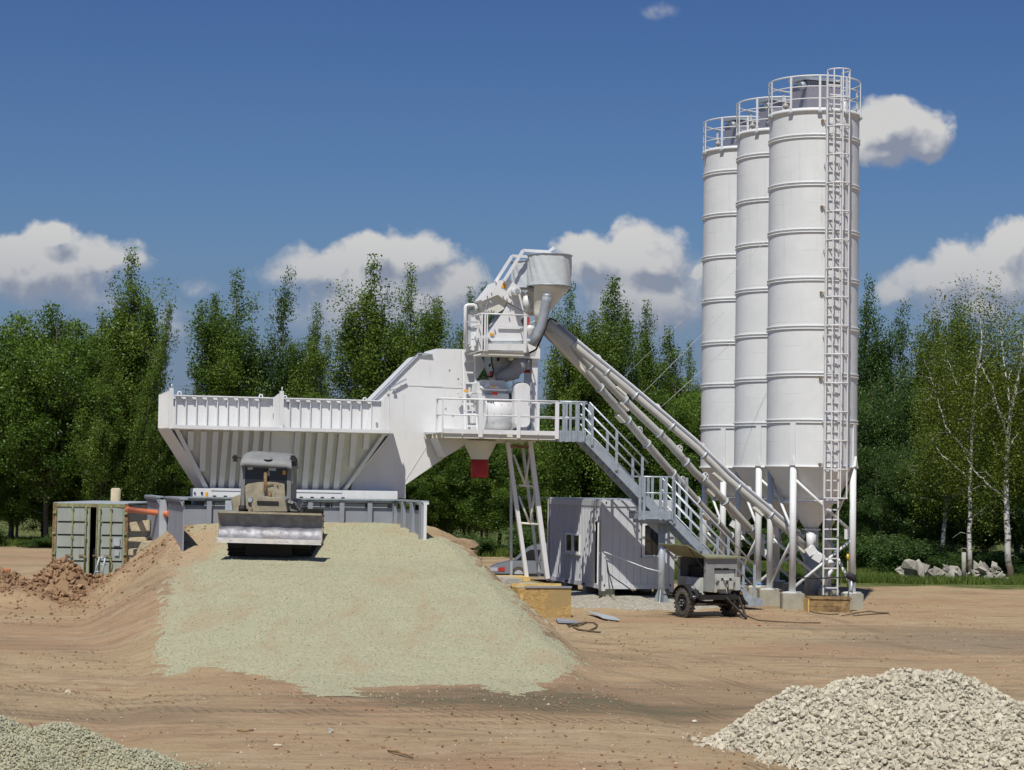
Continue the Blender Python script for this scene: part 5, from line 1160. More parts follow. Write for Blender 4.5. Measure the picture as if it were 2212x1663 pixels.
for i in (2, 3):
    c = copy_tree(sil); c['label'] = nlab[i]; c.location = (SX[i][0], SX[i][1], .38); others.append(c)
# filling pipe marks and rusty brackets only on the nearest silo
for y in (262, 448, 633, 818, 1003):
    an = R(-88.5); z = at(1779, y, 61.65).z; p = cyl_pt(an, SR, z); dv = Vector((math.cos(an), math.sin(an), 0))
    m_ = MB(); m_.bx(p, dv*.08, dv.cross(PZ)*.03, PZ*.04); m_.bx(p+dv*.05, dv*.02, dv.cross(PZ)*.05, PZ*.02); m_.build('rusty_bracket', 'rust', sil)
# caged ladder on the nearest silo
LAN = R(-76.5); ln = Vector((math.cos(LAN), math.sin(LAN), 0)); lt = Vector((-ln.y, ln.x, 0))
lad = thing('caged_ladder', 'white caged ladder running up the right side of nearest silo', 'ladder', cyl_pt(LAN, SR+.20, .38))
lb0, ltp = .34, ztop+1.08; zcage = at(1795, 1076, 61.5).z
for s_ in (-.235, .235):
    m_ = MB(); p = cyl_pt(LAN, SR+.18, 0)+lt*s_; m_.bx(p+PZ*((lb0+ltp)/2), ln*.03, lt*.018, PZ*((ltp-lb0)/2)); m_.build('stile', 'white', lad)
rg = None; z = lb0+.22; base_p = cyl_pt(LAN, SR+.18, 0)
i = 0
while z < ltp-.15:
    if rg is None: rg = MB().bx(base_p+PZ*z, lt*.215, ln*.018, PZ*.02).build('rung', 'white', lad); z00 = z
    else: dup(rg, (0, 0, z-z00), lad)
    z += .30
hoop = None; z = zcage; hst = (ltp+.10-zcage)/round((ltp+.10-zcage)/.9)
def hooppts(z): return [base_p+lt*(-.235)+ln*.02+PZ*z]+[base_p+lt*(-.36*math.cos(a_))+ln*(.36+.36*math.sin(a_))+PZ*z for a_ in [math.pi*j/10 for j in range(11)]]+[base_p+lt*.235+ln*.02+PZ*z]
while z < ltp+.15:
    if hoop is None: m_ = MB(); m_.tube(hooppts(z), .022, 6); hoop = m_.build('cage_hoop', 'white', lad); z00 = z
    else: dup(hoop, (0, 0, z-z00), lad)
    z += hst
for a_ in (.0, .25, .5, .75, 1.0):
    an = math.pi*a_; p = base_p+lt*(-.36*math.cos(an))+ln*(.36+.36*math.sin(an)); m_ = MB(); m_.bx(p+PZ*((zcage+ltp+.1)/2), lt*.018, ln*.012, PZ*((ltp+.1-zcage)/2)); m_.build('cage_strap', 'white', lad)
for y in (262, 355, 448, 540, 633, 725, 818, 910, 1003):
    z = at(1800, y, 61.5).z
    for s_ in (-.235, .235): m_ = MB(); m_.bx(base_p+lt*s_-ln*.08+PZ*z, ln*.09, lt*.012, PZ*.03); m_.build('standoff', 'white', lad)
# gate on top of the nearest silo
m_ = MB(); p = cyl_pt(LAN+.45, SR+.03, ztop); 
for zz_2 in (.55, 1.0): m_.bar(p+PZ*zz_2, p+PZ*zz_2-lt*.45, .04, .04, PZ)
m_.bar(p+PZ*.1, p+PZ*1.25, .05); m_.build('access_gate', 'white', lad)

# foundation blocks
def on_ground(x, y): return gz(x, y)
blk = [('grey concrete block under the front left leg of nearest silo', lp[3], .34), ('grey concrete block under the right leg of nearest silo', lp[0], .30), ('grey concrete block under the left leg of nearest silo', lp[2], .36), ('concrete block under the rear leg of the nearest silo', lp[1], .32)]
for lab, p, h in blk:
    m_ = MB(); m_.box(p.x-h, p.x+h, p.y-.34, p.y+.34, gz(p.x, p.y)-.15, .368, F=lambda a, b, z: Vector((a, b, z))); m_.build('foundation_block', 'conc', None, lab, 'concrete block', bev=.015)
for i, nm in ((2, 'middle'), (3, 'farthest')):
    for j, wh in ((3, 'front left'), (2, 'left'), (0, 'right'), (1, 'rear')):
        p = lp[j]+Vector((SX[i][0]-cx1, SX[i][1]-cy1, 0))
        m_ = MB(); m_.box(p.x-.33, p.x+.33, p.y-.33, p.y+.33, gz(p.x, p.y)-.15, .368, F=lambda a, b, z: Vector((a, b, z))); m_.build('foundation_block', 'conc', None, 'concrete block under the %s leg of the %s silo' % (wh, nm), 'concrete block', bev=.015)
# pit boards between the blocks, timber box under the ladder
tb = thing('timber_box', 'old timber box with planks under the foot of silo ladder', 'wooden box', at(1800, 1312, 60.7))
q0, q1 = at(1747, 1314, 60.6), at(1836, 1314, 60.6); zt = .30; zb__ = gz(q0.x, q0.y)-.05
for k in range(2):
    MB().box(q0.x, q1.x, 60.55, 60.60, zb__+(zt-zb__-.05)*k/2+.01, zb__+(zt-zb__-.05)*(k+1)/2, F=lambda a, b, z: Vector((a, b, z))).build('side_board', 'wood', tb)
for k in range(4):
    MB().box(q0.x-.02, q1.x+.05, 60.52+.21*k, 60.52+.21*k+.195, zt-.04, zt+.012*(k % 2), F=lambda a, b, z: Vector((a, b, z))).build('top_plank', 'wood', tb)
MB().box(q0.x-.04, q0.x+.0, 60.5, 61.4, zb__, zt-.045, F=lambda a, b, z: Vector((a, b, z))).build('end_board', 'plank', tb)
# feeder motor of the top screw beside the ladder
mt = thing('screw_drive', 'white gear motor and inlet at the foot of topmost screw conveyor', 'motor', at(1770, 1235, 62.6))
P_ = [py_('f', x, y, 62.6) for x, y in ((1150, 985), (1240, 1045), (1330, 1085))]
m_ = MB(); m_.tube(P_, [.15, .13, .10], 16); m_.build('gear_case', 'white', mt)
m_ = MB(); m_.tube([py_('f', 1310, 1080, 62.6), py_('f', 1390, 1140, 62.6)], .13, 18); m_.build('motor', 'white', mt)
m_ = MB(); m_.bx(py_('f', 1240, 1060, 62.4), Vector((.12, 0, -.07)), Vector((0, .1, 0)), Vector((.06, 0, .11))); m_.build('terminal_box', 'white', mt)
m_ = MB(); m_.tube([py_('f', 1180, 840, 62.7), py_('f', 1180, 980, 62.7)], .13, 16); m_.bx(py_('f', 1185, 1000, 62.5), Vector((.13, 0, .08)), Vector((0, .12, 0)), Vector((-.07, 0, .1))); m_.build('inlet', 'white', mt)
m_ = MB(); m_.tube([py_('f', 1385, 1150, 62.6), py_('f', 1330, 1230, 62.6), py_('f', 1310, 1320, 62.6)], .07, 10); m_.build('prop', 'white', mt)
for k, (x, y, Y) in enumerate(((500, 640, 69.8), (735, 870, 66.5))):
    nm = ('farthest', 'middle')[k]
    m_ = MB(); m_.tube([py_('f', x+0, y-20, Y), py_('f', x-5, y+110, Y)], [.15, .09], 14); m_.bx(py_('f', x, y+130, Y), Vector((.16, 0, -.10)), Vector((0, .12, 0)), Vector((.06, 0, .10))); m_.build('screw_inlet', 'white', None, 'white screw inlet under the cone of the %s silo' % nm, 'inlet')
# compressed air vessel cylinder standing behind the legs, black valve, yellow post, blue pipe end
q = at(1755, 1260, 64.5); m_ = MB(); m_.tube([Vector((q.x, q.y, gz(q.x, q.y))), Vector((q.x, q.y, 1.6)), Vector((q.x, q.y, 1.72))], [.26, .26, .12], 20); m_.build('air_tank', 'galv', None, 'grey upright air tank in the shade under nearest silo', 'tank')
q = py_('f', 1540, 1250, 61.0); bv = thing('leg_coupling', 'black rubber boot over a pipe coupling by the right silo leg', 'coupling', q)
m_ = MB(); m_.tube([q+Vector((-.12, 0, .02)), q+Vector((-.03, 0, .08)), q+Vector((.08, 0, .03)), q+Vector((.12, 0, -.12))], [.07, .12, .12, .09], 12); m_.build('boot', 'black', bv)
m_ = MB(); m_.tube([q+Vector((.05, 0, -.05)), q+Vector((.03, 0, -.32)), q+Vector((.0, 0, -.42))], [.07, .05, .09], 10); m_.build('pipe', 'galv', bv)
m_ = MB(); m_.tube([q+Vector((-.1, 0, .03)), py_('f', 1300, 1248, 61.2), py_('f', 1040, 1245, 61.4)], .022, 8); m_.build('hose', 'black', bv)
yp = thing('marker_post', 'thin post with yellow top beside the right silo leg', 'post', py_('f', 1517, 1240, 61.6))
m_ = MB(); m_.tube([py_('f', 1517, 1345, 61.6), py_('f', 1517, 1080, 61.6)], .022, 8); m_.build('rod', 'mossy', yp)
m_ = MB(); m_.tube([py_('f', 1517, 1082, 61.6), py_('f', 1517, 1030, 61.6)], .035, 10); m_.build('cap', 'yellow', yp)
m_ = MB(); m_.tube([py_('f', 695, 1303, 61.2), py_('f', 742, 1303, 61.2)], .028, 8); m_.build('blue_pipe', 'blue', None, 'short bright blue pipe end lying on a concrete block by the stairs', 'pipe')
# ---------------------------------------------------------------- compressor trailer
TF = R(27); tu = Vector((math.cos(TF), math.sin(TF), 0)); tv = Vector((-math.sin(TF), math.cos(TF), 0))
tg = gnd('k', 530, 1530); TO = Vector((tg.x, tg.y, gz(tg.x, tg.y)))
def tl_(a, b, z): return TO+tu*a+tv*b+PZ*z
KS = 8.315*1.15732*FOC/TO.y   # zoomed pixels per metre
def kp(x, y, b):   # point of the trailer plane at depth b
    d = ray(*zz('k', x, y)); o = (CO-TO).dot(tv); p = CO+d*((b-o)/d.dot(tv)); q = p-TO; return q.dot(tu), p.z-TO.z
tr = thing('compressor_trailer', 'old grey compressor trailer with raised lid parked before the stairs', 'trailer', TO)
def wheel(a, b, parent, rad=.42, w=.20):
    c = tl_(a, b, rad)
    def prof_ring(pr, n=32):
        vs = []; 
        for r_, x_ in pr:
            for k in range(n): an = 2*math.pi*k/n; vs.append(c+tu*x_+(tv*math.cos(an)+PZ*math.sin(an))*r_)
        fs = [(i*n+k, i*n+(k+1) % n, (i+1)*n+(k+1) % n, (i+1)*n+k) for i in range(len(pr)-1) for k in range(n)]
        return vs, fs
    wh = MB(); vs, fs = prof_ring([(.25, -w/2+.01), (.34, -w/2-.01), (rad-.03, -w/2+.01), (rad, -w/2+.045), (rad, w/2-.045), (rad-.03, w/2-.01), (.34, w/2+.01), (.25, w/2-.01)]); wh.add(vs, fs, True)
    for k in range(22):
        an = 2*math.pi*k/22; n_ = tv*math.cos(an)+PZ*math.sin(an); tt = -tv*math.sin(an)+PZ*math.cos(an)
        for s_ in (-1, 1): wh.bx(c+n_*(rad-.004)+tu*s_*.055+tt*s_*.03, tu*.045, tt*.028, n_*.018)
    w_ = wh.build('wheel', 'tyre', parent)
    rm = MB(); vs, fs = prof_ring([(.245, -w/2+.012), (.225, -w/2+.03), (.215, -.02), (.13, -.045), (.10, -.09), (.001, -.10)]); rm.add(vs, fs, True); vs, fs = prof_ring([(.245, w/2-.012), (.22, .03), (.001, .03)]); rm.add(vs, fs, True)
    rm.build('rim', 'chass', w_)
    for k in range(6):
        an = 2*math.pi*k/6; q = c+(tv*math.cos(an)+PZ*math.sin(an))*.085-tu*.095; MB().cyl(q, q-tu*.03, .014, n=6).build('wheel_nut', 'galv', w_)
    return w_
TW = 1.62
wheel(.1, .0, tr); wheel(TW, .0, tr)
MB().cyl(tl_(.2, 0, .42), tl_(TW-.1, 0, .42), .04, n=12).build('axle', 'chass', tr)
MB().box(.16, TW-.15, -.05, .05, .33, .37, F=tl_).build('axle_beam', 'rust', tr)
for a in (.30, TW-.36): MB().box(a, a+.08, -.6, 1.15, .52, .68, F=tl_).build('chassis_rail', 'chass', tr)
for b in (-.62, .3, 1.1): MB().box(.22, TW-.12, b, b+.08, .53, .66, F=tl_).build('cross_member', 'chass', tr)
for a in (.34, TW-.32):
    for s_ in range(3): m_ = MB(); m_.bar(tl_(a, -.45+.06*s_, .50-.025*s_), tl_(a, .45-.06*s_, .50-.025*s_), .07, .02, tu); m_.build('leaf_spring', 'chass', tr)
for (a0, a1) in ((-.02, .28), (TW-.14, TW+.14)):
    m_ = MB()
    for i in range(8):
        t0, t1 = R(15+150*i/8), R(15+150*(i+1)/8); m_.hexa([tl_(a0, .52*math.cos(t0), .42+.50*math.sin(t0)), tl_(a1, .52*math.cos(t0), .42+.50*math.sin(t0)), tl_(a1, .52*math.cos(t1), .42+.50*math.sin(t1)), tl_(a0, .52*math.cos(t1), .42+.50*math.sin(t1)),
                tl_(a0, .54*math.cos(t0), .42+.52*math.sin(t0)), tl_(a1, .54*math.cos(t0), .42+.52*math.sin(t0)), tl_(a1, .54*math.cos(t1), .42+.52*math.sin(t1)), tl_(a0, .54*math.cos(t1), .42+.52*math.sin(t1))])
    m_.build('mudguard', 'chass', tr)
# body: front face between k x 1035..1690, y 300..980
BF = -.45
A0, zt0 = kp(1045, 300, BF); A1, _ = kp(1688, 300, BF); zl_ = kp(1200, 985, BF)[1]
zl_ = max(zl_, .69)
ox0, ozt = kp(1213, 525, BF); ox1, _ = kp(1640, 525, BF)
MB().box(A0, ox0, BF, BF+.03, zl_, zt0, F=tl_).build('front_panel', 'trail', tr)
MB().box(ox0, A1, BF, BF+.03, ozt, zt0, F=tl_).build('front_panel', 'trail', tr)
MB().box(ox1+.03, A1, BF, BF+.03, zl_, ozt, F=tl_).build('front_panel', 'trail', tr)
MB().box(A0+.9, A0+.93, BF+.02, 2.2, zl_, zt0, F=tl_).build('side_panel', 'trail', tr) if False else None
BL2 = 1.05
MB().box(A1-.03, A1, BF+.03, BL2, zl_, zt0, F=tl_).build('side_panel', 'trail', tr)
MB().box(A0, A1, BL2, BL2+.03, zl_, zt0, F=tl_).build('rear_panel', 'trail', tr)
MB().box(A0, A0+.03, BF+.03, BL2, zl_, zl_+.38, F=tl_).build('side_panel', 'trail', tr)
MB().box(A0, A0+.03, BF+.03, BF+.12, zl_+.38, zt0, F=tl_).build('side_post', 'trail', tr)
MB().box(A0, A0+.03, BL2-.1, BL2, zl_+.38, zt0, F=tl_).build('side_post', 'trail', tr)
MB().box(A0+.03, A1-.03, BF+.2, BL2-.02, zl_-.01, zl_+.02, F=tl_).build('floor', 'chass', tr)
MB().box(A0+.25, A1-.25, .0, .9, zl_+.02, zt0-.25, F=tl_).build('engine_block', 'chass', tr)
MB().box(A0+.03, A1-.03, BF+.25, BF+.27, zl_+.02, zt0-.02, F=tl_).build('bulkhead', 'dark', tr)
m_ = MB(); m_.prism([tl_(A0-.04, BF-.08, zt0), tl_(A1+.22, BF-.08, zt0), tl_(A1+.22, BL2+.05, zt0+.02), tl_(A0-.04, BL2+.05, zt0+.02)], PZ*.045); m_.build('roof', 'olive', tr)
m_ = MB(); m_.prism([tl_(A0-.05, BF-.05, zt0+.02), tl_(A0-.05, BL2, zt0+.02), tl_(A0-.68, BL2, zt0+.36), tl_(A0-.68, BF-.05, zt0+.36)], PZ*.03); m_.build('raised_lid', 'olive', tr)
for b in (BF+.05, BL2-.1): m_ = MB(); m_.bar(tl_(A0, b, zt0-.35), tl_(A0-.55, b, zt0+.28), .02); m_.build('lid_stay', 'chass', tr)
MB().box(ox0+.002, ox1+.028, BF+.06, BF+.09, zl_, ozt-.03, F=tl_).build('instrument_panel', 'trailer_w', tr)
m_ = MB()
for (x0, x1) in ((1215, 1365), (1385, 1515)):
    q0 = kp(x0, 510, BF-.01); q1 = kp(x1, 510, BF-.01); m_.box(q0[0], q1[0], BF-.006, BF-.001, q0[1]-.015, q0[1]+.015, F=tl_)
m_.build('vent_slots', 'dark', tr)
# tank and instrument boxes in the front opening
c0 = kp(1450, 720, BF+.05); m_ = MB(); m_.lathe(tl_(c0[0], BF+.12, 0), [(.001, .97+.14), (.10, 1.10), (.175, 1.02), (.185, .95), (.185, .70)], 24); m_.build('expansion_tank', 'trailer_w', tr)
for (x0, x1, y0, y1) in ((1322, 1452, 740, 940), (1512, 1610, 740, 940), (1660, 1748, 690, 960), (1290, 1640, 735, 760)):
    q0 = kp(x0, y1, BF-.12); q1 = kp(x1, y0, BF-.12); MB().box(q0[0], q1[0], BF-.12, BF+.02, max(q0[1], .69), q1[1], F=tl_).build('instrument_box', 'trailer_w', tr)
m_ = MB()
for x, y in ((1380, 722), (1548, 722)): q = kp(x, y, BF-.13); m_.box(q[0]-.035, q[0]+.035, BF-.14, BF-.121, q[1]-.02, q[1]+.02, F=tl_)
m_.build('handles', 'dark', tr)
for pts in (((1400, 740), (1445, 830), (1480, 900), (1490, 1010)), ((1470, 760), (1500, 830), (1495, 960), (1510, 1060))):
    m_ = MB(); m_.tube([tl_(kp(x, y, BF-.16)[0], BF-.16, kp(x, y, BF-.16)[1]) for x, y in pts], .012, 6); m_.build('hose', 'black', tr)
# side tank on the left
q0 = kp(790, 800, .0)
m_ = MB(); m_.prism([tl_(A0-.12, BF+.15, .72), tl_(A0-.16, BF+.15, .80), tl_(A0-.05, BF+.15, 1.12), tl_(A0+.0, BF+.15, 1.14), tl_(A0-.001, BF+.15, .70)], tv*.75); m_.build('side_tank', 'trailer_w', tr)
m_ = MB(); m_.bar(tl_(A0-.02, BL2, .70), tl_(A0-.02, BF+.1, .66), .05, .08); m_.build('side_step', 'trailer_w', tr)
m_ = MB(); m_.prism([tl_(.0, -.6, .58), tl_(.05, 1.1, .58), tl_(.3, 1.1, .58), tl_(.3, -.6, .58)], PZ*.03); m_.build('running_board', 'chass', tr)
for x, y, mt_ in ((770, 905, 'galv'), (785, 1110, 'galv'), (1755, 1020, 'rust'), (1810, 900, 'galv')):
    q = kp(x, y, -.5); m_ = MB(); m_.cyl(tl_(q[0], -.55, q[1]), tl_(q[0], -.45, q[1]), .045, n=12); m_.build('lamp', mt_, tr)
# drawbar swung down at the right front
m_ = MB(); m_.bar(tl_(TW-.55, -.62, .60), kpq if False else tl_(TW-.25, -1.25, .04), .05, .06); m_.bar(tl_(TW-.1, -.62, .6), tl_(TW-.25, -1.25, .04), .05, .06); m_.build('drawbar', 'chass', tr)
m_ = MB()
for s_ in range(5): m_.tube([tl_(TW-.15+.05*s_, -.5, .95-.08*s_), tl_(TW+.05+.03*s_, -.52, .75-.06*s_), tl_(TW-.05+.06*s_, -.5, .45-.03*s_)], .02, 6)
m_.build('hanging_hoses', 'black', tr)

# ---------------------------------------------------------------- bulldozer facing us at the ramp head
LX = at(583, 1100, 53).x
DY = 53.0; DZ = gz(LX, DY+1.6)+.02; 
slope = (gz(LX, DY+2.6)-gz(LX, DY+.4))/2.2
def dz_(y): return 0
def LP(k, x, y, Y): return py_(k, x, y, Y)
bd = thing('bulldozer', 'dusty grey crawler bulldozer facing the camera on the gravel ramp', 'bulldozer', (LX, DY+1.6, DZ))
# blade: curved mouldboard
bl0, bl1 = LP('d', 168, 970, 52.4), LP('d', 1628, 1010, 52.4); bz1 = (bl0.z+bl1.z)/2; bz0 = LP('d', 890, 1400, 52.4).z
tilt = (bl1.z-bl0.z)
def bladep(s, t_):   # t_ 0 bottom .. 1 top
    x = bl0.x-.03+(bl1.x-bl0.x+.03)*s; z = bz0+(bz1-bz0)*t_+tilt*(s-.5)
    y = 52.4+.30*(1-(2*t_-1)**2)*.8-.05*(1-t_)*2
    return Vector((x, y, z))
n_, mseg = 16, 12
rsb = np.random.RandomState(9)
vs = []
for j in range(mseg+1):
    for i in range(n_*3+1):
        t_ = j/mseg; s_ = i/(n_*3); q = bladep(s_, t_); q.y += .012*math.sin(s_*31)*math.sin(t_*5)+.006*rsb.randn()*(t_ < .45); vs.append(q)
w_ = n_*3+1; fs = [(j*w_+i, j*w_+i+1, (j+1)*w_+i+1, (j+1)*w_+i) for j in range(mseg) for i in range(w_-1)]
m_ = MB(); m_.add(vs, fs, True); m_.add([v+Vector((0, .05, 0)) for v in vs], fs, True); blade = m_.build('blade', 'steel', bd)
m_ = MB(); m_.hexa([bladep(0, -.0)+Vector((-.02, -.05, -.05)), bladep(1, 0)+Vector((.02, -.05, -.05)), bladep(1, 0)+Vector((.02, .02, -.05)), bladep(0, 0)+Vector((-.02, .02, -.05)), bladep(0, .10)+Vector((-.02, -.03, 0)), bladep(1, .10)+Vector((.02, -.03, 0)), bladep(1, .10)+Vector((.02, .02, 0)), bladep(0, .10)+Vector((-.02, .02, 0))]); m_.build('cutting_edge', 'steel_b', bd)
m_ = MB()
for s_ in (0, 1):
    x = -.025 if s_ == 0 else .0; P_ = [bladep(s_, t_/8)+Vector((x, -.02, 0)) for t_ in range(9)]; P_ += [bladep(s_, 1)+Vector((x, .12, 0)), bladep(s_, .5)+Vector((x, .16, 0)), bladep(s_, 0)+Vector((x, .12, 0))]
    m_.prism(P_, Vector((.025, 0, 0)))
m_.build('blade_cheeks', 'dozer_d', bd)
m_ = MB(); m_.bar(bladep(0, 1), bladep(1, 1), .05, .05, PZ); m_.build('blade_top', 'dozer_d', bd)
m_ = MB(); m_.bar(bladep(.15, .4)+Vector((0, .15, 0)), bladep(.85, .4)+Vector((0, .15, 0)), .2, .14, PZ); m_.build('blade_back_beam', 'chass', bd)
# tracks
TZ = gz(LX, 54.6)
for s_ in (-1, 1):
    cx_ = LX+s_*.86; y0, y1 = 53.0, 56.6; w2 = .24; r_ = .38
    zf, zr_ = gz(cx_, y0+.4)+.02, gz(cx_, y1-.4)+.02
    fC, rC = Vector((cx_, y0+r_, zf+r_)), Vector((cx_, y1-r_, zr_+r_)); dd = (rC-fC).normalized(); nn = Vector((0, -dd.z, dd.y))
    if nn.z < 0: nn = -nn
    loop = []
    for i in range(8): an = math.pi/2+math.pi*i/7; loop.append(fC+(dd*math.cos(an)+nn*math.sin(an))*r_)
    L_ = (rC-fC).length
    for i in range(1, 12): loop.append(fC-nn*r_+dd*L_*i/12)
    for i in range(8): an = -math.pi/2+math.pi*i/7; loop.append(rC+(dd*math.cos(an)+nn*math.sin(an))*r_)
    for i in range(1, 12): loop.append(rC+nn*r_-dd*L_*i/12)
    trk = MB()
    inner = [p+((fC+rC)/2-p).normalized()*.07 for p in loop]; m2 = len(loop)
    V_ = [p+Vector((-w2, 0, 0)) for p in loop]+[p+Vector((w2, 0, 0)) for p in loop]+[p+Vector((-w2, 0, 0)) for p in inner]+[p+Vector((w2, 0, 0)) for p in inner]
    F_ = []
    for i in range(m2):
        j = (i+1) % m2; F_ += [(i, j, m2+j, m2+i), (2*m2+i, 2*m2+j, 3*m2+j, 3*m2+i), (i, j, 2*m2+j, 2*m2+i), (m2+i, m2+j, 3*m2+j, 3*m2+i)]
    trk.add(V_, F_); tk_ = trk.build('track', 'track', bd)
    sh0 = None
    for i in range(0, m2):
        p, q = loop[i], loop[(i+1) % m2]; mid = (p+q)/2; o_ = (mid-(fC+rC)/2); dn = (q-p).normalized(); no = Vector((0, -dn.z, dn.y)); no = no if no.dot(o_) > 0 else -no
        MB().bx(mid+no*.02, Vector((w2+.02, 0, 0)), dn*.012, no*.03).build('grouser', 'track', tk_)
    for c_ in (fC, rC): m_ = MB(); m_.cyl(c_-Vector((.06, 0, 0)), c_+Vector((.06, 0, 0)), r_-.09, n=24); m_.build('sprocket', 'chass', tk_)
    for i in range(5): c_ = fC+dd*L_*(i+.5)/5-nn*(r_-.2); m_ = MB(); m_.cyl(c_-Vector((.08, 0, 0)), c_+Vector((.08, 0, 0)), .12, n=16); m_.build('roller', 'chass', tk_)
    m_ = MB(); m_.bar(fC, rC, .12, .16); m_.build('track_frame', 'chass', tk_)
    m_ = MB(); m_.bar(Vector((cx_+s_*.32, 55.2, zf+.35)), bladep(.5+s_*.36, .25)+Vector((0, .15, 0)), .10, .14); m_.build('push_arm', 'dozer_d', bd)
zB = TZ
m_ = MB(); m_.hexa([Vector((LX-.62, 52.95, gz(LX, 52.95)+.08)), Vector((LX+.62, 52.95, gz(LX, 52.95)+.08)), Vector((LX+.62, 56.5, gz(LX, 56.5)+.2)), Vector((LX-.62, 56.5, gz(LX, 56.5)+.2)), Vector((LX-.62, 52.95, gz(LX, 53)+.8)), Vector((LX+.62, 52.95, gz(LX, 53)+.8)), Vector((LX+.62, 56.5, gz(LX, 56.5)+.9)), Vector((LX-.62, 56.5, gz(LX, 56.5)+.9))]); m_.build('belly_shade_block', 'chass', bd)  # dark underbody block, added to deepen the shade under the blade
# hood
def fr4(pts, Y0, Y1, sh=1.0):   # prism from a front outline going back
    return MB().prism([LP('d', x, y, Y0) for x, y in pts], Vector((0, Y1-Y0, (Y1-Y0)*.05)))
fr4([(640, 965), (645, 790), (760, 762), (1060, 770), (1100, 800), (1130, 965)], 53.5, 53.75).build('radiator_grille', 'dozer_d', bd)
fr4([(650, 980), (655, 800), (770, 772), (1050, 780), (1085, 810), (1110, 980)], 53.76, 55.3).build('hood', 'dozer', bd)
fr4([(700, 850), (700, 812), (1010, 822), (1010, 860)], 53.46, 53.50).build('grille_slot', 'chass', bd)
m_ = MB(); q = LP('d', 600, 800, 53.6); m_.cyl(q+Vector((0, 0, 0)), q+Vector((0, .18, 0)), .075, n=18); hl = m_.build('headlight', 'dozer', bd)
m_ = MB(); m_.cyl(q-Vector((0, .006, 0)), q, .062, n=18); m_.build('lens', 'galv2', hl)
m_ = MB(); m_.bar(LP('d', 600, 830, 53.7), LP('d', 600, 970, 53.7), .09, .06); m_.build('lamp_bracket', 'dozer_d', bd)
for x, y in ((1165, 825), (1200, 835)): q = LP('d', x, y, 53.8); m_ = MB(); m_.cyl(q, q+Vector((0, .1, 0)), .04, n=12); m_.build('headlight', 'steel_b', bd)
m_ = MB(); m_.tube([LP('d', 885, 825, 54.2), LP('d', 885, 675, 54.2)], .042, 14); m_.build('exhaust_stack', 'rust', bd)
m_ = MB(); m_.bx(LP('d', 935, 745, 54.3), Vector((.045, 0, 0)), Vector((0, .05, 0)), Vector((0, 0, .10))); m_.build('air_cleaner', 'dozer_d', bd)
# fender blocks
fr4([(335, 945), (335, 770), (440, 735), (470, 750), (480, 945)], 55.0, 56.8).build('fender', 'dozer_d', bd)
fr4([(245, 945), (250, 815), (335, 815), (350, 945)], 54.7, 54.85).build('step_grating', 'galv2', bd)
fr4([(1120, 960), (1130, 830), (1240, 850), (1285, 965)], 54.9, 56.8).build('fender', 'dozer', bd)
for i in range(3): q = LP('d', 1195+22*i, 850+36*i, 54.6); m_ = MB(); m_.bx(q, Vector((.10, 0, -.03)), Vector((0, .08, 0)), Vector((0, 0, .035))); m_.build('step', 'chass', bd)
m_ = MB(); m_.cyl(LP('d', 445, 930, 54.0), LP('d', 545, 930, 54.0), .10, n=14); m_.build('idler_hub', 'chass', bd)
# cab
cy0, cy1 = 55.0, 56.5
xl, xr = LP('d', 472, 500, cy0).x, LP('d', 1190, 500, cy0).x
zbt, ztp = LP('d', 800, 700, cy0).z, LP('d', 800, 305, cy0).z; z_low = LP('d', 800, 930, cy0).z
for x0, x1, nm in ((xl, xl+.11, 'l'), (xr-.11, xr, 'r')):
    MB().box(x0, x1, cy0, cy0+.09, z_low, ztp, F=lambda a, b, z: Vector((a, b, z))).build('cab_pillar', 'dozer', bd)
    MB().box(x0, x1, cy1-.09, cy1, z_low, ztp, F=lambda a, b, z: Vector((a, b, z))).build('cab_pillar', 'dozer', bd)
B3 = lambda a, b, z: Vector((a, b, z))
xc = LP('d', 830, 500, cy0).x
MB().box(xc-.03, xc+.03, cy0-.01, cy0+.05, zbt-.05, ztp, F=B3).build('centre_pillar', 'dozer', bd)
MB().box(xl+.11, xr-.11, cy0+.0, cy0+.06, ztp-.05, ztp+.0, F=B3).build('window_header', 'chass', bd)
zd = LP('d', 800, 565, cy0).z
pts = [(545, 930), (530, 600), (560, 575), (700, 552), (830, 545), (960, 552), (1075, 575), (1095, 600), (1110, 930)]
fr4(pts, cy0-.22, cy0-.02).build('cowl', 'dozer_d', bd)
MB().box(xl+.11, xc-.03, cy0+.012, cy0+.024, zd-.02, ztp-.05, F=B3).build('windscreen_pane', 'glass', bd)
MB().box(xc+.03, xr-.11, cy0+.012, cy0+.024, zd-.02, ztp-.05, F=B3).build('windscreen_pane', 'glass', bd)
for x0, x1 in ((xl, xl+.03), (xr-.03, xr)):
    MB().box(x0, x1, cy0+.09, cy1-.09, z_low, zd, F=B3).build('cab_side', 'dozer', bd); MB().box(x0+.005, x1-.005, cy0+.09, cy1-.09, zd+.002, ztp, F=B3).build('side_window', 'glass', bd)
MB().box(xl+.11, xr-.11, cy1-.03, cy1, z_low, ztp, F=B3).build('cab_back', 'dozer', bd)
fr4([(560, 345), (600, 328), (648, 330), (640, 365), (575, 368)], cy0-.02, cy0-.01).build('mirror', 'galv2', bd)
fr4([(868, 335), (975, 345), (972, 385), (870, 378)], cy0-.02, cy0-.01).build('document_holder', 'galv2', bd)
fr4([(848, 385), (880, 385), (888, 455), (855, 458)], cy0-.025, cy0-.012).build('wiper_motor', 'trailer_w', bd)
fr4([(1070, 380), (1112, 380), (1112, 440), (1070, 440)], cy0-.02, cy0-.01).build('windscreen_sticker', 'label_o', bd)
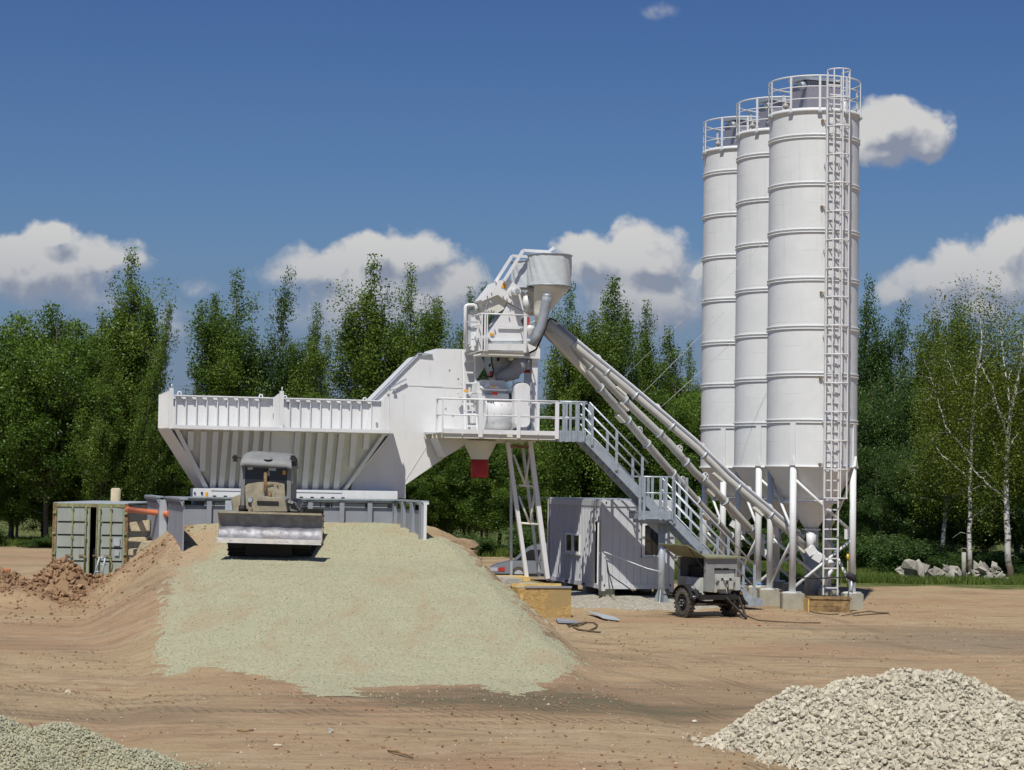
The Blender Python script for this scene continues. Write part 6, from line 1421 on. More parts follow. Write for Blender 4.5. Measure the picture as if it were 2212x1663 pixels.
m_ = MB(); m_.tube([LP('d', 850, 590, cy0-.25), LP('d', 900, 578, cy0-.25), LP('d', 940, 572, cy0-.25)], .014, 6); m_.tube([LP('d', 985, 575, cy0-.25), LP('d', 1005, 610, cy0-.25)], .014, 6); m_.build('wiper', 'rust', bd)
m_ = MB(); m_.tube([LP('d', 825, 370, cy0-.04), LP('d', 823, 690, cy0-.3)], .05, 12); m_.build('intake_pipe', 'rust', bd)
# roof with rounded front
rp = [(-.12, -.20, -.02), (-.10, -.26, .06), (.02, -.10, .17), (.3, .1, .22)]
rf = MB(); X0, X1 = LP('d', 462, 290, cy0-.2).x, LP('d', 1200, 310, cy0-.2).x
zl2 = LP('d', 820, 305, cy0-.2).z; zh = LP('d', 820, 118, cy0+.5).z
secs = [(0.00, cy0-.22, zl2-.02), (.0, cy0-.24, zl2+.04), (.02, cy0-.10, zl2+(zh-zl2)*.45), (.06, cy0+.10, zl2+(zh-zl2)*.85), (.10, cy0+.35, zh), (.10, cy1-.2, zh+.02), (.04, cy1+.08, zh-.08), (.0, cy1+.12, zl2)]
nx = 10; vs = []
for ins, y, z in secs:
    for i in range(nx+1):
        s_ = i/nx; ed = min(s_, 1-s_); x = X0+ins+(X1-X0-2*ins)*s_; vs.append(Vector((x, y, z-.05*(max(0, 1-ed/.12))**2-(.06*(s_-.5)))))
vs2 = [v+Vector((0, 0, -.06)) for v in vs]; w_ = nx+1
fs = [(j*w_+i, j*w_+i+1, (j+1)*w_+i+1, (j+1)*w_+i) for j in range(len(secs)-1) for i in range(nx)]
rf.add(vs, fs, True); N0 = len(rf.v); rf.hexa([Vector((X0+.02, cy0-.18, zl2-.05)), Vector((X1-.02, cy0-.18, zl2-.08)), Vector((X1-.02, cy1+.1, zl2-.08)), Vector((X0+.02, cy1+.1, zl2-.05)), Vector((X0+.02, cy0-.18, zl2+.02)), Vector((X1-.02, cy0-.18, zl2-.01)), Vector((X1-.02, cy1+.1, zl2-.01)), Vector((X0+.02, cy1+.1, zl2+.02))])
roof = rf.build('cab_roof', 'dozer', bd)
# side skins of the roof
m_ = MB(); q = LP('d', 862, 205, cy0-.12); m_.lathe(q+Vector((0, .03, 0)), [(.001, .03), (.10, .02), (.13, -.03)], 20); m_.build('roof_vent', 'dozer', roof)
for x, y, s_ in ((388, 195, -1), (1212, 220, 1)):
    q = LP('d', x, y, cy0+.0); m_ = MB(); m_.cyl(q, q+Vector((0, .12, 0)), .078, .06, n=18); m_.bar(q+Vector((0, .08, 0)), q+Vector((-s_*.16, .1, .0)), .03); m_.bx(q+Vector((0, .05, -.09)), Vector((.07, 0, 0)), Vector((0, .02, 0)), Vector((0, 0, .015))); m_.build('work_light', 'chass', bd)

# ---------------------------------------------------------------- shipping container at left
ct = thing('shipping_container', 'rusty grey green shipping container with its right door ajar', 'container', (-13.9, 65, .3))
KY = 64.2
def kc(x, y, Y=KY): return py_('l', x, y, Y)
cxl, cxr = kc(515, 700).x, kc(1262, 700).x; cz1 = (kc(520, 300).z+kc(1255, 318).z)/2; cz0 = kc(1240, 1068).z-.02
CL_ = 6.05
for x in (cxl, cxr-.13):
    MB().box(x, x+.13, KY, KY+.15, cz0, cz1, F=B3).build('corner_post', 'rust', ct); MB().box(x, x+.13, KY+CL_-.15, KY+CL_, cz0, cz1, F=B3).build('corner_post', 'rust', ct)
MB().box(cxl+.13, cxr-.13, KY, KY+.12, cz1-.12, cz1-.01, F=B3).build('header_beam', 'mossy', ct)
MB().box(cxl+.13, cxr-.13, KY, KY+.12, cz0, cz0+.14, F=B3).build('sill_beam', 'rust', ct)
MB().box(cxl+.02, cxr-.02, KY+.02, KY+CL_-.02, cz1-.03, cz1+.02, F=B3).build('roof', 'galv2', ct)
MB().box(cxl+.05, cxr-.05, KY+.2, KY+CL_-.1, cz0+.06, cz0+.12, F=B3).build('floor', 'wood', ct)
MB().box(cxl+.1, cxr-.1, KY+CL_-.1, KY+CL_-.04, cz0+.1, cz1-.05, F=B3).build('rear_wall', 'cont', ct)
for x in (cxl+.02, cxr-.06):
    k_ = 0; y = KY+.16
    first = None
    while y < KY+CL_-.2:
        if first is None: first = MB().box(x, x+.04, y, y+.14, cz0+.12, cz1-.06, F=B3).build('corrugation', 'cont', ct); y00 = y; MB().box(x+.015, x+.03, y+.14, KY+CL_-.15, cz0+.12, cz1-.06, F=B3).build('side_sheet', 'cont', ct)
        else: dup(first, (0, y-y00, 0), ct)
        y += .28
def cdoor(x0, x1, rods, ang, hinge, panels, nm):
    hx = cxl+.13 if hinge < 0 else cxr-.13
    Rm_ = Matrix.Rotation(ang, 3, 'Z'); H = Vector((hx, KY+.03, 0))
    def F(a, b, z): return H+Rm_ @ Vector((a-hx, b, 0))+PZ*z
    xa, xb = kc(x0, 700).x, kc(x1, 700).x
    zA, zBt = cz0+.15, cz1-.13
    d_ = MB().box(xa, xb, 0, .03, zA, zBt, F=F).build('door', 'cont', ct)
    zr_ = [kc(600, y).z for y in (348, 492, 620, 745, 878, 1035)]
    xs = [kc(x, 700).x for x in panels]
    for j in range(5):
        for i in range(len(xs)-1):
            MB().box(xs[i]+.02, xs[i+1]-.02, -.03, -.001, max(zA, zr_[j+1]+.03), min(zBt, zr_[j]-.03), F=F).build('door_panel', 'cont', d_)
    for j in range(1, 5): MB().box(xs[0]+.02, xs[-1]-.02, -.012, -.0, zr_[j]-.02, zr_[j]+.02, F=F).build('crease', 'dark', d_)
    m_ = MB(); m_.box(xa, xa+.035, -.035, .0, zA, zBt, F=F); m_.box(xb-.035, xb, -.035, .0, zA, zBt, F=F); m_.build('door_edge', 'mossy', d_)
    for x in rods:
        xx = kc(x, 700).x; m_ = MB(); m_.tube([F(xx, -.06, zA-.08), F(xx, -.06, zBt+.05)], .022, 8); m_.build('lock_rod', 'mossy', d_)
        for z in (zA+.05, zA+.6, zA+1.2, zA+1.75, zBt-.05): m_ = MB(); m_.box(xx-.04, xx+.04, -.085, -.03, z-.03, z+.03, F=F); m_.build('rod_bracket', 'mossy', d_)
        if len(rods) > 1: m_ = MB(); m_.box(xx-.20, xx+.0, -.08, -.06, zA+.62, zA+.66, F=F); m_.build('handle', 'rust', d_)
    return d_, F
cdoor(540, 888, (713, 845), 0, -1, (560, 712, 840), 'l')
d_, F_ = cdoor(950, 1232, (985, 1095), R(4), 1, (1000, 1092, 1215), 'r')
m_ = MB(); m_.bx(kc(1155, 690, KY-.06), Vector((.10, 0, 0)), Vector((0, .004, 0)), Vector((0, 0, .13))); m_.build('pasted_sheet', 'galv2', ct)
m_ = MB(); m_.bx(kc(1040, 800, KY-.02), Vector((.09, 0, 0)), Vector((0, .004, 0)), Vector((0, 0, .12))); m_.build('pasted_sheet', 'galv2', ct)
m_ = MB(); m_.bx(kc(1155, 800, KY-.06), Vector((.07, 0, 0)), Vector((0, .004, 0)), Vector((0, 0, .09))); m_.build('pasted_sheet', 'galv2', ct)
for x in (535, 1240):
    for z in (cz0+.25, cz0+.85, cz0+1.5, cz1-.3): m_ = MB(); m_.bx(Vector((kc(x, 700).x, KY-.02, z)), Vector((.05, 0, 0)), Vector((0, .03, 0)), Vector((0, 0, .04))); m_.build('hinge', 'mossy', ct)
MB().box(cxl+.2, cxr-.2, KY+.3, KY+.5, cz0+.15, cz0+1.0, F=B3).build('dark_block', 'dark', ct)  # near-black block inside, behind the doors
# beige post behind the container, orange pipes
q = py_('l', 1145, 230, 69.5); m_ = MB(); m_.tube([Vector((q.x, q.y, gz(q.x, q.y))), Vector((q.x, q.y, py_('l', 1145, 170, 69.5).z)), Vector((q.x, q.y, py_('l', 1145, 158, 69.5).z))], [.17, .17, .13], 18); m_.build('wooden_post', 'slab', None, 'thick beige post showing above the container roof', 'post')
m_ = MB(); pL, pR = py_('l', 1268, 372, 61.5), py_('l', 1675, 416, 58.0); m_.tube([pL, pR], .08, 20); m_.tube([pL, lerp(pL, pR, .04)], .095, 20); m_.build('orange_pipe', 'orange', None, 'orange plastic pipe reaching from container to the retaining wall', 'pipe')
q = gnd('l', 60, 990); m_ = MB(); m_.tube([q+Vector((-2.2, .2, .08)), q+Vector((.15, 0, .06))], .06, 12); m_.build('orange_pipe', 'orange', None, 'orange plastic pipe lying on the ground at the left edge', 'pipe')
# trestle leaning at the container door
tsl = thing('steel_trestle', 'small grey steel trestle standing before the container doors', 'trestle', py_('l', 980, 1100, 63.2))
for pts, r_, mt_ in ((((985, 845), (905, 1120)), .028, 'galv'), (((1040, 850), (990, 1125)), .030, 'galv'), (((990, 850), (1045, 845)), .03, 'galv'), (((1000, 920), (1050, 915)), .02, 'galv'), (((1090, 860), (1115, 930), (1095, 1020)), .022, 'mossy'), (((945, 985), (1010, 985)), .018, 'galv')):
    m_ = MB(); m_.tube([py_('l', x, y, 63.2+.1*i) for i, (x, y) in enumerate(pts)], r_, 8); m_.build('bar', mt_, tsl)
# stacked concrete slabs between container and wall
def slabp(lab, pts, Y, dep, m='slab', name='concrete_slab'):
    P_ = [py_('l', x, y, Y) for x, y in pts]; m_ = MB(); m_.prism(P_, Vector((.15, dep, 0))); return m_.build(name, m, None, lab, 'concrete slab', bev=.025)
slabp('topmost old concrete slab wedged between container and wall', [(1275, 500), (1480, 470), (1480, 590), (1300, 590)], 60.9, 2.2)
slabp('second concrete slab below the orange pipe', [(1268, 650), (1480, 640), (1440, 700), (1268, 690)], 60.7, 2.4)
slabp('large broken concrete slab jutting out of the earth bank', [(1350, 780), (1400, 685), (1640, 675), (1600, 850), (1420, 862), (1345, 850)], 59.8, 2.2)
slabp('bottom concrete slab partly buried in the earth bank', [(1380, 870), (1500, 870), (1460, 1010), (1350, 1010)], 60.2, 1.8)
slabp('dark old slab lying beside the container foot', [(1268, 760), (1360, 770), (1350, 830), (1268, 830)], 61.2, 1.4)
# slabs at the right shoulder of the ramp
def slabd(lab, pts, Y, dep):
    P_ = [at(x, y, Y) for x, y in pts]; m_ = MB(); m_.prism(P_, Vector((.1, dep, .05))); return m_.build('concrete_slab', 'brownslab', None, lab, 'concrete slab', bev=.03)
slabd('brown concrete slab on the bank right of the retaining wall', [(944, 1174), (988, 1166), (1018, 1172), (1028, 1184), (1000, 1189), (950, 1184)], 57.2, .7)
slabd('thin concrete piece under the slab right of the wall', [(975, 1192), (1026, 1190), (1020, 1202), (985, 1203)], 57.0, .6)

# ---------------------------------------------------------------- board box foundation below the trestle
bx_ = thing('formwork_box', 'strand board formwork box filled with concrete under the trestle leg', 'formwork', pw(.8, -2, 0))
fa0, fa1 = loc(pb('c', 182, 960, -4.0))[0], loc(pb('c', 628, 960, -4.0))[0]; fz1 = pb('c', 400, 962, -4.0).z; fz0 = pb('c', 560, 1250, -4.0).z
MB().box(fa0, fa1, -4.03, -4.0, fz0, fz1-.03).build('front_board', 'osb', bx_)
MB().box(fa0, fa0+.03, -3.99, 1.0, fz0, fz1-.02).build('side_board', 'osb', bx_); MB().box(fa1-.03, fa1, -3.99, 1.0, fz0, fz1-.02).build('side_board', 'osb', bx_)
MB().box(fa0+.032, fa1-.032, -3.99, 1.0, fz0, fz1-.06).build('concrete_core', 'conc', bx_)
MB().box(fa0+.2, fa1+.01, -4.06, -3.99, fz1-.028, fz1+.02).build('capping_strip', 'wall', bx_)
MB().box(fa0-.02, fa1-.1, -3.4, -3.3, fz1-.018, fz1+.06).build('batten', 'plank', bx_)
for k in range(6):
    a0_ = fa0+.05+k*.235; MB().box(a0_, a0_+.22, -.1, .9, fz1-.05, fz1+.09).build('bearer', 'plank', bx_)
MB().box(fa0+.05, fa0+.14, -4.10, -4.035, fz0+.2, fz1-.2).build('stud', 'plank', bx_)
p = pb('c', 90, 900, -1.0); m_ = MB(); m_.prism([pb('c', x, y, -1.6) for x, y in ((45, 965), (95, 893), (215, 893), (215, 905), (150, 1000))], PV*1.6); m_.build('corrugated_sheet', 'rubble', None, 'grey fibre cement sheet left of the formwork box', 'sheet')
# things lying on the ground in front
q0 = gnd('c', 750, 1200); q1 = gnd('c', 1040, 1258)
m_ = MB(); rs_ = np.random.RandomState(8)
m_.prism([gnd('c', x, y)+PZ*h for x, y, h in ((748, 1196, .10), (800, 1198, .09), (900, 1215, .07), (1000, 1236, .06), (1042, 1256, .03), (985, 1252, .03), (900, 1245, .05), (850, 1228, .08))], PZ*.012); m_.build('sheet_metal', 'galv2', None, 'bent strip of shiny sheet metal lying on the soil', 'sheet metal')
m_ = MB(); m_.prism([gnd('c', x, y)+PZ*.03 for x, y in ((500, 1248), (630, 1262), (700, 1278), (520, 1275))], PZ*.05); m_.build('grey_plank', 'wall', None, 'dark grey plank lying at the foot of the formwork box', 'plank')
for lab, pts in (('brown hose coiled on the soil right of the formwork box', ((610, 1305), (660, 1285), (740, 1268), (820, 1272), (850, 1290), (830, 1318), (770, 1340), (690, 1330), (640, 1308), (700, 1330), (790, 1345), (875, 1352))), ('short brown hose end beside the coiled hose', ((600, 1292), (680, 1300), (730, 1280), (760, 1268)))):
    P_ = [gnd('c', x, y)+PZ*.03 for x, y in pts]; m_ = MB(); m_.tube(P_, .022, 6); m_.build('hose', 'hosebr', None, lab, 'hose')
for lab, pts in (('thin cable trailing right from the trailer drawbar', ((1660, 1300-0), (1700, 1620), (0, 0))),):
    pass
for lab, pts in (('thin cable trailing from the trailer across the soil', ((340, 650), (420, 680), (560, 690), (700, 697), (840, 698))), ('loose wires lying before the timber box', ((740, 610), (800, 630), (900, 642), (960, 638))), ('dark wire loop lying right of the timber box', ((980, 650), (1080, 632), (1170, 618), (1230, 630), (1300, 632), (1180, 640), (1060, 650)))):
    P_ = [gnd('g', x, y)+PZ*.02 for x, y in pts]; m_ = MB(); m_.tube(P_, .016, 6); m_.build('cable', 'hosebr', None, lab, 'cable')
for x, y, lab in ((1590, 1540, 'short stick pointing up beside the box'),):
    pass
P_ = [gnd('D', 838, 1626)+PZ*.02, gnd('D', 860, 1632)+PZ*.05, gnd('D', 892, 1640)+PZ*.02]; m_ = MB(); m_.tube(P_, [.012, .022, .01], 6); m_.build('stick', 'wood', None, 'dry stick lying on the foreground soil near bottom centre', 'stick')
P_ = [gnd('D', 512, 1582)+PZ*.02, gnd('D', 530, 1584)+PZ*.03, gnd('D', 548, 1580)+PZ*.02]; m_ = MB(); m_.tube(P_, [.01, .015, .01], 6); m_.build('stick', 'wood', None, 'small dark twig left of the tan stone', 'stick')

# ---------------------------------------------------------------- car parked behind the trestle
car = thing('parked_car', 'pale blue grey car parked behind the trestle and cabin', 'car', (1.5, 74, 0))
CY = 73.5; gC = gz(.5, CY)
def cpx(x, y): q = py_('c', x, y, CY); return q
body = [(-60, 880), (-62, 820), (-40, 790), (60, 765), (150, 742), (215, 680), (285, 632), (380, 612), (470, 590), (560, 590), (760, 640), (860, 720), (900, 760), (905, 880)]
def carsec(pts, y0, y1, name, m, parent=car, bev=0): m_ = MB(); m_.prism([py_('c', x, y, CY)+Vector((0, y0, 0)) for x, y in pts], Vector((0, y1-y0, 0))); return m_.build(name, m, parent, bev=bev)
carsec([(-60, 870), (-62, 820), (-40, 790), (60, 762), (150, 742), (900, 742), (905, 870)], 0, 1.65, 'body', 'car', bev=.05)
carsec([(150, 741), (215, 680), (285, 628), (380, 608), (560, 596), (700, 640), (800, 741)], .10, 1.55, 'cabin_shell', 'car', bev=.03)
carsec([(172, 738), (225, 690), (290, 650), (372, 652), (345, 738)], .06, .095, 'windscreen', 'glass')
carsec([(395, 738), (410, 660), (560, 640), (560, 738)], .06, .095, 'side_window', 'glass')
carsec([(-64, 875), (-66, 850), (905, 850), (905, 875)], -.03, 1.68, 'bumper', 'black', bev=.02)
carsec([(20, 800), (75, 797), (72, 830), (18, 832)], -.02, .02, 'headlight', 'red')
carsec([(-50, 800), (15, 800), (12, 832), (-52, 832)], -.02, .02, 'headlight', 'galv2')
carsec([(330, 725), (365, 722), (365, 750), (335, 752)], -.18, -.02, 'wing_mirror', 'car')
for x in (190, 760):
    q = cpx(x, 880); r_ = .30; q = Vector((q.x, CY-.01, gC+r_)); m_ = MB(); m_.cyl(q, q+Vector((0, .2, 0)), r_, n=28); w_ = m_.build('wheel', 'tyre', car); m_ = MB(); m_.cyl(q-Vector((0, .01, 0)), q+Vector((0, .02, 0)), .17, n=20); m_.build('hub_cap', 'galv2', w_)
# small white thing by the formwork: bucket
q = gnd('c', 110, 892, 50); m_ = MB(); m_.bx(q+PZ*.07+Vector((0, .6, 0)), Vector((.12, 0, 0)), Vector((0, .1, 0)), Vector((0, 0, .06))); m_.build('white_box', 'strap', None, 'small white box left of the trestle feet', 'box')

# ---------------------------------------------------------------- rubble heaps and post at the right
def rubble(lab, cx_, cy_, w, h, n, seed, big=.35):
    t = thing('rubble_heap', lab, 'rubble', (cx_, cy_, gz(cx_, cy_))); r_ = np.random.RandomState(seed)
    for i in range(n):
        x = cx_+r_.normal()*w*.45; y = cy_+r_.normal()*.5; hh = h*math.exp(-((x-cx_)/w)**2*1.6)*r_.uniform(.2, 1); s_ = r_.uniform(.4, 1)*big
        v, f = ROCKS[r_.randint(len(ROCKS))]; Rq = rot_rand(r_, 1)[0]; vv = (Rq @ (v*np.array([1.2, .9, .55])*s_).T).T+np.array([x, y, gz(x, y)+hh*.8])
        m_ = MB(); m_.add([Vector(q) for q in vv], [tuple(int(c) for c in q) for q in f]); m_.build('broken_concrete', 'rubble', t)
q = at(1985, 1245, 80); rubble('broken concrete heap with one big grey boulder right of the silos', q.x-.1, 80, .75, .8, 24, 1, .42)
v, f = ROCKS[3]; m_ = MB(); m_.add([Vector(t_)*.72+Vector((at(1972, 1215, 80.2).x, 79.6, .60)) for t_ in v*np.array([1, .8, .9])], [tuple(int(c) for c in q_) for q_ in f]); m_.build('boulder', 'rubble', None, 'large rounded grey concrete boulder on the left rubble heap', 'boulder')
q = at(2055, 1240, 80); rubble('low rubble heap between the boulder and the thin birch', q.x, 80.3, .9, .6, 26, 2, .38)
q = at(2130, 1240, 80.5); rubble('rubble heap between the two birch trunks', q.x, 80.5, .75, .85, 26, 3, .38)
q = at(1590, 1190, 90); rubble('distant pale rubble heap seen between stairs and silo legs', at(1495, 1170, 92).x, 92, 1.6, .9, 26, 4, .4)
q = at(2082, 1230, 79.5); m_ = MB(); m_.tube([Vector((q.x, q.y, 0)), Vector((q.x, q.y, at(2082, 1193, 79.5).z))], .09, 10); m_.build('concrete_post', 'rubble', None, 'thin grey concrete post standing behind the low rubble', 'post')
# ---------------------------------------------------------------- trees
def tubes_np(paths, n=5):
    V, F = [], []; off = 0
    for pts, rad in paths:
        pts = np.array(pts, float); m = len(pts); d = np.gradient(pts, axis=0); d /= np.linalg.norm(d, axis=1)[:, None]+1e-9
        up = np.tile(np.array([.31, .17, .93]), (m, 1)); up[np.abs(d[:, 2]) > .9] = (1, .1, 0)
        a = np.cross(d, up); a /= np.linalg.norm(a, axis=1)[:, None]+1e-9; b = np.cross(d, a)
        th = np.arange(n)*2*np.pi/n
        ring = pts[:, None]+(a[:, None]*np.cos(th)[None, :, None]+b[:, None]*np.sin(th)[None, :, None])*np.array(rad)[:, None, None]
        V.append(ring.reshape(-1, 3)); i = np.arange(m-1)[:, None]*n+np.arange(n)[None]; j = np.arange(m-1)[:, None]*n+(np.arange(n)+1) % n
        F.append(np.stack([i, j, j+n, i+n], -1).reshape(-1, 4)+off); off += m*n
    return np.concatenate(V), np.concatenate(F)
def leaves_np(rs, C, sig, per, size, tone, droop=0.):
    n = len(C)*per; c = np.repeat(C, per, 0)+np.clip(rs.normal(size=(n, 3)), -1.7, 1.7)*np.repeat(sig, per, 0)
    if droop: c[:, 2] -= np.abs(rs.normal(size=n))*droop
    nr = rs.normal(size=(n, 3))+np.array([0, 0, .7]); nr /= np.linalg.norm(nr, axis=1)[:, None]
    t = np.cross(nr, rs.normal(size=(n, 3))); t /= np.linalg.norm(t, axis=1)[:, None]+1e-9; b = np.cross(nr, t)
    s = size*rs.uniform(.6, 1.25, n)[:, None]
    V = np.stack([c-t*s*.5, c+b*s*.38, c+t*s*.6, c-b*s*.38], 1).reshape(-1, 3)
    F = np.arange(n*4).reshape(n, 4); T = np.repeat(np.clip(np.repeat(tone, per)+rs.normal(size=n)*.10, 0, 1), 4)
    return V, F, T
def make_tree(kind, seed, H, Rc, name, leafm, barkm, nleaf=26000):
    rs = np.random.RandomState(seed); paths = []; C, SG, TN = [], [], []
    lean = rs.uniform(-.03, .03, 2)
    def trunk_at(h): return np.array([lean[0]*h+.12*math.sin(h*.7+seed), lean[1]*h+.10*math.cos(h*.6+seed), h])
    stems = [(0, 0, 1.0)]
    if kind == 'aspen': stems = [(0, 0, 1.0)]+[(sa_*1.57+rs.uniform(-.5, .5), rs.uniform(.22, .50), rs.uniform(.62, .93)) for sa_ in range(4)]
    if kind == 'broad': stems = [(0, 0, .93)]+[(rs.uniform(0, 6.28), rs.uniform(.35, .6), rs.uniform(.75, .95)) for _ in range(4)]
    if kind == 'birch': stems = [(0, 0, 1.0), (rs.uniform(0, 6.28), .45, .85), (rs.uniform(0, 6.28), .55, .75), (rs.uniform(0, 6.28), .5, .6)]
    if kind == 'bush': stems = [(rs.uniform(0, 6.28), rs.uniform(.2, .8), rs.uniform(.6, 1.0)) for _ in range(6)]
    for si, (sa, so, sh) in enumerate(stems):
        split = (.18 if kind != 'birch' else .30)*H if kind != 'bush' else 0; hh = H*sh
        def stem_at(h, sa=sa, so=so, split=split, hh=hh):
            p = trunk_at(h); k = max(0, h-split)/(hh-split+.01); p[:2] += np.array([math.cos(sa), math.sin(sa)])*so*Rc*(k**.75)*1.15 if so else 0; return p
        hs = np.linspace(0 if si == 0 or kind == 'bush' else split, hh, 12)
        r0 = (.009*H+.03)*(1 if si == 0 else .6) if kind != 'bush' else .03
        paths.append(([stem_at(h) for h in hs], [r0*(1-.93*(h/hh)) for h in hs]))
        nb = {'aspen': 26, 'broad': 30, 'birch': 26, 'bush': 8}[kind]
        for k in range(nb):
            f = rs.uniform(.12 if kind != 'birch' else .42, 1.0)**.85; h = hh*f; az_ = rs.uniform(0, 2*math.pi)
            if kind == 'aspen': env = math.sin(math.pi*min(1, f*.80+.10))**.7*.62*rs.uniform(.5, 1.2); upa = rs.uniform(.5, 1.9)
            elif kind == 'broad': env = (math.sin(math.pi*(f*.80+.12)))**.6*.72; upa = rs.uniform(.15, .9)
            elif kind == 'birch': env = (math.sin(math.pi*(f*.78+.16)))**.8*.62; upa = rs.uniform(.5, 1.1)
            else: env = .6*math.sin(math.pi*(f*.6+.3)); upa = rs.uniform(.3, 1.2)
            L = Rc*env*rs.uniform(.55, 1.25)+.25; d = np.array([math.cos(az_), math.sin(az_), upa]); d /= np.linalg.norm(d)
            p0 = stem_at(h*.9 if kind != 'bush' else h*.6); pts = [p0+d*L*t+np.array([0, 0, (.12 if kind != 'birch' else -.25)*L*t*t]) for t in (0, .35, .7, 1.0)]
            paths.append((pts, [r0*.32*(1-f*.6), r0*.22*(1-f*.6), r0*.13*(1-f*.5), .008]))
            ncl = max(2, int(L*1.9)); tone = rs.uniform(.0, 1.0)
            for q in range(ncl):
                t = .25+.75*(q+rs.rand())/ncl; pc = pts[0]*(1-t)+pts[3]*t+rs.normal(size=3)*.16*L**.5
                C.append(pc); s_ = rs.uniform(.20, .37)*(1.0 if kind != 'bush' else .8)
                SG.append([s_, s_, s_*(1.35 if kind == 'aspen' else .8 if kind == 'broad' else 1.5 if kind == 'birch' else .9)]); TN.append(tone+rs.normal()*.15)
        if kind in ('aspen', 'birch'):
            for q in range(6): C.append(stem_at(hh*(1-.035*q))+rs.normal(size=3)*.14); SG.append([.20, .20, .30]); TN.append(.6)
    C, SG, TN = np.array(C), np.array(SG), np.array(TN); per = max(10, int(nleaf/len(C)))
    V, F, T = leaves_np(rs, C, SG, per, {'aspen': .115, 'broad': .12, 'birch': .085, 'bush': .10}[kind], TN, .28 if kind == 'birch' else 0)
    t = bpy.data.objects.new(name, None); WO[t.name] = Vector((0, 0, 0))
    tv_, tf_ = tubes_np(paths); tr_ = mesh_np('trunk', tv_, tf_, barkm, t, smooth=True); cr = mesh_np('crown', V, F, leafm, t, tone=T)
    return t, tr_, cr
PROTO = {}
for i in range(4): PROTO['a%d' % i] = make_tree('aspen', 10+i, 14.5, 3.4, 'aspen_tree', 'leaf_a', 'bark', 62000)
for i in range(3): PROTO['b%d' % i] = make_tree('broad', 30+i, 12.5, 4.6, 'alder_tree', 'leaf_b', 'bark', 68000)
for i in range(2): PROTO['w%d' % i] = make_tree('birch', 50+i, 12, 3.2, 'birch_tree', 'leaf_c', 'birch', 30000)
for i in range(2): PROTO['p%d' % i] = make_tree('aspen', 70+i, 13, 2.5, 'poplar_tree', 'leaf_d', 'bark', 42000)
for i in range(3): PROTO['s%d' % i] = make_tree('bush', 90+i, 3.6, 2.1, 'shrub', 'leaf_d', 'bark', 18000)
for i in range(2): PROTO['d%d' % i] = make_tree('broad', 110+i, 12.5, 4.6, 'alder_tree', 'leaf_d', 'bark', 60000)
PH = {'d': 12.5, 'a': 14.5, 'b': 12.5, 'w': 12.0, 'p': 13.0, 's': 3.6}
used = set()
def plant(key, px, ptop, Y, wid=1.0, rot=None, label=None, group=None, cat='tree', ground=None):
    X = at(px, 1150, Y).x; z0 = gz(X, Y)-.1; zt_2 = at(px, ptop, Y).z; s = (zt_2-z0)/PH[key[0]]
    t, a_, b_ = PROTO[key]; r = t.copy(); COL.objects.link(r)
    r.location = (X, Y, z0); r.scale = (s**.6*wid, s**.6*wid, s); r.rotation_euler = (0, 0, random.uniform(0, 6.28) if rot is None else rot)
    WO[r.name] = Vector((X, Y, z0))
    for ch in (a_, b_):
        c = ch.copy() if (ch.name, 1) in used else ch
        if c is ch: used.add((ch.name, 1)); 
        else: COL.objects.link(c)
        c.parent = r
    tag(r, label, cat, group); return r
random.seed(21)
GW = 'trees along the woodland edge behind the plant'
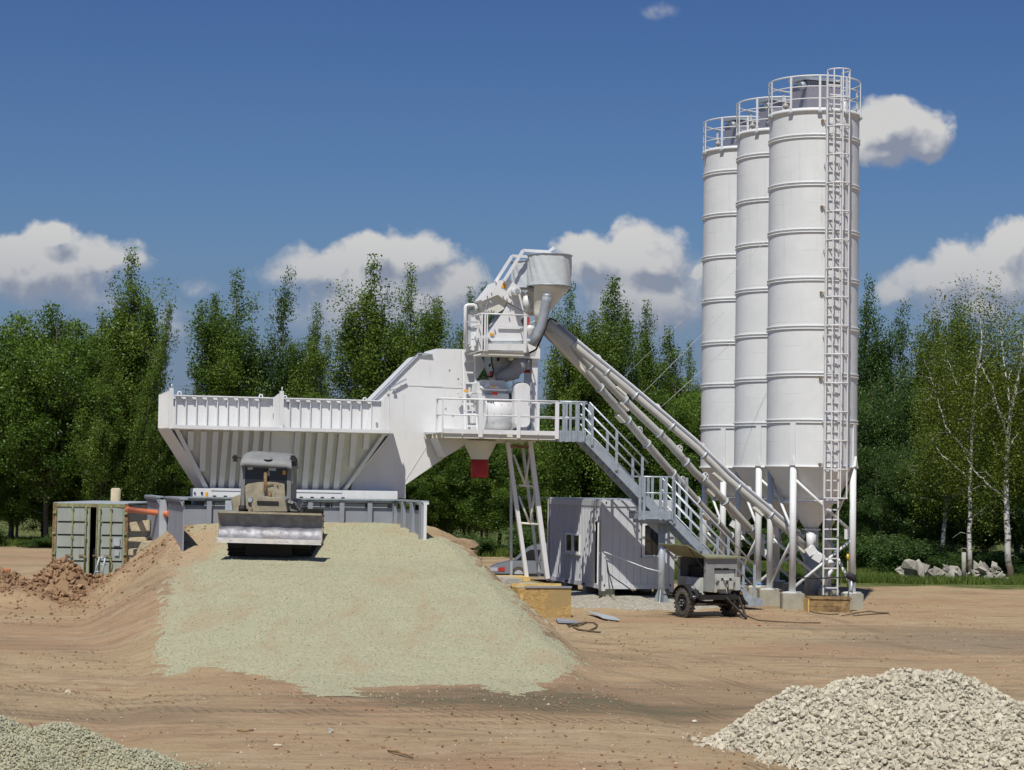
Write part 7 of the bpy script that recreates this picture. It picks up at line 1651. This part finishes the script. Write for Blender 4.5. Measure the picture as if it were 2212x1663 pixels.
front = [('b0', 28, 640, 104, 1.1, 'broad dark green tree cut by the left edge of the picture'),
 ('b1', 95, 622, 101, 1.05, 'broad rounded tree second from the left edge'), ('b2', 165, 672, 103, .9, 'broad tree just left of the tall leaning aspen'),
 ('a0', 278, 548, 100, .95, 'tallest aspen on the left, with a thin bough reaching right'), ('a3', 215, 760, 98, .8, 'smaller leafy tree in front of the tall left aspen'),
 ('b0', 345, 850, 101, .7, 'low rounded tree below the gap of sky left of hopper'),
 ('a1', 512, 600, 103, 1.0, 'full aspen rising behind the left bay of the hopper'), ('a2', 447, 640, 105, .65, 'slim aspen at the left flank of the full aspen behind the hopper'), ('p0', 615, 603, 104, .75, 'slender pointed aspen behind the centre post of the hopper'),
 ('a3', 665, 672, 103, .75, 'shorter aspen between the pointed aspen and the tall middle one'), ('a0', 782, 566, 102, 1.05, 'tall aspen behind the right bay of the hopper'), ('a1', 868, 588, 103, .8, 'aspen right beside the tall one, above the white housing'),
 ('a2', 915, 700, 104, .7, 'low shoulder aspen above the top edge of the white housing'),
 ('a3', 1000, 640, 105, .6, 'aspen tip peeping left of the vent pipe on the tower'), ('p1', 1042, 622, 104, .5, 'narrow aspen tip directly behind the tower head'),
 ('a1', 1215, 628, 101, .8, 'dense aspen behind the grey filter drum'), ('a0', 1290, 640, 103, .8, 'aspen left of the tallest one behind the screw conveyors'), ('a2', 1328, 606, 101, .85, 'tallest aspen behind the screw conveyors'), ('a3', 1385, 668, 103, .75, 'aspen right of the tallest one behind the screw conveyors'),
 ('b1', 1445, 760, 102, .8, 'lower rounded tree left of the silos'), ('a1', 1490, 752, 104, .6, 'small aspen touching the left silo edge in view'),
 ('p0', 1868, 622, 98, .7, 'sparse poplar showing just right of the nearest silo'), ('p1', 1900, 690, 97, .8, 'dark poplar second right of the silos'),
 ('p0', 1958, 672, 99, .75, 'dark poplar with two spires right of the silos'), ('p1', 2005, 690, 99, .85, 'dark poplar left of the birches'), ('d1', 1925, 775, 94, .8, 'dark leafy tree low behind the right silo edge'),
 ('p1', 2082, 660, 98, .75, 'dark poplar top behind the left birch'),  ('w1', 2040, 735, 88, .95, 'yellow green drooping birch left of the white trunks'), ('w0', 2235, 700, 86, 1.0, 'birch crown cut by the right edge of the picture'), ('d0', 2200, 745, 95, .9, 'dark tree filling the gap behind the right birch'),
 ('a2', 1560, 700, 108, .8, 'aspen hidden mostly behind the far silo, leaves low'), ('a0', 1700, 720, 107, .8, 'tree behind the silo legs in the middle of the row'),]
for i, (k, px, pt, Y, w, lab) in enumerate(front): plant(k, px, pt, Y, w, label=lab, group=GW)
_l = plant('a2', 268, 655, 99, .50, rot=0, label='slim leaning aspen bough reaching into the sky gap left of hopper', group=GW); _l.rotation_euler = (0, R(10), 0)
# second row fills the wood behind; nothing tells these apart
i = 0
for px in range(-60, 2300, 66):
    if 352 < px < 404: tp = 860
    else: tp = random.uniform(770, 850) if px < 1850 else random.uniform(760, 820)
    plant(random.choice(['b0', 'b1', 'b2', 'a1', 'a2'] if px < 1800 else ['d0', 'd1', 'p0']), px+random.uniform(-20, 20), tp, random.uniform(107, 112), 1.0, label='dark leafy tree filling the second row of the wood', group='second row trees of the wood')
for px in range(-40, 2280, 78):
    plant(random.choice(['b0', 'b1', 'b2'] if px < 1800 else ['d0', 'd1']), px+random.uniform(-25, 25), random.uniform(895, 960), random.uniform(102, 105) if px < 1850 else random.uniform(90, 94), .9, label='low bushy tree filling the foot of the wood edge', group='low trees at the foot of the wood')
for px in range(-30, 2280, 118):
    right = px > 1800
    Y = (random.uniform(97, 100) if not right else random.uniform(86, 90)); base = at(px, 1150, Y)
    plant(random.choice(['s0', 's1', 's2']), px+random.uniform(-14, 14), random.uniform(1105, 1172) if not right else random.uniform(1120, 1195), Y, 1.5, label='leafy green shrub in the undergrowth along the wood edge', group='shrubs along the wood edge', cat='shrub')
for px, pt, Y, lab in ((1955, 1130, 83, 'bright green shrub just right of the nearest silo leg'), (2040, 1180, 82.5, 'shrub growing among the rubble left of the thin birch'), (2025, 1150, 84, 'pale green shrub behind the big grey boulder'), (2160, 1170, 83.5, 'shrub between the two birch trunks'), (1000, 1150, 95, 'light green shrub right of the retaining wall end')):
    plant('s%d' % random.randint(0, 2), px, pt, Y, 1.2, label=lab, group='shrubs along the wood edge', cat='shrub')
# the two white birches at the right, their limbs standing in front of thin hanging foliage
def birch_tree(label, Y, limbs, region, ncl, seed):
    rs = np.random.RandomState(seed); b0 = py_('b', *limbs[0][0][0], Y); t = thing('birch_tree', label, 'tree', (b0.x, Y, gz(b0.x, Y)-.1), GW)
    paths = []; C, SG, TN = [], [], []; o = np.array(WO[t.name][:])
    for pts, r0, r1, dy in limbs:
        P_ = []
        for i, q in enumerate(pts):
            f = i/(len(pts)-1); v = py_('b', q[0], q[1], Y+dy*f); P_.append(np.array(v[:])-o)
        if pts is limbs[0][0]: P_[0][2] = 0
        m = len(P_); fine = [P_[int(k)]*(1-(k-int(k)))+P_[min(int(k)+1, m-1)]*(k-int(k)) for k in np.linspace(0, m-1.001, m*4)]
        fine = [f_+rs.normal(size=3)*.02 for f_ in fine]; n_ = len(fine)
        paths.append((fine, [.78*(r0+(r1-r0)*i/(n_-1)) for i in range(n_)]))
        for k in range(2, n_, 2):
            L = rs.uniform(.4, 1.0); a_ = rs.uniform(0, 6.28); d = np.array([math.cos(a_), math.sin(a_)*.8+.35, rs.uniform(-.1, .5)])
            if rs.rand() < .5: q0 = fine[k]; paths.append(([q0, q0+d*L*.5, q0+d*L+np.array([0, 0, -.5*L])], [.010, .007, .004]))
            if r0 < .13 or k > n_*.55:
                for _ in range(2): C.append(fine[k]+d*L*rs.uniform(.4, 1.3)); SG.append([.22, .22, .5]); TN.append(rs.uniform(.2, .8))
    (x0, x1, y0, y1) = region
    for _ in range(ncl):
        u = rs.rand(); v = rs.rand()**.85; xx = x0+(x1-x0)*u; yy = y0+(y1-y0)*v; mid = (x0+x1)/2
        if abs(xx-mid)/((x1-x0)/2) > math.sin(math.pi*min(1, .12+v*.75))*1.05+.1: continue
        q = py_('b', xx, yy, Y+rs.uniform(-1.2, 3.4)); C.append(np.array(q[:])-o); SG.append([.25, .25, .55]); TN.append(rs.uniform(.1, .9))
    V, F, T = leaves_np(rs, np.array(C), np.array(SG), 75, .085, np.array(TN), .35)
    tv_, tf_ = tubes_np(paths, 7); mesh_np('trunk', tv_+o, tf_, 'birch', t, smooth=True); bpy.data.objects[-1] if False else None
    mesh_np('crown', V+o, F, 'leaf_c', t, tone=T); return t
def _fixloc(t):
    for ch in t.children:
        me = ch.data; n = len(me.vertices); a = np.empty(n*3, np.float32); me.vertices.foreach_get('co', a); a = a.reshape(-1, 3)-np.array(WO[t.name][:], np.float32); me.vertices.foreach_set('co', a.ravel()); me.update()
_fixloc(birch_tree('left birch with slim white trunk leaning limbs on the grass at right', 81.5, [
    ([(825, 1592), (820, 1400), (822, 1250), (820, 1100), (830, 900), (840, 680), (857, 540), (880, 420), (876, 300), (870, 150)], .14, .02, 0),
    ([(838, 1268), (870, 1235), (925, 1188)], .045, .015, -.3), ([(822, 1090), (790, 1055), (720, 992), (660, 930), (625, 862)], .06, .015, -.4),
    ([(826, 960), (780, 915), (735, 868), (700, 812), (668, 700), (640, 610), (600, 500)], .065, .012, .6), ([(838, 700), (800, 660), (770, 640), (740, 580), (712, 495)], .05, .012, .3), ([(857, 545), (905, 500), (925, 430)], .04, .012, .3)],
    (560, 990, 160, 1130), 210, 5))
_fixloc(birch_tree('right birch with forked bright white limbs near the right edge', 80.8, [
    ([(1022, 1588), (1005, 1450), (998, 1300), (998, 1150), (1000, 1000), (1006, 880), (1020, 740), (1042, 660), (1060, 560), (1078, 470), (1090, 350)], .19, .03, 0),
    ([(992, 1172), (930, 1122), (850, 1052), (805, 975)], .065, .02, -.5), ([(1002, 875), (965, 760), (930, 630), (880, 545), (850, 480)], .075, .02, .3), ([(1020, 745), (1003, 650), (992, 560), (980, 450), (970, 330)], .07, .018, .4),
    ([(1000, 800), (950, 725), (905, 655)], .04, .012, .2), ([(1010, 920), (1050, 860), (1082, 800)], .045, .015, .2), ([(1000, 1000), (960, 960), (930, 890)], .04, .012, -.2), ([(1035, 680), (1085, 640), (1140, 600)], .06, .02, .3), ([(1003, 610), (1030, 540), (1050, 470)], .04, .012, .3)],
    (850, 1230, 260, 1080), 200, 6))
# grass
rs = np.random.RandomState(31)
def grass(name, n, fx, fy, h, lab, cond=None):
    x = fx(n); y = fy(n)
    if cond is not None: k = cond(x, y); x, y = x[k], y[k]
    n = len(x); z = g(x, y); P = np.stack([x, y, z], -1); a = rs.uniform(0, 6.28, n); hh = h*rs.uniform(.4, 1.3, n); w = .018+.012*rs.rand(n)
    s = np.stack([np.cos(a), np.sin(a), 0*a], -1); l = rs.normal(size=(n, 3))*.28; l[:, 2] = 1
    V = np.stack([P-s*w[:, None], P+s*w[:, None], P+l*hh[:, None]], 1).reshape(-1, 3)
    return tag(mesh_np(name, V, np.arange(n*3).reshape(n, 3), 'grassm', None, tone=np.repeat(np.clip(.5+fbm(x*.3, y*.3, 3, 3)*1.5+rs.normal(size=n)*.2, 0, 1), 3)), lab, 'grass', kind='stuff')
grass('grass', 90000, lambda n: rs.uniform(5, 26, n), lambda n: rs.uniform(75.5, 92, n), .26, 'rough green grass between the yard and the wood at the right', lambda x, y: y+2.5*fbm(x*.35, y*.35, 3, 12) > 77.3)
grass('meadow_grass', 30000, lambda n: rs.uniform(-30, 14, n), lambda n: rs.uniform(98, 107, n), .35, 'grass fringe under the wood edge behind the plant', lambda x, y: (x < 4))
for ob in list(bpy.data.objects):
    if ob.type == 'EMPTY' and ob.name not in {o.name for o in COL.objects}: bpy.data.objects.remove(ob)
